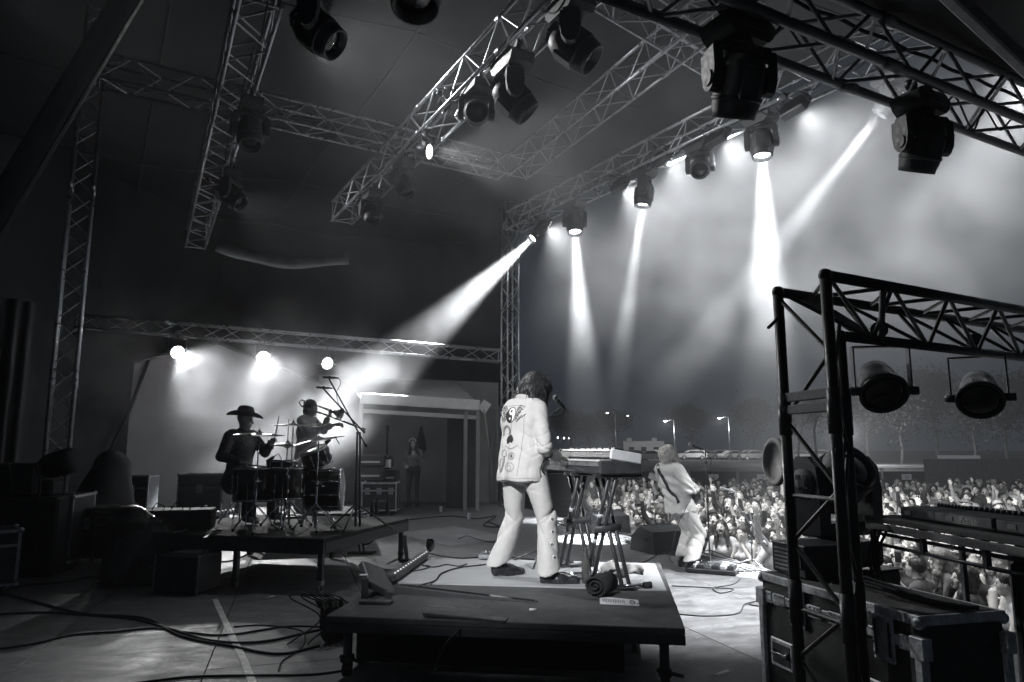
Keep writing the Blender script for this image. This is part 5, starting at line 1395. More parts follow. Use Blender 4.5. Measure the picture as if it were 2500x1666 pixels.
for s in (-1, 1):
    MB().box((p2+q2)/2-t1+R2 @ Vector((s*d2.length*.47, -.02, -.035)), (.015, .1, .07), rot=R2, b=.004).build('foot', BLKM, lb)
    MB().cyl((p2+q2)/2-t1+R2 @ Vector((s*d2.length*.36, -.063, .005)), (p2+q2)/2-t1+R2 @ Vector((s*d2.length*.36+.01, -.1, -.03)), .013, n=10).build('connector', STEEL, lb)
bl = PZ(1136, 1506, KZ+.01)
MB().box(bl-t1, (d2.length*1.02, .09, .02), rot=R2, b=.004).build('base_plate', BLKM, lb)
# tilted flat panel lamp on the left corner of the riser
tp = empty('panel_lamp', PZ(925, 1478, KZ), label='tilted flat black panel lamp on the riser\'s left corner', cat='stage lamp'); t1 = tp.location.copy()
cc = [P(884, 1367, 5.35), P(935, 1386, 5.5), P(976, 1458, 5.2), P(902, 1420, 5.1)]
n_ = (cc[1]-cc[0]).cross(cc[3]-cc[0]).normalized()*.05
mb = MB(); vs = [x-t1 for x in cc]+[x-t1+n_ for x in cc]; mb.add(vs, [(0, 1, 2, 3), (7, 6, 5, 4), (0, 4, 5, 1), (1, 5, 6, 2), (2, 6, 7, 3), (3, 7, 4, 0)]); o = mb.build('housing', PLAS, tp); o.modifiers.new('b', 'BEVEL').width = .008
for u0, v0, u1, v1 in ((892, 1412, 890, 1466), (948, 1445, 946, 1486)): MB().box((P(u0, v0, 5.1)+P(u1, v1, 5.05))/2-t1, (.05, .012, (P(u0, v0, 5.1)-P(u1, v1, 5.05)).length), b=.003).build('yoke_arm', BLKM, tp)
MB().box(PZ(918, 1470, KZ+.012)-t1, (.22, .08, .02), rot=KR, b=.003).build('foot_plate', BLKM, tp)
MB().box(P(888, 1404, 5.12)-t1, (.06, .02, .012), rot=rotz(.3), b=.003).build('hinge', WHITE, tp)
# bar with bright diodes
lbar = empty('diode_bar', PZ(1000, 1385, KZ), label='slim bar of bright diodes lying along the riser\'s left edge', cat='stage lamp'); t1 = lbar.location.copy()
p, q = PZ(955, 1412, KZ+.05), PZ(1038, 1355, KZ+.05); d = q-p; Rb = basis(d)
MB().box((p+q)/2-t1, (d.length, .07, .06), rot=Rb, b=.008).build('housing', PLAS, lbar)
mb = MB()
LED_S = mat('dim_led', .7, .3, emit=.7, cool=0)
for k in range(14): mb.ball((p+q)/2-t1+Rb @ Vector((-d.length/2+(k+.5)*d.length/14, -.02, .031)), .008, 8)
mb.build('diodes', LED_S, lbar)
# distribution box with plugs left of the riser
db = empty('power_box', PZ(800, 1560, .0), label='tangle of plugs and a power box at the riser\'s left end', cat='power box'); t1 = db.location.copy()
MB().box((.03, .1, .12), (.2, .3, .24), rot=rotz(.4), b=.02).build('housing', RUB, db)
for k in range(5): MB().cyl((-.06+.04*k, -.02, .25), (-.07+.045*k, -.08, .3+.02*(k % 2)), .018, n=10).build('plug', STEEL if k % 2 else RUB, db)
for k in range(5):
    a = random.random()*2; MB().tube(catmull([(-.07+.045*k, -.08, .3), (-.2+.05*k, -.15, .36), (-.3+.1*k, .0, .3), (-.1+.08*k, .15, .12), (-.25+.15*k, -.2, .01)], 6), .006, 6).build('lead', RUB, db)
gb = empty('gaffer_stick', PZ(990, 1372, 0), label='short upright taped stick behind the diode bar', cat='stick'); MB().box((0, 0, .17), (.05, .05, .34), rot=Matrix.Rotation(R(-8), 3, 'Y'), b=.006).build('stick', mat('raw_timber', .2, .8, var=.3, vs=8), gb); MB().box((.0, 0, .02), (.12, .1, .03), b=.006).build('foot', RUB, gb)
# mic-stand base behind the keyboard riser
gs = empty('guitar_stand', PZ(885, 1352, 0), label='small black instrument stand beside the drum riser', cat='stand')
for y in (-.07, .05): MB().box((.02*y*10, y, .02), (.36, .035, .03), b=.005).build('foot_bar', BLKM, gs)
for s in (0, .06): MB().cyl((-.04+s, 0, .03), (-.1+s, 0, .42), .013, n=8).build('upright', BLKM, gs)
for s in (-1, 1): MB().tube([(0, s*.04, .12), (.1, s*.06, .14), (.16, s*.06, .2), (.2, s*.06, .26)], .009, 6).build('cradle_arm', RUB, gs)
# pedals by the player
pb = empty('effects_pedal', PZ(1195, 1364, KZ+.02), label='row of small switches on a box behind the left boot', cat='pedal')
MB().box((0, 0, .02), (.2, .1, .045), rot=KR, b=.006).build('housing', STEEL, pb)
for k in range(5): MB().cyl((-.07+.035*k, -.01, .04), (-.07+.035*k, -.01, .075), .009, n=8).build('switch', CHR, pb)
cable('cable winding from the batten across the plywood sheet', [(1013, 1440), (1030, 1430), (1062, 1420), (1078, 1402), (1120, 1388), (1170, 1382), (1220, 1375)], .414, .006)
cable('cable curling in small loops on the left of the plywood', [(985, 1398), (1030, 1392), (1050, 1384), (1030, 1382), (1060, 1386), (1090, 1380), (1120, 1384), (1140, 1378)], .414, .005)
cable('cable along the rear edge of the keyboard riser', [(1045, 1352), (1080, 1360), (1130, 1365), (1180, 1362), (1240, 1362), (1300, 1368), (1345, 1372), (1400, 1376)], .414, .007)
cable('lead falling from the batten over the riser front', None, r=.008, pts=[P(1172, 1496, 4.78), P(1150, 1512, 4.65), P(1120, 1540, 4.4), P(1085, 1578, 4.35), P(1060, 1640, 4.3)])
st_ = empty('small_litter', PZ(1300, 1492, KZ), label='tiny crumpled scrap on the riser front', cat='litter'); MB().cyl((-.02, 0, .008), (.025, .004, .008), .008, n=8).build('scrap', PAPER, st_)

# ---- stage front
def wedge(label, c, rz, s=1.0):
    w = empty('floor_monitor', c, rz, label, 'monitor speaker', 'floor monitor wedges')
    MB().prism([(-.3, 0), (.3, 0), (.26, .2), (.05, .36), (-.26, .3)], -.32*s, .32*s, Matrix.Rotation(PI/2, 4, 'X')).build('cabinet', BLK, w)
    MB().box((.17, 0, .285), (.28, .58*s, .012), rot=Matrix.Rotation(R(37), 3, 'Y'), b=.004).build('grille', PLAS, w)
    for y in (-.326*s, .326*s): MB().box((-.1, y, .2), (.12, .008, .04), b=.003).build('handle', RUB, w)
wedge('black floor monitor in front of the guitarist\'s feet', PZ(1612, 1345, 0), R(115))
wedge('black floor monitor at the far stage edge seen through the keyboard stand', PZ(1480, 1300, 0), R(115))
pbd = empty('pedal_board', PZ(1742, 1398, 0), label='pedal board covered in small pedals beside the guitarist', cat='pedal board'); pbd.rotation_euler = (0, 0, R(-25))
MB().box((0, 0, .03), (.56, .34, .05), b=.008).build('board', BLK, pbd)
r_ = random.Random(3)
for i in range(6):
    for j in range(2):
        g = r_.choice([STEEL, WHITE, PLAS, BLKM]); x, y = -.22+i*.088, -.08+j*.15
        pd = MB().box((x, y, .08), (.074, .115, .045), b=.006).build('pedal', g, pbd); MB().cyl((x, y-.03, .1), (x, y-.03, .118), .011, n=8).build('switch', CHR, pd)
cable('guitar lead hanging from the guitarist to the floor', None, r=.005, pts=[P(1678, 1232, 8.55), P(1668, 1255, 8.5), P(1655, 1280, 8.5), P(1640, 1340, 8.6), PZ(1640, 1372, .01), PZ(1700, 1400, .01)])
cable('thin lead running left of the guitarist', [(1470, 1392), (1520, 1380), (1560, 1378), (1595, 1362), (1612, 1350)], 0, .006)
cable('looped lead on the bright floor right of the riser', [(1640, 1432), (1720, 1436), (1790, 1440), (1760, 1450), (1742, 1438), (1790, 1428), (1806, 1416)], 0, .006)
cable('long lead curving along the bright floor to the tower', [(1620, 1498), (1720, 1506), (1800, 1500), (1818, 1478), (1850, 1470), (1862, 1482), (1830, 1476), (1880, 1460), (1918, 1448)], 0, .006)
mb = MB(); r_ = random.Random(8)
for i in range(9):
    off = -.15-.05*i; t = [edge(tt, off+.1*math.sin(tt*2+i*1.7), .02+.012*r_.random()) for tt in np.linspace(-.3, 6.2, 26)]
    cable('cable %s in the bundle along the stage edge' % ('nearest the crowd', 'second from the crowd', 'third from the crowd', 'fourth from the crowd', 'in the middle', 'fourth from the floor side', 'third from the floor side', 'second from the floor side', 'nearest the band')[i], None, r=.011, pts=t, n=3)
# tape line and scraps on the floor
TAPE = mat('floor_tape', .75, .8, var=.4, vs=14, cool=0)
pts = [PZ(u, v, .0035) for u, v in ((525, 1463), (560, 1540), (595, 1610), (625, 1690))]
for i in range(3):
    d = pts[i+1]-pts[i]; tag(MB().box((pts[i]+pts[i+1])/2, (d.length+.0, .05, .002), rot=basis(d)).build('tape_line', TAPE), 'worn pale tape on the dark floor at lower left, %s piece' % ('farthest', 'middle', 'nearest')[i], 'tape', 'tape line at lower left')
for lab, u, v, u2, v2 in (('white tape scrap by the drum riser caster', 748, 1459, 785, 1460), ('small white scrap left of the caster', 655, 1459, 668, 1455), ('white tape scrap on the bright floor near the tower', 1748, 1648, 1780, 1637)):
    p, q = PZ(u, v, .004), PZ(u2, v2, .004); d = q-p; tag(MB().box((p+q)/2, (d.length, .035, .002), rot=basis(d)).build('tape_scrap', WHITE), lab, 'tape', 'tape scraps')
# cables at lower left
for i, (px, r) in enumerate((([(-40, 1455), (60, 1432), (150, 1425), (220, 1410), (300, 1430)], .014), ([(-40, 1505), (100, 1498), (220, 1505), (330, 1515), (420, 1540), (520, 1568), (640, 1570), (760, 1545), (830, 1530)], .013),
    ([(-40, 1592), (80, 1575), (180, 1552), (280, 1545), (380, 1536), (470, 1548), (560, 1552), (700, 1532), (800, 1534)], .01), ([(-40, 1440), (80, 1470), (200, 1500), (350, 1512), (440, 1555), (560, 1580), (680, 1600), (780, 1580)], .013),
    ([(300, 1675), (460, 1656), (620, 1652), (760, 1650), (840, 1640)], .01), ([(680, 1640), (690, 1615), (730, 1590), (745, 1565), (730, 1540), (640, 1528), (570, 1532)], .007), ([(430, 1395), (500, 1372), (560, 1372), (620, 1350), (690, 1338)], .012))):
    cable('black cable across the dark floor at lower left, %s' % ('leading to the cloaked stack', 'thick one sweeping to the riser', 'thin one crossing the tape', 'second thick one under the tape', 'lowest one at the picture bottom', 'looping one near the plugs', 'running under the drum riser')[i], px, 0, r*.72)

# ---- drum riser surroundings, lower left
DULL = mat('dull_trim', .12, .85, var=.3, vs=10, spec=.2)
def road_case(label, c, size, rz, m=BLK, trim=STEEL, wheels=True, latches=1, lettering=None, name='road_case', group='road cases'):
    sx, sy, sz = size; w = .1 if wheels else 0
    r = empty(name, c, rz, label, 'case', group)
    MB().box((0, 0, w+sz/2), (sx, sy, sz), b=.006).build('panel', m, r)
    e = .03; mb = MB()
    for x in (-1, 1):
        for y in (-1, 1): mb.box((x*(sx/2-e/2+.003), y*(sy/2-e/2+.003), w+sz/2), (e, e, sz+.004))
    for z in (0, sz):
        for y in (-1, 1): mb.box((0, y*(sy/2-e/2+.005), w+abs(z-e/2+.001)), (sx+.008, e, e))
        for x in (-1, 1): mb.box((x*(sx/2-e/2+.005), 0, w+abs(z-e/2+.0015)), (e, sy-.05, e))
    mb.build('edge_trim', trim, r)
    for y in (-1, 1):
        mb = MB(); mb.box((0, y*(sy/2+.002), w+sz*.72), (sx*.98, .006, .028)); mb.build('lid_extrusion', trim, r)
        for k in range(latches):
            x = (k+.5)/latches*sx-sx/2; mb = MB(); mb.box((x, y*(sy/2+.005), w+sz*.7), (.11, .008, .15), b=.003); mb.box((x, y*(sy/2+.01), w+sz*.7), (.03, .006, .1), b=.002); mb.build('latch', STEEL, r)
    for x in (-1, 1):
        for y in (-1, 1):
            for z in (0, 1): MB().ball((x*(sx/2-.008), y*(sy/2-.008), w+z*sz+(.008 if z == 0 else -.008)), .03, 10).build('corner_ball', trim, r)
    if wheels:
        for x in (-1, 1):
            for y in (-1, 1):
                mb = MB(); mb.cyl((x*(sx/2-.12)-.018, y*(sy/2-.1), .05), (x*(sx/2-.12)+.018, y*(sy/2-.1), .05), .05, n=14); mb.box((x*(sx/2-.12), y*(sy/2-.1), .09), (.07, .07, .02)); mb.build('caster', RUB, r)
    return r
cs = road_case('black road case with faint stencilled letters at the far left', PZ(58, 1402, 0)+Vector((-.25, .35, 0)), (1.25, .75, .8), R(12), latches=2)
text_mesh('HT SKY', .13, mat('faded_stencil', .09, .8, cool=0), cs, TR((.2, -.385, .3), Matrix.Rotation(PI/2, 3, 'X')))
road_case('road case tilted in from the left picture edge', PZ(-30, 1452, 0)+Vector((-.1, -.1, 0)), (.7, .5, .55), R(40))
road_case('dim road case behind the cloaked stack, left of two', P(235, 1250, 9.3)*1+Vector((0, 0, -P(235, 1250, 9.3).z)), (.75, .6, .62), R(8), m=RUB, trim=DULL)
road_case('dim road case behind the cloaked stack, right of two', P(330, 1252, 9.3)*1+Vector((0, 0, -P(330, 1252, 9.3).z)), (.72, .6, .58), R(6), m=RUB, trim=DULL)
road_case('hazy upright case before the big white tent', Vector((P(335, 1200, 14).x, P(335, 1200, 14).y, 0)), (.6, .5, .85), R(5), trim=ALU_D)
road_case('hazy stacked case behind the drummer', Vector((P(500, 1200, 13.5).x, P(500, 1200, 13.5).y, 0)), (.8, .6, .9), R(5), trim=ALU_D)
# cloaked stack of amplifiers
cl = empty('covered_amplifier', PZ(290, 1440, 0)+Vector((0, .3, 0)), label='tall amplifier hidden under a black cover beside the drum riser', cat='amplifier')
bb = Blob(.03, .12); bb.cap((-.1, 0, .1), (-.08, 0, .62), .26, .2); bb.cap((.2, .1, .1), (.18, .1, .52), .22, .18); bb.ell((-.1, -.05, .7), (.19, .17, .12)); bb.cut((0, 0, .0), (0, 0, -1))
blob_obj('cover', bb, [mat('black_vinyl', .022, .3, var=.3, vs=6, bump=.5, bs=10, cool=.05)], cl, sm=1, disp=lambda p: .02*wob(p, 16, 21))
am = empty('guitar_amplifier', PZ(400, 1410, 0)+Vector((0, .35, 0)), R(10), 'black amplifier with silver control panel beside the drum riser', 'amplifier')
MB().box((0, 0, .36), (.62, .3, .68), b=.02).build('cabinet', BLK, am); MB().box((0, -.153, .64), (.56, .01, .08), b=.003).build('control_panel', STEEL, am)
for k in range(8): MB().cyl((-.22+.06*k, -.155, .64), (-.22+.06*k, -.18, .64), .014, n=10).build('knob', CHR, am)
MB().box((0, -.153, .29), (.54, .008, .52)).build('grille_cloth', PLAS, am)
sm = empty('small_road_box', PZ(430, 1455, 0)+Vector((0, .25, 0)), R(-12), 'low black box with pale worn edges in front of the drum riser', 'box')
MB().box((0, 0, .2), (.5, .42, .38), b=.02).build('panel', BLK, sm); MB().box((.02, 0, .398), (.3, .26, .006), b=.002).build('lid_plate', STEEL, sm)
for x in (-1, 1): MB().box((x*.248, -.205, .2), (.022, .022, .38), b=.004).build('edge_trim', ALU_D, sm)
bx = empty('equipment_rack', dp(2.1, .5, DZ), R(14), 'low black equipment box on the left end of the drum riser', 'box')
MB().box((0, 0, .11), (.7, .4, .22), b=.012).build('panel', RUB, bx)
for k in range(3): MB().tube([(-.3+.2*k, -.1, .22), (-.25+.2*k, -.12, .3), (-.18+.2*k, -.06, .26), (-.2+.2*k, .05, .22)], .006, 6).build('lead', RUB, bx)
# black shapes on the far left
bk = empty('cabinet_stack', P(110, 1190, 8.6)*1, R(8), 'black stack of cabinets with a tilted lamp on top at far left', 'speaker'); bk.location.z = 0
MB().box((-.35, 0, .45), (1.3, .6, .9), b=.03).build('cabinet', RUB, bk); MB().box((-.5, .02, 1.1), (1.0, .55, .38), b=.03).build('cabinet', RUB, bk)
MB().lathe([(0, -.22), (.1, -.2), (.15, -.1), (.16, .1), (.15, .2), (0, .2)], 20, TR((.12, 0, 1.28), zbasis(Vector((.9, -.2, .25))))).build('lamp_head', RUB, bk); MB().box((.0, 0, 1.0), (.3, .3, .2), b=.03).build('lamp_base', RUB, bk)
for k in range(4): MB().tube(catmull([(-.9+.3*k, -.28, 1.3), (-.8+.3*k, -.33, 1.0), (-.85+.3*k, -.34, .6), (-.7+.3*k, -.36, .1)], 5), .012, 6).build('hanging_lead', RUB, bk)
bk = empty('draped_speaker', P(262, 1190, 12.5)*1, label='hazy draped hump beside the tent wall strap', cat='speaker'); bk.location.z = 0
bb = Blob(.04, .1); bb.cap((-.1, 0, .1), (.05, 0, 1.15), .62, .3); bb.cut((0, 0, 0), (0, 0, -1)); blob_obj('cover', bb, [TARP], bk, disp=lambda p: .03*wob(p, 9, 33))

# ================================================================== right foreground
# ---- black triangular goal post
BPOST = mat('matt_black_tube', .03, .4, .35, var=.3, vs=10, cool=.05, bump=.06, bs=90)
UN = MB().cyl((0, 0, -.5), (0, 0, .5), 1, n=9, caps=False).mesh('brace', BPOST)
pM, pL, pR = P(2030, 900, 3.15), P(1910, 900, 3.5), P(2056, 900, 3.45)
zt = 2.23; zb = 2.0; gp = empty('goal_post_truss', (pM.x, pM.y, 0), label='black triangular truss goal post in the right foreground', cat='truss'); t1 = gp.location.copy()
def seg(name, a, b, r, m=BPOST, n=16, mesh=None):
    return MB().cyl(a-t1, b-t1, r, n=n).build(name, m, gp)
Lb = 2.3
for p, z in ((pM, zt), (pL, zt), (pR, zb)):
    seg('post_chord', Vector((p.x, p.y, 0)), Vector((p.x, p.y, z+.02)), .0255); a = Vector((p.x, p.y, z))
    seg('beam_chord', a, a+B_*Lb, .0255)
    for zz in (.75, 1.62): seg('coupler', Vector((p.x, p.y, zz-.1)), Vector((p.x, p.y, zz+.1)), .031)
    MB().ball(a-t1, .031, 12).build('corner', BPOST, gp)
def br(a, b, r=.0105):
    d = b-a; link('brace', UN, gp, TR((a+b)/2-t1, zbasis(d)) @ Matrix.Diagonal((r, r, d.length, 1)))
zz = [2.2, 1.88, 1.6, 1.28, 1.02, .76, .5, .24]
vz = lambda p, z: Vector((p.x, p.y, z))
for i in range(len(zz)-1):
    a, b = (pL, pM) if i % 2 == 0 else (pM, pL); br(vz(a, zz[i]), vz(b, zz[i+1])); br(vz(pM if i % 2 else pR, zz[i]-.15), vz(pR if i % 2 else pM, zz[i+1]-.15))
for z in (1.235, .72): br(vz(pL, z), vz(pM, z), .012)
bs_ = [.02+.235*k for k in range(10)]
for i in range(len(bs_)-1):
    A1, A2 = Vector((pM.x, pM.y, zt))+B_*bs_[i], Vector((pL.x, pL.y, zt))+B_*bs_[i]; C1, C2, C3 = Vector((pM.x, pM.y, zt))+B_*bs_[i+1], Vector((pL.x, pL.y, zt))+B_*bs_[i+1], Vector((pR.x, pR.y, zb))+B_*bs_[i+1]
    C0_ = Vector((pR.x, pR.y, zb))+B_*bs_[i]
    if i % 2 == 0: br(A1, C3); br(A2, C3); br(A1, C2)
    else: br(C0_, C1); br(C0_, C2); br(A2, C1)
GREYT = mat('grey_gaffer', .14, .8, var=.4, vs=20)
for z in (1.70, 1.64): MB().box((vz(pL, z)+vz(pM, z))/2-t1, ((pM-pL).to_2d().length*.9, .03, .045), rot=basis(vz(pM, 0)-vz(pL, 0)), b=.004).build('timber_block', GREYT, gp)
for s in (0, 1):
    a = Vector((pM.x, pM.y, zt))+B_*(.42+.0*s); b = Vector((pR.x, pR.y, zb))+B_*(.2); a2 = Vector((pL.x, pL.y, zt))+B_*.3
    x0, x1 = (a, b+B_*.12) if s else (a2-B_*.12, b+B_*.06); d = x1-x0; MB().box((x0+x1)/2-t1, (d.length, .025, .05), rot=basis(d), b=.003).build('timber_block', GREYT, gp)
MB().tube(catmull([vz(pR, zz_)-t1+Vector((-.035+.01*math.sin(zz_*9), -.03, 0)) for zz_ in np.linspace(0, 1.9, 12)], 4), .007, 6).build('taped_cable', GREYT, gp)
MB().tube([vz(pL, 2.12)-t1, vz(pL, 2.1)-t1+Vector((-.03, -.03, -.02)), vz(pL, 2.04)-t1+Vector((-.075, -.04, 0))], .008, 6).build('cable_tail', RUB, gp)
# hanging pars on its beam
hp = Vector((pR.x, pR.y, zb))
g1 = P(2155, 955, 3.75); g2 = P(2392, 972, 4.15)
p1 = par('black par lamp hanging from the goal post beam, nearer the post', g1, (-.15, -.75, -.65), s=.98, group='pars on the goal post', glass=True)
p2 = par('black par lamp hanging from the goal post beam at the right edge', g2, (-.45, -.7, -.6), s=1.0, group='pars on the goal post', glass=True)
text_mesh('Show Pro', .045, mat('white_print', .7, .6, cool=0), p2, TR((-.146, 0, .13), Matrix.Rotation(PI/2, 3, 'X').inverted() @ Matrix.Identity(3)) @ Matrix.Identity(4), name='lettering').matrix_basis = TR((-.147, -.0, .13), basis(Vector((0, 0, 1)), Vector((-1, 0, 0))))
# round dish with a pale rim behind the post
ds = empty('round_dish', P(1896, 1128, 3.9), label='round dark dish with pale rim behind the goal post', cat='dish')
Md = TR((0, 0, 0), zbasis(Vector((-.99, -.12, .03)))); MB().lathe([(.104, 0), (.13, .0), (.132, .02), (.104, .025), (.102, .004)], 40, Md).build('rim', mat('pale_rim', .4, .6, var=.1, cool=0), ds); MB().lathe([(0, -.05), (.06, -.045), (.104, .002), (.104, -.01), (.05, -.07), (0, -.075)], 40, Md).build('bowl', PLAS, ds)
# ---- large flight case
fc0 = Vector((1.73, 3.17, 0)); fe = Vector((-.2, .8, 0)).normalized(); fw = Vector((fe.y, -fe.x, 0))
FZ = .75; FL_, FW_ = 1.15, .44
fc = empty('flight_case', fc0, label='big black flight case with steel butterfly latches behind the goal post', cat='case'); Rf = basis(fe)
def fp(a, b, z): return fe*a+fw*b+Vector((0, 0, z))
WORN = mat('worn_aluminium', .6, .5, .25, var=.5, vs=18, bump=.2, bs=60); FBLK = mat('case_laminate', .028, .45, var=.35, vs=7, bump=.25, bs=220, cool=.05, wear=.05)
MB().box(fp(FL_/2, FW_/2, FZ/2+.04), (FL_, FW_, FZ-.08), rot=Rf, b=.004).build('body_panel', FBLK, fc)
MB().box(fp(FL_/2, FW_/2, FZ-.012), (FL_-.02, FW_-.02, .03), rot=Rf, b=.006).build('lid_panel', mat('lid_board', .06, .8, var=.5, vs=10, bump=.3, bs=90, wear=.3), fc)
def trim(name, a, b, z, s): return MB().box(fp(a, b, z), s, rot=Rf, b=.003).build(name, WORN, fc)
for b in (-.003, FW_+.003): trim('top_edge', FL_/2, b, FZ-.02, (FL_, .018, .042)); trim('lid_extrusion', FL_/2, b+(-.002 if b < .1 else .002), FZ-.125, (FL_, .012, .045))
for a in (-.003, FL_+.003): trim('top_edge', a, FW_/2, FZ-.02, (.018, FW_+.02, .042))
for a in (0, FL_):
    for b in (0, FW_): trim('corner_edge', a, b, FZ/2-.05, (.04, .04, FZ-.12)); MB().ball(fp(a, b, FZ-.03), .027, 12).build('corner_ball', WORN, fc); trim('corner_brace', a, b, FZ-.13, (.075, .05, .09))
for a in (.2, .82):
    y = -.012; bk_ = MB().box(fp(a, y, FZ-.135), (.13, .012, .2), rot=Rf, b=.02).build('latch', WORN, fc)
    MB().box(fp(a, y-.008, FZ-.135), (.05, .01, .19), rot=Rf, b=.003).build('latch_plate', STEEL, bk_)
    for s in (-.042, .042): MB().box(fp(a+s, y-.007, FZ-.135), (.016, .006, .15), rot=Rf, b=.003).build('latch_slot', BLK, bk_)
    mb = MB()
    for k in range(4):
        for s in (-1, 1): mb.ball(fp(a+s*.058, y-.008, FZ-.06-.05*k), .006, 8)
    mb.build('rivets', CHR, bk_)
for a in (.06, .36, .52, .68, .98, 1.1):
    h = MB().box(fp(a, -.009, FZ-.125), (.1, .01, .06), rot=Rf, b=.002).build('hinge_plate', WORN, fc); mb = MB()
    for k in range(3):
        for s in (-1, 1): mb.ball(fp(a-.03+.03*k, -.015, FZ-.125+s*.018), .005, 8)
    mb.build('rivets', CHR, h)
for a in (.28, .98):
    h = MB().box(fp(a, -.008, .34), (.2, .014, .15), rot=Rf, b=.01).build('recessed_handle', WORN, fc); MB().box(fp(a, -.014, .34), (.16, .008, .11), rot=Rf, b=.004).build('recess', BLK, h); MB().tube([fp(a-.06, -.02, .36), fp(a-.06, -.03, .34), fp(a+.06, -.03, .34), fp(a+.06, -.02, .36)], .009, 8).build('grip', CHR, h)
for a in (.12, FL_-.12):
    for b in (.1, FW_-.1): mb = MB(); mb.cyl(fp(a, b-.02, .05), fp(a, b+.02, .05), .05, n=14); mb.build('caster', RUB, fc)
for k in range(3): tag(MB().tube(catmull([fc0+fp(.98-.06*k, .05+.06*k, FZ+.012), fc0+fp(.72, .2+.03*k, FZ+.012+.016*k), fc0+fp(.45, .18+.05*k, FZ+.03), fc0+fp(.2, .2+.03*k, FZ+.012), fc0+fp(.02, .3+.02*k, FZ+.012)], 8), .008, 6).build('cable', RUB), 'black cable lying on the flight case lid, %s' % ('outer one', 'middle one', 'inner one')[k], 'cable', 'cables on the flight case')
# amplifier with vents and a moving head on the case
rk = empty('vented_amplifier', fc0+fp(.98, .22, FZ+.005), math.atan2(fe.y, fe.x), 'vented metal amplifier on the flight case behind the post', 'amplifier')
MB().box((0, 0, .09), (.3, .32, .17), b=.006).build('housing', BLKM, rk)
for k in range(6): MB().box((.02, .162, .03+.022*k), (.2, .006, .01)).build('vent', STEEL, rk)
MB().box((-.08, .165, .1), (.1, .012, .1), b=.003).build('display', GLASSD, rk)
def upright_mover(label, base, yaw, s=1.0, tilt=40):
    r = empty('moving_head_lamp', label=label, cat='stage lamp', group='moving heads standing on cases', M=TR(base, rotz(yaw)) @ Matrix.Scale(s, 4))
    MB().box((0, 0, .08), (.4, .34, .15), b=.025).build('base', PLAS, r); MB().cyl((0, 0, .15), (0, 0, .19), .12, n=20).build('pan_ring', BLKM, r)
    mb = MB(); mb.box((0, 0, .22), (.5, .2, .08), b=.03)
    for x in (-1, 1): mb.prism([(-.11, .2), (.11, .2), (.12, .45), (.1, .6), (.04, .66), (-.04, .66), (-.1, .6), (-.12, .45)], -.045, .045, Matrix.Translation((x*.225, 0, 0)) @ Matrix.Rotation(PI/2, 4, 'Y') @ Matrix.Rotation(PI/2, 4, 'Z'))
    y = mb.build('yoke', PLAS, r)
    for x in (-1,): MB().lathe([(0, 0), (.085, 0), (.085, .006), (0, .006)], 28, TR((x*.272, 0, .5), zbasis(Vector((x, 0, 0))))).build('badge', GREYT, y); [MB().box((x*.281, dy, .5+dz), (.004, sy, sz), b=.001).build('emblem', BLK, y) for dy, dz, sy, sz in ((-.025, .035, .03, .03), (.03, .035, .03, .03), (0, 0, .05, .05), (-.03, -.03, .03, .012), (.03, -.03, .03, .012))]
    h = MB().lathe([(0, -.2), (.1, -.19), (.155, -.12), (.165, 0), (.16, .12), (.15, .2), (.13, .2), (.12, .17), (0, .17)], 28).build('head', PLAS, r, TR((0, 0, .5), Matrix.Rotation(R(tilt), 3, 'X')))
    MB().lathe([(0, .2), (.07, .195), (.125, .175)], 24).build('lens', GLASSD, h)
    for k in range(6): MB().lathe([(.166, -.1+.035*k), (.172, -.095+.035*k), (.166, -.09+.035*k)], 28).build('cooling_fin', BLKM, h)
upright_mover('big black moving head with round badge standing behind the goal post', fc0+fp(.78, .36, FZ+.0)+Vector((.12, .5, 0)), R(25), 1.0, 60)
MB_ = empty('case_plinth', fc0+fp(.78, .36, 0)+Vector((.12, .5, 0)), R(25), 'black plinth under the badge-marked moving head', 'plinth'); MB().box((0, 0, .37), (.5, .44, .74), b=.01).build('panel', FBLK, MB_); MB().box((0, 0, .745), (.52, .46, .008)).build('top_plate', BLKM, MB_)
# ---- dj table with decks at the right edge
tA, tB = PZ(2110, 1258, 1.07), PZ(2560, 1328, 1.07); td = (tB-tA).normalized(); tn = Vector((-td.y, td.x, 0)); tn = tn if tn.x > 0 else -tn
tl = (tB-tA).length; dj = empty('deck_table', tA, label='long black table with metal frame carrying the dj decks at right', cat='table'); Rt = basis(td)
def tpp(a, b, z): return td*a+tn*b+Vector((0, 0, z-1.07))
MB().box(tpp(tl/2, .3, 1.055), (tl, .6, .03), rot=Rt, b=.004).build('table_top', mat('table_carpet', .08, .95, var=.3, vs=20, bump=.6, bs=200), dj)
MB().box(tpp(tl/2, .01, 1.015), (tl, .02, .04), rot=Rt, b=.003).build('apron', mat('worn_wood', .12, .7, var=.5, vs=12, stretch=(1, 6, 6), wear=.1), dj)
for b in (.03, .57):
    for z in (.975, .915): MB().cyl(tpp(0, b, z), tpp(tl, b, z), .010, n=10).build('rail', BLKM, dj)
    for a in (.03, tl*.36, tl*.7, tl-.03): MB().box(tpp(a, b, .52 if a < .1 else .975), (.026, .026, 1.02 if a < .1 else .13), rot=Rt).build('leg', BLKM, dj)
for k in range(3): MB().tube(catmull([tpp(.1+.05*k, .0, 1.0), tpp(.12+.04*k, -.06, .85), tpp(.16+.05*k, -.05, .6), tpp(.22+.06*k, -.06, .35), tpp(.2+.1*k, .0, .1)], 6), .008, 6).build('hanging_lead', RUB, dj)
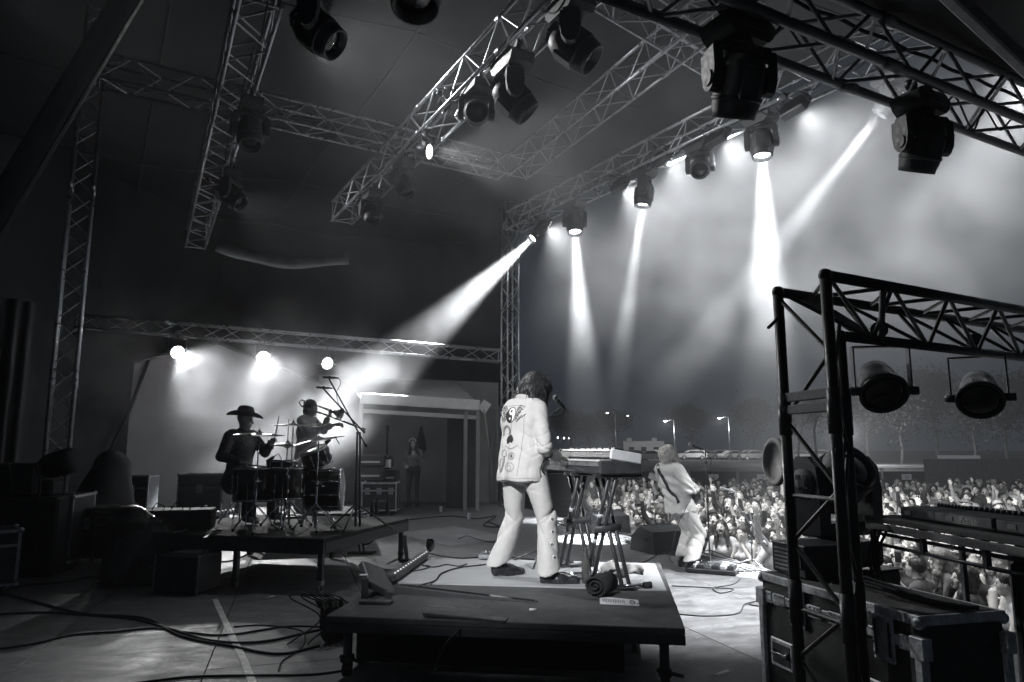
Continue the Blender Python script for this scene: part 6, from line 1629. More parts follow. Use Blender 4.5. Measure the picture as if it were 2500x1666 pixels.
def deck(label, a, w, text=None):
    d = empty('dj_deck', tA+tpp(a, .28, 1.073), label=label, cat='dj deck', group='dj decks on the table'); d.rotation_euler = (0, 0, math.atan2(td.y, td.x))
    sg = -1 if (rotz(math.atan2(td.y, td.x)) @ Vector((0, 1, 0))).dot(tn) > 0 else 1
    MB().box((0, 0, .035), (w, .42, .06), b=.003).build('housing', RUB, d); MB().box((0, sg*.212, .036), (w*.96, .006, .045), b=.002).build('rear_panel', BLKM, d)
    for k in range(10): MB().cyl((-w*.4+w*.088*k, 0, .065), (-w*.4+w*.088*k, 0, .085), .011, n=8).build('knob', BLKM, d)
    MB().box((-.08, sg*.2165, .036), (.05, .003, .022)).build('label_plate', GREYT, d)
    if text: text_mesh(text, .042, mat('printed_logo', .35, .6, cool=0), d, TR((.06, sg*.2165, .036), basis(Vector((-sg*-1 if False else (1 if sg < 0 else -1), 0, 0)), Vector((0, 0, 1))) @ Matrix.Rotation(PI/2, 3, 'X')))
deck('dj player unit at the far end of the deck table', tl*.3, .3); deck('dj mixer with printed maker\'s name on its back', tl*.55, .42, 'Pioneer'); deck('dj player unit at the right picture edge', tl*.86, .36)
# ---- black speakers at the right edge
rs = empty('speaker_cabinet', Vector((2.76, 3.6, 0)), R(-33), 'black speaker cabinet cut by the right picture edge', 'speaker'); rs.location.z = 0
MB().box((0, 0, .46), (.55, .55, .92), b=.015).build('cabinet', BLK, rs); MB().box((0, -.28, .46), (.5, .01, .8), b=.004).build('grille', PLAS, rs)
rs = empty('speaker_cabinet', Vector((2.05, 2.55, 0)), R(14), 'low black speaker in the bottom right corner', 'speaker'); rs.location.z = 0
MB().box((.12, 0, .24), (.4, .4, .4), b=.015).build('cabinet', BLK, rs); MB().box((.12, 0, .446), (.36, .34, .012), b=.004).build('top_mat', GREYT, rs)

# ================================================================== tents behind the stage
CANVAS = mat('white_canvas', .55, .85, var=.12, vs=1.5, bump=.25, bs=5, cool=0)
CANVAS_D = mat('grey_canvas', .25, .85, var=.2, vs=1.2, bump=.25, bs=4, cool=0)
bt = empty('white_marquee', P(534, 1240, 19.5)*1, label='big white marquee with peaked gable behind the drummer', cat='tent'); bt.location.z = 0; t1 = bt.location.copy()
pk, le, ri = P(534, 836, 19.5)-t1, P(150, 922, 18.2)-t1, P(872, 968, 20.6)-t1
mb = MB(); n = 14; vs = []
for i in range(n+1):
    a = i/n; top = le.lerp(pk, a*2) if a < .5 else pk.lerp(ri, a*2-1)
    for k in range(7): vs.append(Vector((top.x, top.y, top.z*k/6))+Vector((.25, .6, 0))*(.09*math.sin(a*23)*math.sin(PI*k/6)))
mb.add(vs, [(i*7+k, (i+1)*7+k, (i+1)*7+k+1, i*7+k+1) for i in range(n) for k in range(6)], 0, True); mb.build('gable_wall', CANVAS, bt)
bkd = Vector((-.6, 2.6, 0)); mb = MB(); mb.sheet([le, pk, pk+bkd, le+bkd]); mb.sheet([pk, ri, ri+bkd, pk+bkd]); mb.build('roof_panel', CANVAS, bt)
for a, b in ((le, pk), (pk, ri)): MB().cyl(a+Vector((0, -.05, -.03)), b+Vector((0, -.05, -.03)), .04, n=10).build('frame_tube', ALU_D, bt)
MB().tube([P(363, 878, 18.9)-t1, P(330, 965, 18.4)-t1, P(300, 1040, 18)-t1, P(266, 1105, 17.6)-t1], .045, 8).build('strap', TARP, bt)
for v0, v1 in ((950, 955), (1150, 1160)): MB().tube([P(170, v0, 18.2)-t1, P(420, v1, 19.0)-t1], .015, 6).build('seam', CANVAS_D, bt)
s2 = empty('open_tent', P(1020, 1245, 17)*1, label='small open-fronted white tent lit at its valance, right of the marquee', cat='tent'); s2.location.z = 0; t1 = s2.location.copy()
f0, f1 = P(880, 972, 17.0)-t1, P(1172, 990, 17.4)-t1
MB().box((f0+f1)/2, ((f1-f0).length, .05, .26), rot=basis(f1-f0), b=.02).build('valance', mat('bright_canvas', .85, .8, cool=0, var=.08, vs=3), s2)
MB().box((f0+f1)/2+Vector((0, .1, -.3)), ((f1-f0).length, .05, .1), rot=basis(f1-f0), b=.01).build('header_bar', CANVAS, s2)
for p in (f0+Vector((0.02, .06, 0)), f1+Vector((-.35, .06, 0)), f1+Vector((-.05, .06, 0))): MB().box(Vector((p.x, p.y, p.z/2)), (.09, .09, p.z), b=.008).build('post', CANVAS_D, s2)
rb0, rb1 = P(830, 915, 20.5)-t1, P(1115, 935, 20.5)-t1
mb = MB(); mb.sheet([f0, f1, rb1, rb0]); mb.build('roof_panel', CANVAS, s2)
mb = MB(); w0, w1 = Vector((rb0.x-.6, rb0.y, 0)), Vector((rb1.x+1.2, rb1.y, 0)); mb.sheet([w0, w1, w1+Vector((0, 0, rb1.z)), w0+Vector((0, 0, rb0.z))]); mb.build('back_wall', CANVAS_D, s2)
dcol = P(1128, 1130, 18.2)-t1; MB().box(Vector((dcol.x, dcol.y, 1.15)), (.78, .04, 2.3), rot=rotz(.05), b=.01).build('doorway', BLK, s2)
hc = P(1028, 1080, 19.5)-t1; MB().lathe([(0, .45), (.03, .42), (.12, .1), (.16, -.2), (.1, -.28), (0, -.3)], 14, Matrix.Translation(hc)).build('hanging_bag', TARP, s2)
mb = MB(); mb.sheet([f1+Vector((.1, -.05, .14)), f1+Vector((.28, -.06, .02)), f1+Vector((.12, -.05, -.22)), f1+Vector((-.05, -.05, -.05))]); mb.build('loose_flap', CANVAS, s2)
MB().tube([f1+Vector((.1, -.05, -.1)), P(1205, 1180, 17)-t1], .012, 6).build('guy_rope', CANVAS_D, s2)
# backline in the tent
def amp_stack(label, u, d, w, hs, name='amplifier_stack', trimm=STEEL):
    p = P(u, 1200, d); r = empty(name, (p.x, p.y, 0), R(4), label, 'amplifier', 'amplifiers in the tent'); z = 0
    for i, h in enumerate(hs):
        c = MB().box((0, 0, z+h/2), (w-.04*(i > 0), .4, h-.01), b=.015).build('cabinet', BLK, r); MB().box((0, -.203, z+h/2), (w*.86, .008, h*.78), b=.002).build('grille_cloth', PLAS, c)
        if h < .35: MB().box((0, -.21, z+h*.4), (w*.6, .006, .045)).build('control_strip', mat('pale_strip', .6, .4, cool=0), c)  # control strip in one even pale tone
        z += h
amp_stack('stacked bass amplifier with pale control strip at the tent post', 905, 16.6, .72, (.72, .34, .28))
amp_stack('guitar amplifier with paper sheet taped on top beside the stack', 944, 16.9, .6, (.68, .3))
rc = road_case('stencilled road case with pale edges in front of the tent', Vector((P(928, 1240, 16.1).x, P(928, 1240, 16.1).y, 0)), (.78, .5, .62), R(3), trim=WORN, latches=3)
mb = MB(); stc = mat('stencil', .25, .8, cool=0)
for k in range(7): mb.box((-.15+.05*k, -.256, .32), (.03, .003, .05)); 
mb.build('stencil_blocks', stc, rc)
pp = empty('paper_notice', P(942, 1132, 16.6), R(4), 'pale paper notice taped to the amplifier in the tent', 'paper'); MB().box((0, 0, 0), (.24, .004, .19), rot=Matrix.Rotation(R(-8), 3, 'X')).build('sheet', PAPER, pp); MB().box((-.05, -.006, .04), (.06, .002, .03)).build('print', ink, pp)
bass = empty('bass_guitar', P(945, 1100, 16.8)*1, label='thin instrument neck standing against the amplifier', cat='guitar'); MB().box((0, 0, .15), (.045, .03, .7), b=.005).build('neck', GLD, bass); MB().box((0, 0, .53), (.08, .03, .13), b=.01).build('headstock', GLD, bass); MB().lathe([(0, -.02), (.17, -.02), (.17, .02), (0, .02)], 20, TR((0, 0, -.28), Matrix.Rotation(PI/2, 3, 'X'))).build('body', GLD, bass)
for lab, u, v in (('small cup standing on the floor before the tent doorway', 1076, 1250), ('small can on the stage floor left of the keyboard player', 1145, 1268)):
    c_ = empty('drink_can', PZ(u, v, 0), label=lab, cat='can', group='cans on the floor'); MB().lathe([(0, 0), (.033, 0), (.035, .01), (.035, .12), (.03, .13), (0, .13)], 14).build('can_body', WHITE, c_)
cable('cable curling on the floor left of the keyboard player', [(1118, 1318), (1140, 1310), (1165, 1318), (1200, 1325), (1240, 1322)], 0, .008)
cable('tangled lead on the rear stage floor', [(1000, 1270), (1060, 1264), (1110, 1262), (1160, 1268), (1210, 1262), (1180, 1284), (1220, 1288), (1190, 1275)], 0, .012)
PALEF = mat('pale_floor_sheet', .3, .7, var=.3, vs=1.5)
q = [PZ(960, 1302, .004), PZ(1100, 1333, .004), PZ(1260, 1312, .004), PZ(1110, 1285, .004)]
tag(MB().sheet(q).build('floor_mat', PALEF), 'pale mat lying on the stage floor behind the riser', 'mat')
# light streak on the roof fold at left, built as an added grey tube

rt = empty('streak_tube', P(530, 605, 15), label='added sagging grey tube standing in for a light streak under the roof, left', cat='light streak'); t1 = rt.location.copy()
pts = [P(u, v, d)-t1 for u, v, d in ((530, 600, 15), (600, 622, 15.2), (680, 640, 15.4), (760, 640, 15.6), (850, 632, 15.8))]
o = MB().tube(catmull(pts, 8), [.13+.015*math.sin(i*.4) for i in range(33)], 12).build('roll', mat('streak_grey', .1, .6, var=.4, vs=3, bump=.6, bs=8), rt)
for i in (): q_ = catmull(pts, 8); MB().tube([q_[i]+Vector((0, 0, .2)), q_[i]+Vector((.02, 0, 1.6))], .012, 6).build('tie', CANVAS_D, rt)
# ================================================================== crowd
SHIRT = mat('crowd_top', .3, .85, var=.25, vs=14, objcol=True, cool=0)
SHIRT_P = mat('crowd_check_top', .3, .85, var=.75, vs=22, objcol=True, cool=0)
CHAIR = mat('crowd_hair', .1, .45, var=.45, vs=50, bump=.4, bs=60, stretch=(1, 1, .15), objcol=True, cool=0)
JEANS = mat('crowd_jeans', .08, .85, var=.3, vs=10, cool=.1)
CSKIN = mat('crowd_skin', .66, .5, var=.12, vs=25, cool=-.02)
r_ = random.Random(11)
ARMS = {
 'arms forward': dict(elL=(-.27, .1, 1.12), wrL=(-.14, .34, 1.08), hdL=(.4, 1, -.1), hnL=(0, 0, -1), elR=(.27, .1, 1.12), wrR=(.14, .34, 1.08), hdR=(-.4, 1, -.1), hnR=(0, 0, -1)),
 'arm raised': dict(elL=(-.26, .08, 1.12), wrL=(-.12, .3, 1.15), hdL=(.4, .8, .1), hnL=(0, 0, -1), shR=(.19, 0, 1.44), elR=(.3, .12, 1.66), wrR=(.3, .2, 1.92), hdR=(.05, .15, 1), hnR=(0, 1, 0), curl=.15, spread=.9),
 'arms raised': dict(shL=(-.19, 0, 1.44), elL=(-.32, .14, 1.62), wrL=(-.28, .24, 1.86), hdL=(0, .1, 1), hnL=(0, 1, 0), shR=(.19, 0, 1.44), elR=(.32, .14, 1.62), wrR=(.28, .24, 1.86), hdR=(0, .1, 1), hnR=(0, 1, 0), curl=.2, spread=.8),
 'phone up': dict(elL=(-.28, .16, 1.2), wrL=(-.06, .36, 1.5), hdL=(.2, .2, 1), hnL=(0, -1, 0), elR=(.28, .16, 1.2), wrR=(.06, .36, 1.5), hdR=(-.2, .2, 1), hnR=(0, -1, 0), curl=.9),
 'hands clasped': dict(elL=(-.25, .1, 1.14), wrL=(-.04, .26, 1.22), hdL=(.5, .5, .5), hnL=(1, -.3, 0), elR=(.25, .1, 1.14), wrR=(.04, .26, 1.22), hdR=(-.5, .5, .5), hnR=(-1, -.3, 0), curl=.8),
 'hand at chin': dict(elL=(-.26, .08, 1.12), wrL=(-.1, .3, 1.08), hdL=(.5, .8, 0), hnL=(0, 0, -1), elR=(.27, .18, 1.2), wrR=(.1, .2, 1.46), hdR=(-.3, 0, 1), hnR=(0, -1, 0), curl=.9),
}
HAIRS = ['long hair', 'short hair', 'curly hair', 'hair tied up', 'a flat cap', 'a brimmed hat']
def crowd_hair(kind, J):
    Rm = rot_xyz(J['hp'], J['hy'], J['hr']); c = J['hd']; f = lambda x, y, z: c+Rm@V(x, y, z)
    h = Blob(.013, .02); h.ell(f(0, -.022, .042), (.087, .1, .09), Rm)
    if kind in (0, 2, 5):
        w = 1.35 if kind == 2 else 1.0
        h.cap(f(0, -.07, .0), f(0, -.09, -.26), .075*w, .06*w)
        for x in (-1, 1): h.cap(f(x*.07, -.01, .01), f(x*.095*w, .02, -.14), .036*w, .034*w); h.cap(f(x*.095*w, .02, -.14), f(x*.1*w, .05, -.3), .034*w, .024*w)
        if kind == 2: h.ell(f(0, -.03, .05), (.125, .125, .11), Rm)
    if kind == 3: h.ell(f(0, -.06, .14), (.045, .045, .04), Rm)
    h.ell(f(0, .115, -.035), (.066, .08, .105), Rm, neg=True)
    pos, q, _ = h.mesh()
    if kind == 2: pos = pos+vnormals(pos, q)*(.014*wob(pos, 75, 4))[:, None]
    else: pos = pos+vnormals(pos, q)*hair_disp(.004, 22, c)(pos)[:, None]
    return np_mesh('hair', pos, q, [CHAIR]), Rm, c
HATM = mat('crowd_hat', .2, .8, var=.2, vs=15, objcol=True, cool=0)
def crowd_hat(kind, Rm, c):
    M = TR(Vector(c)+Matrix(Rm) @ Vector((0, -.01, .05)), Matrix(Rm)); mb = MB()
    if kind == 4:
        mb.lathe([(.1, 0), (.102, .03), (.09, .075), (.05, .1), (0, .105)], 20, M); mb.prism([(.085*math.cos(t), .07+.11*math.sin(t)) for t in np.linspace(0, PI, 12)], -.006, .004, M)
    else: mb.lathe([(.17, .012), (.172, .004), (.1, -.0), (.1, .07), (.075, .11), (0, .115)], 24, M)
    return mb.mesh('hat', HATM)
VAR = []
poses = list(ARMS.items()); k = 0
for pi_, (pn, pa) in enumerate(poses):
    for hi in (0, 1, 2, 3, 4, 5) if pi_ < 3 else (0, 1, 3):
        k += 1
        if pi_ == 2 and hi in (2, 4, 5): continue
        J = pose(hp=R(r_.uniform(2, 20)), hy=R(r_.uniform(-22, 22)), hr=R(r_.uniform(-8, 8)), **pa); fem = 0 if hi in (1, 4) else 1
        b = Blob(.0145, .02); sl = r_.choice([0, 1, 2, 2, 1]); body_prims(b, J, top=1, leg=2, sleeve=sl, shoe=3, m=.95 if fem else 1.02, mouth=r_.choice([0, .5, 1, 1.2, 0]), fem=fem, ft=1.1)
        b.cut((0, 0, .55), (0, 0, -1))
        pos, q, tg = b.mesh()
        if sl: pos = pos+vnormals(pos, q)*np.where(tg == 1, .010+.008*wob(pos, 28, k), 0)[:, None]
        me = np_mesh('person', pos, q, [CSKIN, SHIRT_P if k % 5 == 2 else SHIRT, JEANS, RUB, CHAIR, DARK, LIP], tg)
        hm, Rm, c = crowd_hair(hi, J)
        VAR.append(dict(me=me, hair=hm, hat=crowd_hat(hi, Rm, c) if hi >= 4 else None, pose=pn, hk=hi, fem=fem, check=k % 5 == 2, sl=sl, phone=(pn == 'phone up')))
VARW = [x for x in VAR for _ in range(2 if x['pose'] in ('arm raised', 'arms raised') else 4)]
PH = MB().box((0, .43, 1.66), (.08, .01, .155), b=.004).mesh('phone', GLASSD)
SHADE = [(.03, 'black'), (.035, 'black'), (.03, 'black'), (.05, 'charcoal'), (.06, 'charcoal'), (.18, 'grey'), (.4, 'light'), (.65, 'white'), (.1, 'dark'), (.5, 'pale')]
HC = [(.02, 'dark'), (.05, 'brown'), (.16, 'tawny'), (.4, 'fair'), (.03, 'dark'), (.28, 'blonde')]
spots = []
def fwd(p): return p.y*math.cos(TH)+(p.z-CAM_Z)*math.sin(TH)
def pix(p):
    d = fwd(p); return 1250+F*p.x/d, 833-F*(-p.y*math.sin(TH)+(p.z-CAM_Z)*math.cos(TH))/d
row = 0; off = 1.45
while off < 26:
    near = row < 6; sp = .5 if row < 4 else .6 if near else .74 + .012*row; t = -7.5
    while t < 26:
        tj = t+r_.uniform(-.12, .12); oj = off+r_.uniform(-.12, .12)*(1 if row else .4); p = edge(tj, oj, GZ); t += sp*r_.uniform(.85, 1.2)
        if p.y < 4.5 or p.y > 33: continue
        u, v = pix(p+Vector((0, 0, 1.65)))
        if u < 1440 or u > 2570: continue
        spots.append((row, u, p))
    row += 1; off += .52 if near else .8
keep = []
for s_ in spots:
    row, u, p = s_
    if row > 12 and r_.random() < .3: continue
    keep.append(s_)
spots = keep
spots.sort(key=lambda s_: s_[2].y)
N_IND = 292
rows = {}
for s_ in spots: rows.setdefault(s_[0], []).append(s_)
ORD = ['front', 'second', 'third', 'fourth', 'fifth', 'sixth', 'seventh', 'eighth', 'ninth', 'tenth', 'eleventh', 'twelfth']
rank = {}
for rw, L in rows.items():
    L.sort(key=lambda s_: s_[1])
    for i, s_ in enumerate(L): rank[id(s_)] = (rw, i, len(L))
def nth(n): return '%d%s' % (n, 'th' if 10 <= n % 100 <= 20 else {1: 'st', 2: 'nd', 3: 'rd'}.get(n % 10, 'th'))
STAGE_C = Vector((0.5, 8.5, 0)); rest = []
for i, s_ in enumerate(spots):
    if i >= N_IND: rest.append(s_); continue
    rw, u, p = s_; rk_, idx_, tot = rank[id(s_)]
    v = r_.choice(VARW)
    if rw == 0 and r_.random() < .55: v = r_.choice([x for x in VAR if x['pose'] in ('arms forward', 'hands clasped')])
    d = STAGE_C+Vector((r_.uniform(-1.5, 2), r_.uniform(-3, 4), 0))-p; rz = math.atan2(d.y, d.x)-PI/2+R(r_.uniform(-15, 15)); sc = r_.uniform(.93, 1.04)*(1.0 if v['fem'] else 1.05)
    root = link('person', v['me'], None, TR(p, rotz(rz)) @ Matrix.Scale(sc, 4)); g, gn = r_.choice(SHADE); h, hn = r_.choice(HC)
    root.color = (g, g, g*1.02, 1)
    if p.y < 22 or v['hat'] or True:
        o = link('hair', v['hair'], root); o.color = (h, h*.98, h*.95, 1)
        if v['hat']: o = link('hat', v['hat'], root); hg = r_.choice([.05, .3, .6]); o.color = (hg, hg, hg, 1)
    if v['phone']:
        ph = link('phone', PH, None, TR(p, rotz(rz)) @ Matrix.Scale(sc, 4)); tag(ph, 'phone held up in the %s crowd row by the %s person from left' % (ORD[min(rw, 11)] if rw < 12 else nth(rw+1), nth(idx_+1)), 'phone', 'phones in the crowd')
    hd = HAIRS[v['hk']] if v['hk'] >= 4 else hn+' '+HAIRS[v['hk']]
    lab = 'person, %s%s top, %s, %s, %s row, %s from left' % (gn, ' checked' if v['check'] else '', hd, v['pose'], ORD[rw] if rw < 12 else nth(rw+1), nth(idx_+1))
    tag(root, lab, 'person', 'people in the crowd')
if rest:                                   # the far end of the crowd, too many to tell apart
    allp = []; allq = []; base_ = 0; mi = []
    low = []
    for v in VAR[:6]:
        n = len(v['me'].vertices); co = np.empty(n*3, np.float32); v['me'].vertices.foreach_get('co', co); co = co.reshape(-1, 3)
        nf = len(v['me'].polygons); q = np.empty(nf*4, np.int32); v['me'].loops.foreach_get('vertex_index', q); q = q.reshape(-1, 4); m = np.empty(nf, np.int32); v['me'].polygons.foreach_get('material_index', m)
        n2 = len(v['hair'].vertices); c2 = np.empty(n2*3, np.float32); v['hair'].vertices.foreach_get('co', c2); nf2 = len(v['hair'].polygons); q2 = np.empty(nf2*4, np.int32); v['hair'].loops.foreach_get('vertex_index', q2)
        sel = (co[q].mean(1)[:, 2] > 1.1); q = q[sel]; m = m[sel]
        low.append((np.concatenate([co, c2.reshape(-1, 3)]), np.concatenate([q, q2.reshape(-1, 4)+n]), np.concatenate([np.where(m == 1, 10, m), np.full(nf2, 4)])))
    for s_ in rest[:170]:
        co, q, m = r_.choice(low); p = s_[2]; a = math.atan2(STAGE_C.y-p.y, STAGE_C.x-p.x)-PI/2; c, s = math.cos(a), math.sin(a)
        rot = np.array([[c, s, 0], [-s, c, 0], [0, 0, 1]]); allp.append(co@rot+np.array(p)); allq.append(q+base_); base_ += len(co)
        tone = r_.randint(0, 3); hair = r_.randint(0, 2); mm = m.copy(); mm[m == 10] = 7+tone; mm[m == 4] = 11+hair; mi.append(mm)
    mats = [CSKIN, SHIRT, JEANS, RUB, CHAIR, DARK, LIP]+[mat('far_top_%d' % i, g, .85, cool=0) for i, g in enumerate((.04, .15, .4, .65))]+[mat('far_hair_%d' % i, g, .5, cool=0) for i, g in enumerate((.02, .08, .35))]
    Pn, Qn, Mn = np.concatenate(allp), np.concatenate(allq), np.concatenate(mi)
    me = np_mesh('far_crowd', Pn, Qn, mats); me.polygons.foreach_set('material_index', Mn.astype(np.int32)); o = link('far_crowd', me); tag(o, 'far packed part of the audience', kind='stuff')
# crowd barrier along the stage
for i in range(9):
    t = -7+i*2.35; b = empty('crowd_barrier', edge(t, 1.08, GZ), math.atan2(ED.y, ED.x), 'steel crowd barrier panel before the stage, %s from the near end' % nth(i+1), 'barrier', 'crowd barrier panels')
    for z in (1.05, .6): MB().cyl((0, 0, z), (2.3, 0, z), .024, n=10).build('rail', ALU, b)
    for k in range(3): MB().cyl((.05+1.1*k, 0, 0), (.05+1.1*k, 0, 1.05), .02, n=8).build('post', ALU, b)
    MB().box((1.15, 0, .3), (2.2, .01, .5)).build('kick_plate', STEEL, b)

# ================================================================== beyond the crowd
FEN = mat('fence_shade_cloth', .035, .9, var=.4, vs=4, bump=.2, bs=60, cool=.1)
x = 4.0; i = 0
while x < 27:
    w = 2.4; b = empty('fence_panel', (x, 36.0+.02*x, GZ), R(1), 'temporary fence panel with dark cloth behind the crowd, %s from the left' % nth(i+1), 'fence', 'temporary fence panels')
    MB().box((w/2, .01, 1.0), (w-.1, .012, 1.85)).build('shade_cloth', FEN, b)
    for xx in (.03, w-.03): MB().cyl((xx, 0, 0), (xx, 0, 2.1), .024, n=8).build('post', ALU, b)
    for z in (.1, 2.05): MB().cyl((0, 0, z), (w, 0, z), .02, n=8).build('rail', ALU, b)
    if i % 2 == 0 or x < 16: s = MB().box((w/2, -.02, 1.65), (.5, .008, .28)).build('sign', WHITE, b); [MB().box((w/2+.0, -.027, 1.7-.07*k), (.34-.08*k, .002, .025)).build('print', GREYT, s) for k in range(3)]
    x += w+.04; i += 1
for k, (u, v, w, h) in enumerate(((2430, 1146, 1.6, 2.6),)):
    p = P(u, v, 34); hc_ = empty('site_hoarding', (p.x-3.4, p.y, GZ), R(-6), 'tall mesh-covered hoarding with a bright top edge at right', 'hoarding')
    MB().box((3.4, 0, 1.3), (6.8, .05, 2.55)).build('mesh_panel', mat('hoarding_mesh', .09, .9, var=.3, vs=6), hc_); MB().box((1.6, -.02, 2.66), (1.9, .08, .16)).build('bright_board', WHITE, hc_)
# marshal umbrella-like canopy tops among the crowd
for lab, u, v, d, wpx in (('small flat canopy top above the crowd under the disc', 1838, 1194, 33, 28), ('flat pale canopy board above the crowd at right', 2292, 1195, 30, 36)):
    p = P(u, v, d); c_ = empty('flat_canopy', (p.x, p.y, GZ), label=lab, cat='canopy', group='flat canopies in the crowd'); h = p.z-GZ
    MB().box((0, 0, h), (wpx*d/F, .8, .1), b=.02).build('top', WHITE if wpx > 30 else GREYT, c_); MB().cyl((0, 0, 0), (0, 0, h), .03, n=8).build('pole', BLKM, c_)
# cars
CARP = mat('car_paint', .4, .25, .2, objcol=True, cool=0, var=.05); TINT = mat('car_glass', .03, .1)
prof = [(-2.2, .35), (-2.25, .75), (-2.1, .92), (-1.2, 1.0), (-.55, 1.45), (.9, 1.5), (1.6, 1.42), (2.1, .98), (2.2, .7), (2.15, .35)]
prof_s = [(-2.2, .35), (-2.25, .72), (-2.0, .85), (-1.1, .95), (-.4, 1.38), (.7, 1.4), (1.4, .98), (2.1, .92), (2.2, .65), (2.15, .35)]
def car_mesh(pf):
    d = {}; ms = Matrix.Rotation(PI/2, 4, 'X')
    d['body'] = MB().prism(pf, -.85, .85, ms).mesh('body', CARP); mb = MB()
    gl = [(x*.9+(.05), min(z-.07, 1.4)) for x, z in pf if z > .9]; gl = [(gl[0][0], .98)]+gl[1:-1]+[(gl[-1][0], .98)]
    for y in (-.853, .853): mb.prism(gl, y-.004, y+.004, ms)
    d['side_window'] = mb.mesh('side_window', TINT)
    d['wheel'] = MB().cyl((0, -.1, 0), (0, .1, 0), .33, n=16).mesh('wheel', RUB); d['rim'] = MB().cyl((0, -.105, 0), (0, .105, 0), .2, n=12).mesh('rim', STEEL)
    d['headlight'] = MB().box((0, 0, 0), (.06, .35, .14), b=.02).mesh('headlight', CHR); return d
CM = [car_mesh(prof), car_mesh(prof_s)]
carpx = [(1500, 1117, 108, .35, 1), (1555, 1116, 104, .3, 0), (1590, 1120, 98, .45, 1), (1612, 1113, 116, .7, 0), (1690, 1115, 110, .6, 0), (1725, 1114, 112, .25, 0), (1755, 1113, 114, .5, 0), (1790, 1116, 108, .65, 1), (1825, 1117, 106, .12, 0), (1845, 1118, 104, .3, 1), (1945, 1118, 100, .35, 1), (1962, 1117, 108, .6, 0), (1988, 1118, 98, .8, 0), (2025, 1116, 105, .5, 1), (1470, 1118, 106, .2, 0)]
for i, (u, v, d, g, kd_) in enumerate(carpx):
    p = P(u, v, d); c = empty('parked_car', (p.x, p.y, GZ+1.5), R(r_.uniform(-25, 25)+(180 if i % 2 else 0)), '%s parked %s on the bank beyond the fence, %s from the left' % ('dark' if g < .28 else 'grey' if g < .5 else 'pale', 'estate car' if kd_ == 0 else 'saloon car', nth(sorted(q[0] for q in carpx).index(u)+1)), 'car', 'cars parked beyond the fence')
    o = link('body', CM[kd_]['body'], c); o.color = (g, g, g, 1); link('side_window', CM[kd_]['side_window'], c)
    for x in (-1.35, 1.35):
        for y in (-.78, .78): w_ = link('wheel', CM[kd_]['wheel'], c, loc=(x, y, .33)); link('rim', CM[kd_]['rim'], w_)
    for y in (-.6, .6): link('headlight', CM[kd_]['headlight'], c, loc=(-2.2, y, .68))
# street lamps
LAMPE = mat('street_lamp_glow', .9, .3, emit=9.0, cool=0)
for i, (u, v, d, arm) in enumerate(((1625, 1028, 112, -1), (1757, 1021, 105, -1), (1483, 1008, 120, -1), (1533, 1015, 150, -1), (1332, 1008, 125, 1), (2062, 1050, 72, 1))):
    p = P(u, v, d); c = empty('street_lamp', (p.x-arm*1.3, p.y, GZ+1.5), label='street lamp on the bank, %s from the left' % nth(sorted((1625, 1757, 1483, 1533, 1332, 2062)).index(u)+1), cat='street lamp', group='street lamps beyond the fence'); h = p.z-(GZ+1.5)
    MB().cyl((0, 0, 0), (0, 0, h+.1), .11, .07, n=8).build('pole', ALU, c); MB().cyl((0, 0, h+.1), (arm*1.2, 0, h+.12), .05, n=6).build('arm', ALU, c); hd_ = MB().box((arm*1.3, 0, h+.05), (.8, .3, .16), b=.04).build('lamp_head', ALU_D, c); MB().ball((arm*1.35, 0, h-.02), (.26, .18, .12), 10).build('lamp_glass', LAMPE, hd_)
    if d < 121 and u > 1500:
        l_ = bpy.data.lights.new('street_light', 'POINT'); l_.energy = 1100 if d > 80 else 5000; l_.shadow_soft_size = .3; lo_ = link('street_light', l_, c, loc=(arm*1.35, -.3, h-.35))
for i, (u, v) in enumerate(((1362, 1069), (1377, 1070), (1388, 1070))):
    p = P(u, v, 180); c = empty('distant_lamp', (p.x, p.y, GZ+1.5), label='tiny distant lamp beside the keyboard player\'s microphone cable, %s of three' % ('left', 'middle', 'right')[i], cat='street lamp', group='tiny distant lamps'); h = p.z-GZ-1.5
    MB().cyl((0, 0, 0), (0, 0, h), .06, n=6).build('pole', ALU_D, c); MB().ball((0, 0, h), .22, 8).build('lamp_glass', LAMPE, c)
# white site building
p = P(1570, 1117, 125); sb_ = empty('site_cabin', (p.x, p.y, GZ+1.5), R(-4), 'pale flat-roofed cabin behind the parked cars', 'building'); wd = 98*125/F; hh = 40*125/F
MB().box((0, 0, hh/2), (wd, 3, hh), b=.03).build('wall', CANVAS, sb_); MB().box((0, 0, hh+.06), (wd+.2, 3.2, .12)).build('roof', ALU_D, sb_)
for dx in (-.34, .28): MB().box((dx*wd, 0, hh+.4), (.9, .9, .6), b=.05).build('roof_unit', CANVAS, sb_)
for k in range(3): w_ = MB().box((-wd*.3+k*wd*.3, -1.51, hh*.55), (.9, .03, .8)).build('window', TINT, sb_)
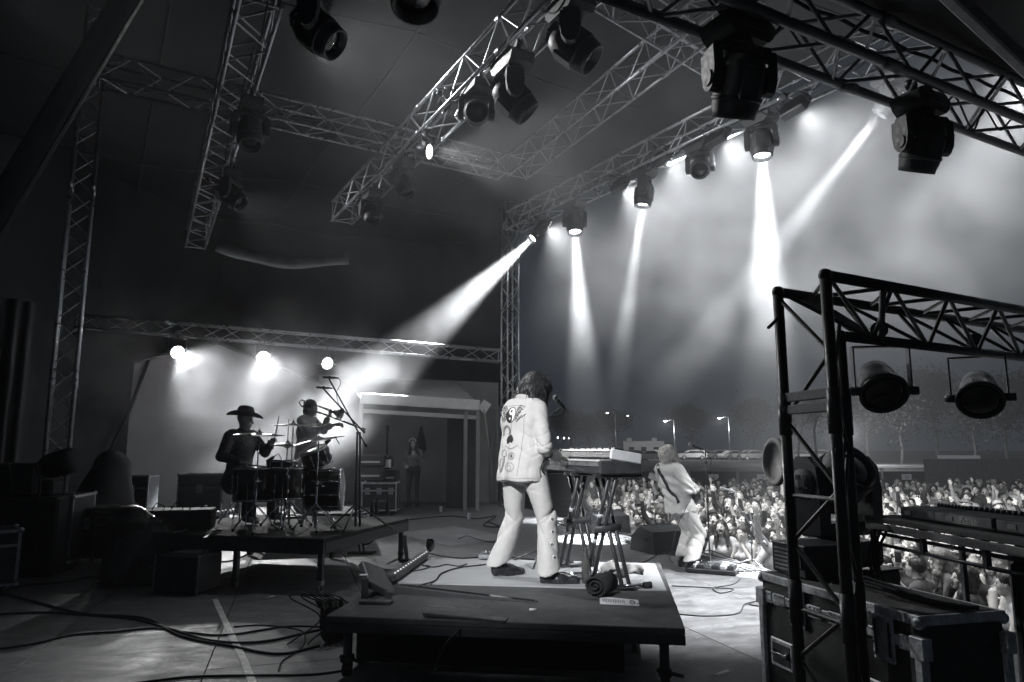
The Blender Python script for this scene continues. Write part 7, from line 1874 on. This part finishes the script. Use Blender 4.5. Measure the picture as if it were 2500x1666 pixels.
# trees
LEAF = mat('leaves', .025, .6, var=.5, vs=3, cool=0); BARK = mat('bark', .12, .8, var=.4, vs=6, stretch=(4, 4, 1), cool=0)
def tree(label, base, h, crown_r, n_leaf, seed, lean=0, pale=False, name='gum_tree'):
    rr = random.Random(seed); nr_ = np.random.RandomState(seed); t = empty(name, base, label=label, cat='tree', group='trees beyond the crowd')
    mb = MB(); tips = []
    def grow(p, d, L, r, lv):
        q = p+d*L; m_ = p.lerp(q, .5)+Vector((rr.uniform(-1, 1), rr.uniform(-1, 1), 0))*L*.06
        mb.tube([p, m_, q], [r, r*.85, r*.65], 7)
        if lv == 0: tips.append(q); return
        for _ in range(3 if lv > 1 else 3):
            nd = (d+Vector((rr.uniform(-.8, .8), rr.uniform(-.8, .8), rr.uniform(-.1, .5)))).normalized(); grow(q, nd, L*rr.uniform(.55, .75), r*.6, lv-1)
        tips.append(q)
    grow(Vector((0, 0, 0)), Vector((lean, 0, 1)).normalized(), h*.42, h*.022, 3); mb.build('trunk', BARK, t)
    T = np.array([tuple(x) for x in tips]); c = T[nr_.randint(0, len(T), n_leaf)]+nr_.normal(size=(n_leaf, 3))*crown_r*np.array([1, 1, .75])
    a = nr_.normal(size=(n_leaf, 3)); a /= np.linalg.norm(a, axis=1)[:, None]; b = np.cross(a, nr_.normal(size=(n_leaf, 3))); b /= np.linalg.norm(b, axis=1)[:, None]; s = nr_.uniform(.08, .2, (n_leaf, 1))*h/(9 if pale else 4.5)
    vs = np.stack([c-a*s, c+b*s*.35, c+a*s, c-b*s*.35], 1).reshape(-1, 3); q = np.arange(n_leaf*4).reshape(-1, 4)
    link('crown', np_mesh('crown', vs, q, [mat('pale_gum_leaves', .3, .6, var=.4, vs=3, cool=0) if pale else LEAF]), t); return t
tree('pale gum tree beyond the fence, left of two between the tower posts', Vector((P(1950, 1110, 62).x, P(1950, 1110, 62).y, GZ+1.4)), 5.6, .55, 3800, 3, .05, True)
tree('pale gum tree beyond the fence, right of two between the tower posts', Vector((P(1995, 1110, 64).x, P(1995, 1110, 64).y, GZ+1.4)), 6.2, .6, 3800, 5, -.05, True)
for i, (u, d, h) in enumerate(((1395, 150, 9), (1440, 160, 8), (1500, 155, 9), (1690, 160, 10), (1840, 150, 11), (2120, 85, 9), (2200, 78, 8), (2290, 84, 9.5), (2380, 76, 8), (2460, 80, 9), (2530, 82, 9))):
    p = P(u, 1105, d); tree('dark tree on the night skyline, %s from the left' % nth(i+1), Vector((p.x, p.y, GZ+1.4)), h, 1.1, 4200, 40+i, 0, False, 'dark_tree')
# ================================================================== air
def volume_mat(name, dens, aniso, puffs=None):
    m = bpy.data.materials.new(name); m.use_nodes = True; nt = m.node_tree; N = nt.nodes; L = nt.links
    for n in list(N):
        if n.type != 'OUTPUT_MATERIAL': N.remove(n)
    out = [n for n in N if n.type == 'OUTPUT_MATERIAL'][0]
    m.cycles.volume_sampling = 'EQUIANGULAR'; v = N.new('ShaderNodeVolumePrincipled'); v.inputs['Color'].default_value = (.95, .97, 1, 1)
    v.inputs['Density'].default_value = dens; v.inputs['Anisotropy'].default_value = aniso
    L.new(v.outputs[0], out.inputs['Volume'])
    if puffs:
        tc = N.new('ShaderNodeTexCoord')
        nz = N.new('ShaderNodeTexNoise'); nz.inputs['Scale'].default_value = puffs['scale']; nz.inputs['Detail'].default_value = 2.5
        nz.inputs['Distortion'].default_value = .6
        L.new(tc.outputs['Object'], nz.inputs['Vector'])
        mr = N.new('ShaderNodeMapRange'); mr.inputs[1].default_value = puffs['lo']; mr.inputs[2].default_value = puffs['hi']
        mr.inputs[3].default_value = puffs.get('min', 0); mr.inputs[4].default_value = 1; L.new(nz.outputs[0], mr.inputs[0])
        # soft falloff towards the boundary of the cloud, in its own unit coordinates
        ln = N.new('ShaderNodeVectorMath'); ln.operation = 'LENGTH'
        mp = N.new('ShaderNodeMapping'); mp.inputs['Scale'].default_value = puffs['inv']
        L.new(tc.outputs['Object'], mp.inputs[0]); L.new(mp.outputs[0], ln.inputs[0])
        fo = N.new('ShaderNodeMapRange'); fo.interpolation_type = 'SMOOTHSTEP'
        fo.inputs[1].default_value = 1.0; fo.inputs[2].default_value = puffs.get('core', .35); fo.inputs[3].default_value = 0; fo.inputs[4].default_value = 1
        L.new(ln.outputs['Value'], fo.inputs[0])
        m1 = N.new('ShaderNodeMath'); m1.operation = 'MULTIPLY'; L.new(mr.outputs[0], m1.inputs[0]); L.new(fo.outputs[0], m1.inputs[1])
        m2 = N.new('ShaderNodeMath'); m2.operation = 'MULTIPLY'; L.new(m1.outputs[0], m2.inputs[0]); m2.inputs[1].default_value = dens
        L.new(m2.outputs[0], v.inputs['Density'])
    return m
mb = MB(); mb.box((0, 70, 5.0), (520, 340, 15.4))
hz = mb.build('haze', volume_mat('haze_air', .002, .1)); tag(hz, kind='stuff')
def smoke(name, c, r, dens, scale, lo, hi, mn, rz=0, core=.35, label=None):
    mb = MB(); mb.box((0, 0, 0), (2*r[0], 2*r[1], 2*r[2]))
    o = mb.build(name, volume_mat(name, dens, .15, dict(scale=scale, lo=lo, hi=hi, min=mn, inv=(1/r[0], 1/r[1], 1/r[2]), core=core)))
    o.location = c; o.rotation_euler = (0, 0, rz)
    tag(o, kind='stuff'); return o
smoke('stage_smoke', (3.9, 12.6, 6.0), (9.0, 11.5, 3.9), .055, .75, .42, .62, .12, R(29), .35)
smoke('smoke_cloud', (-5.5, 14.2, 2.7), (4.6, 3.2, 2.2), .3, .75, .45, .64, .02, R(29), .3)
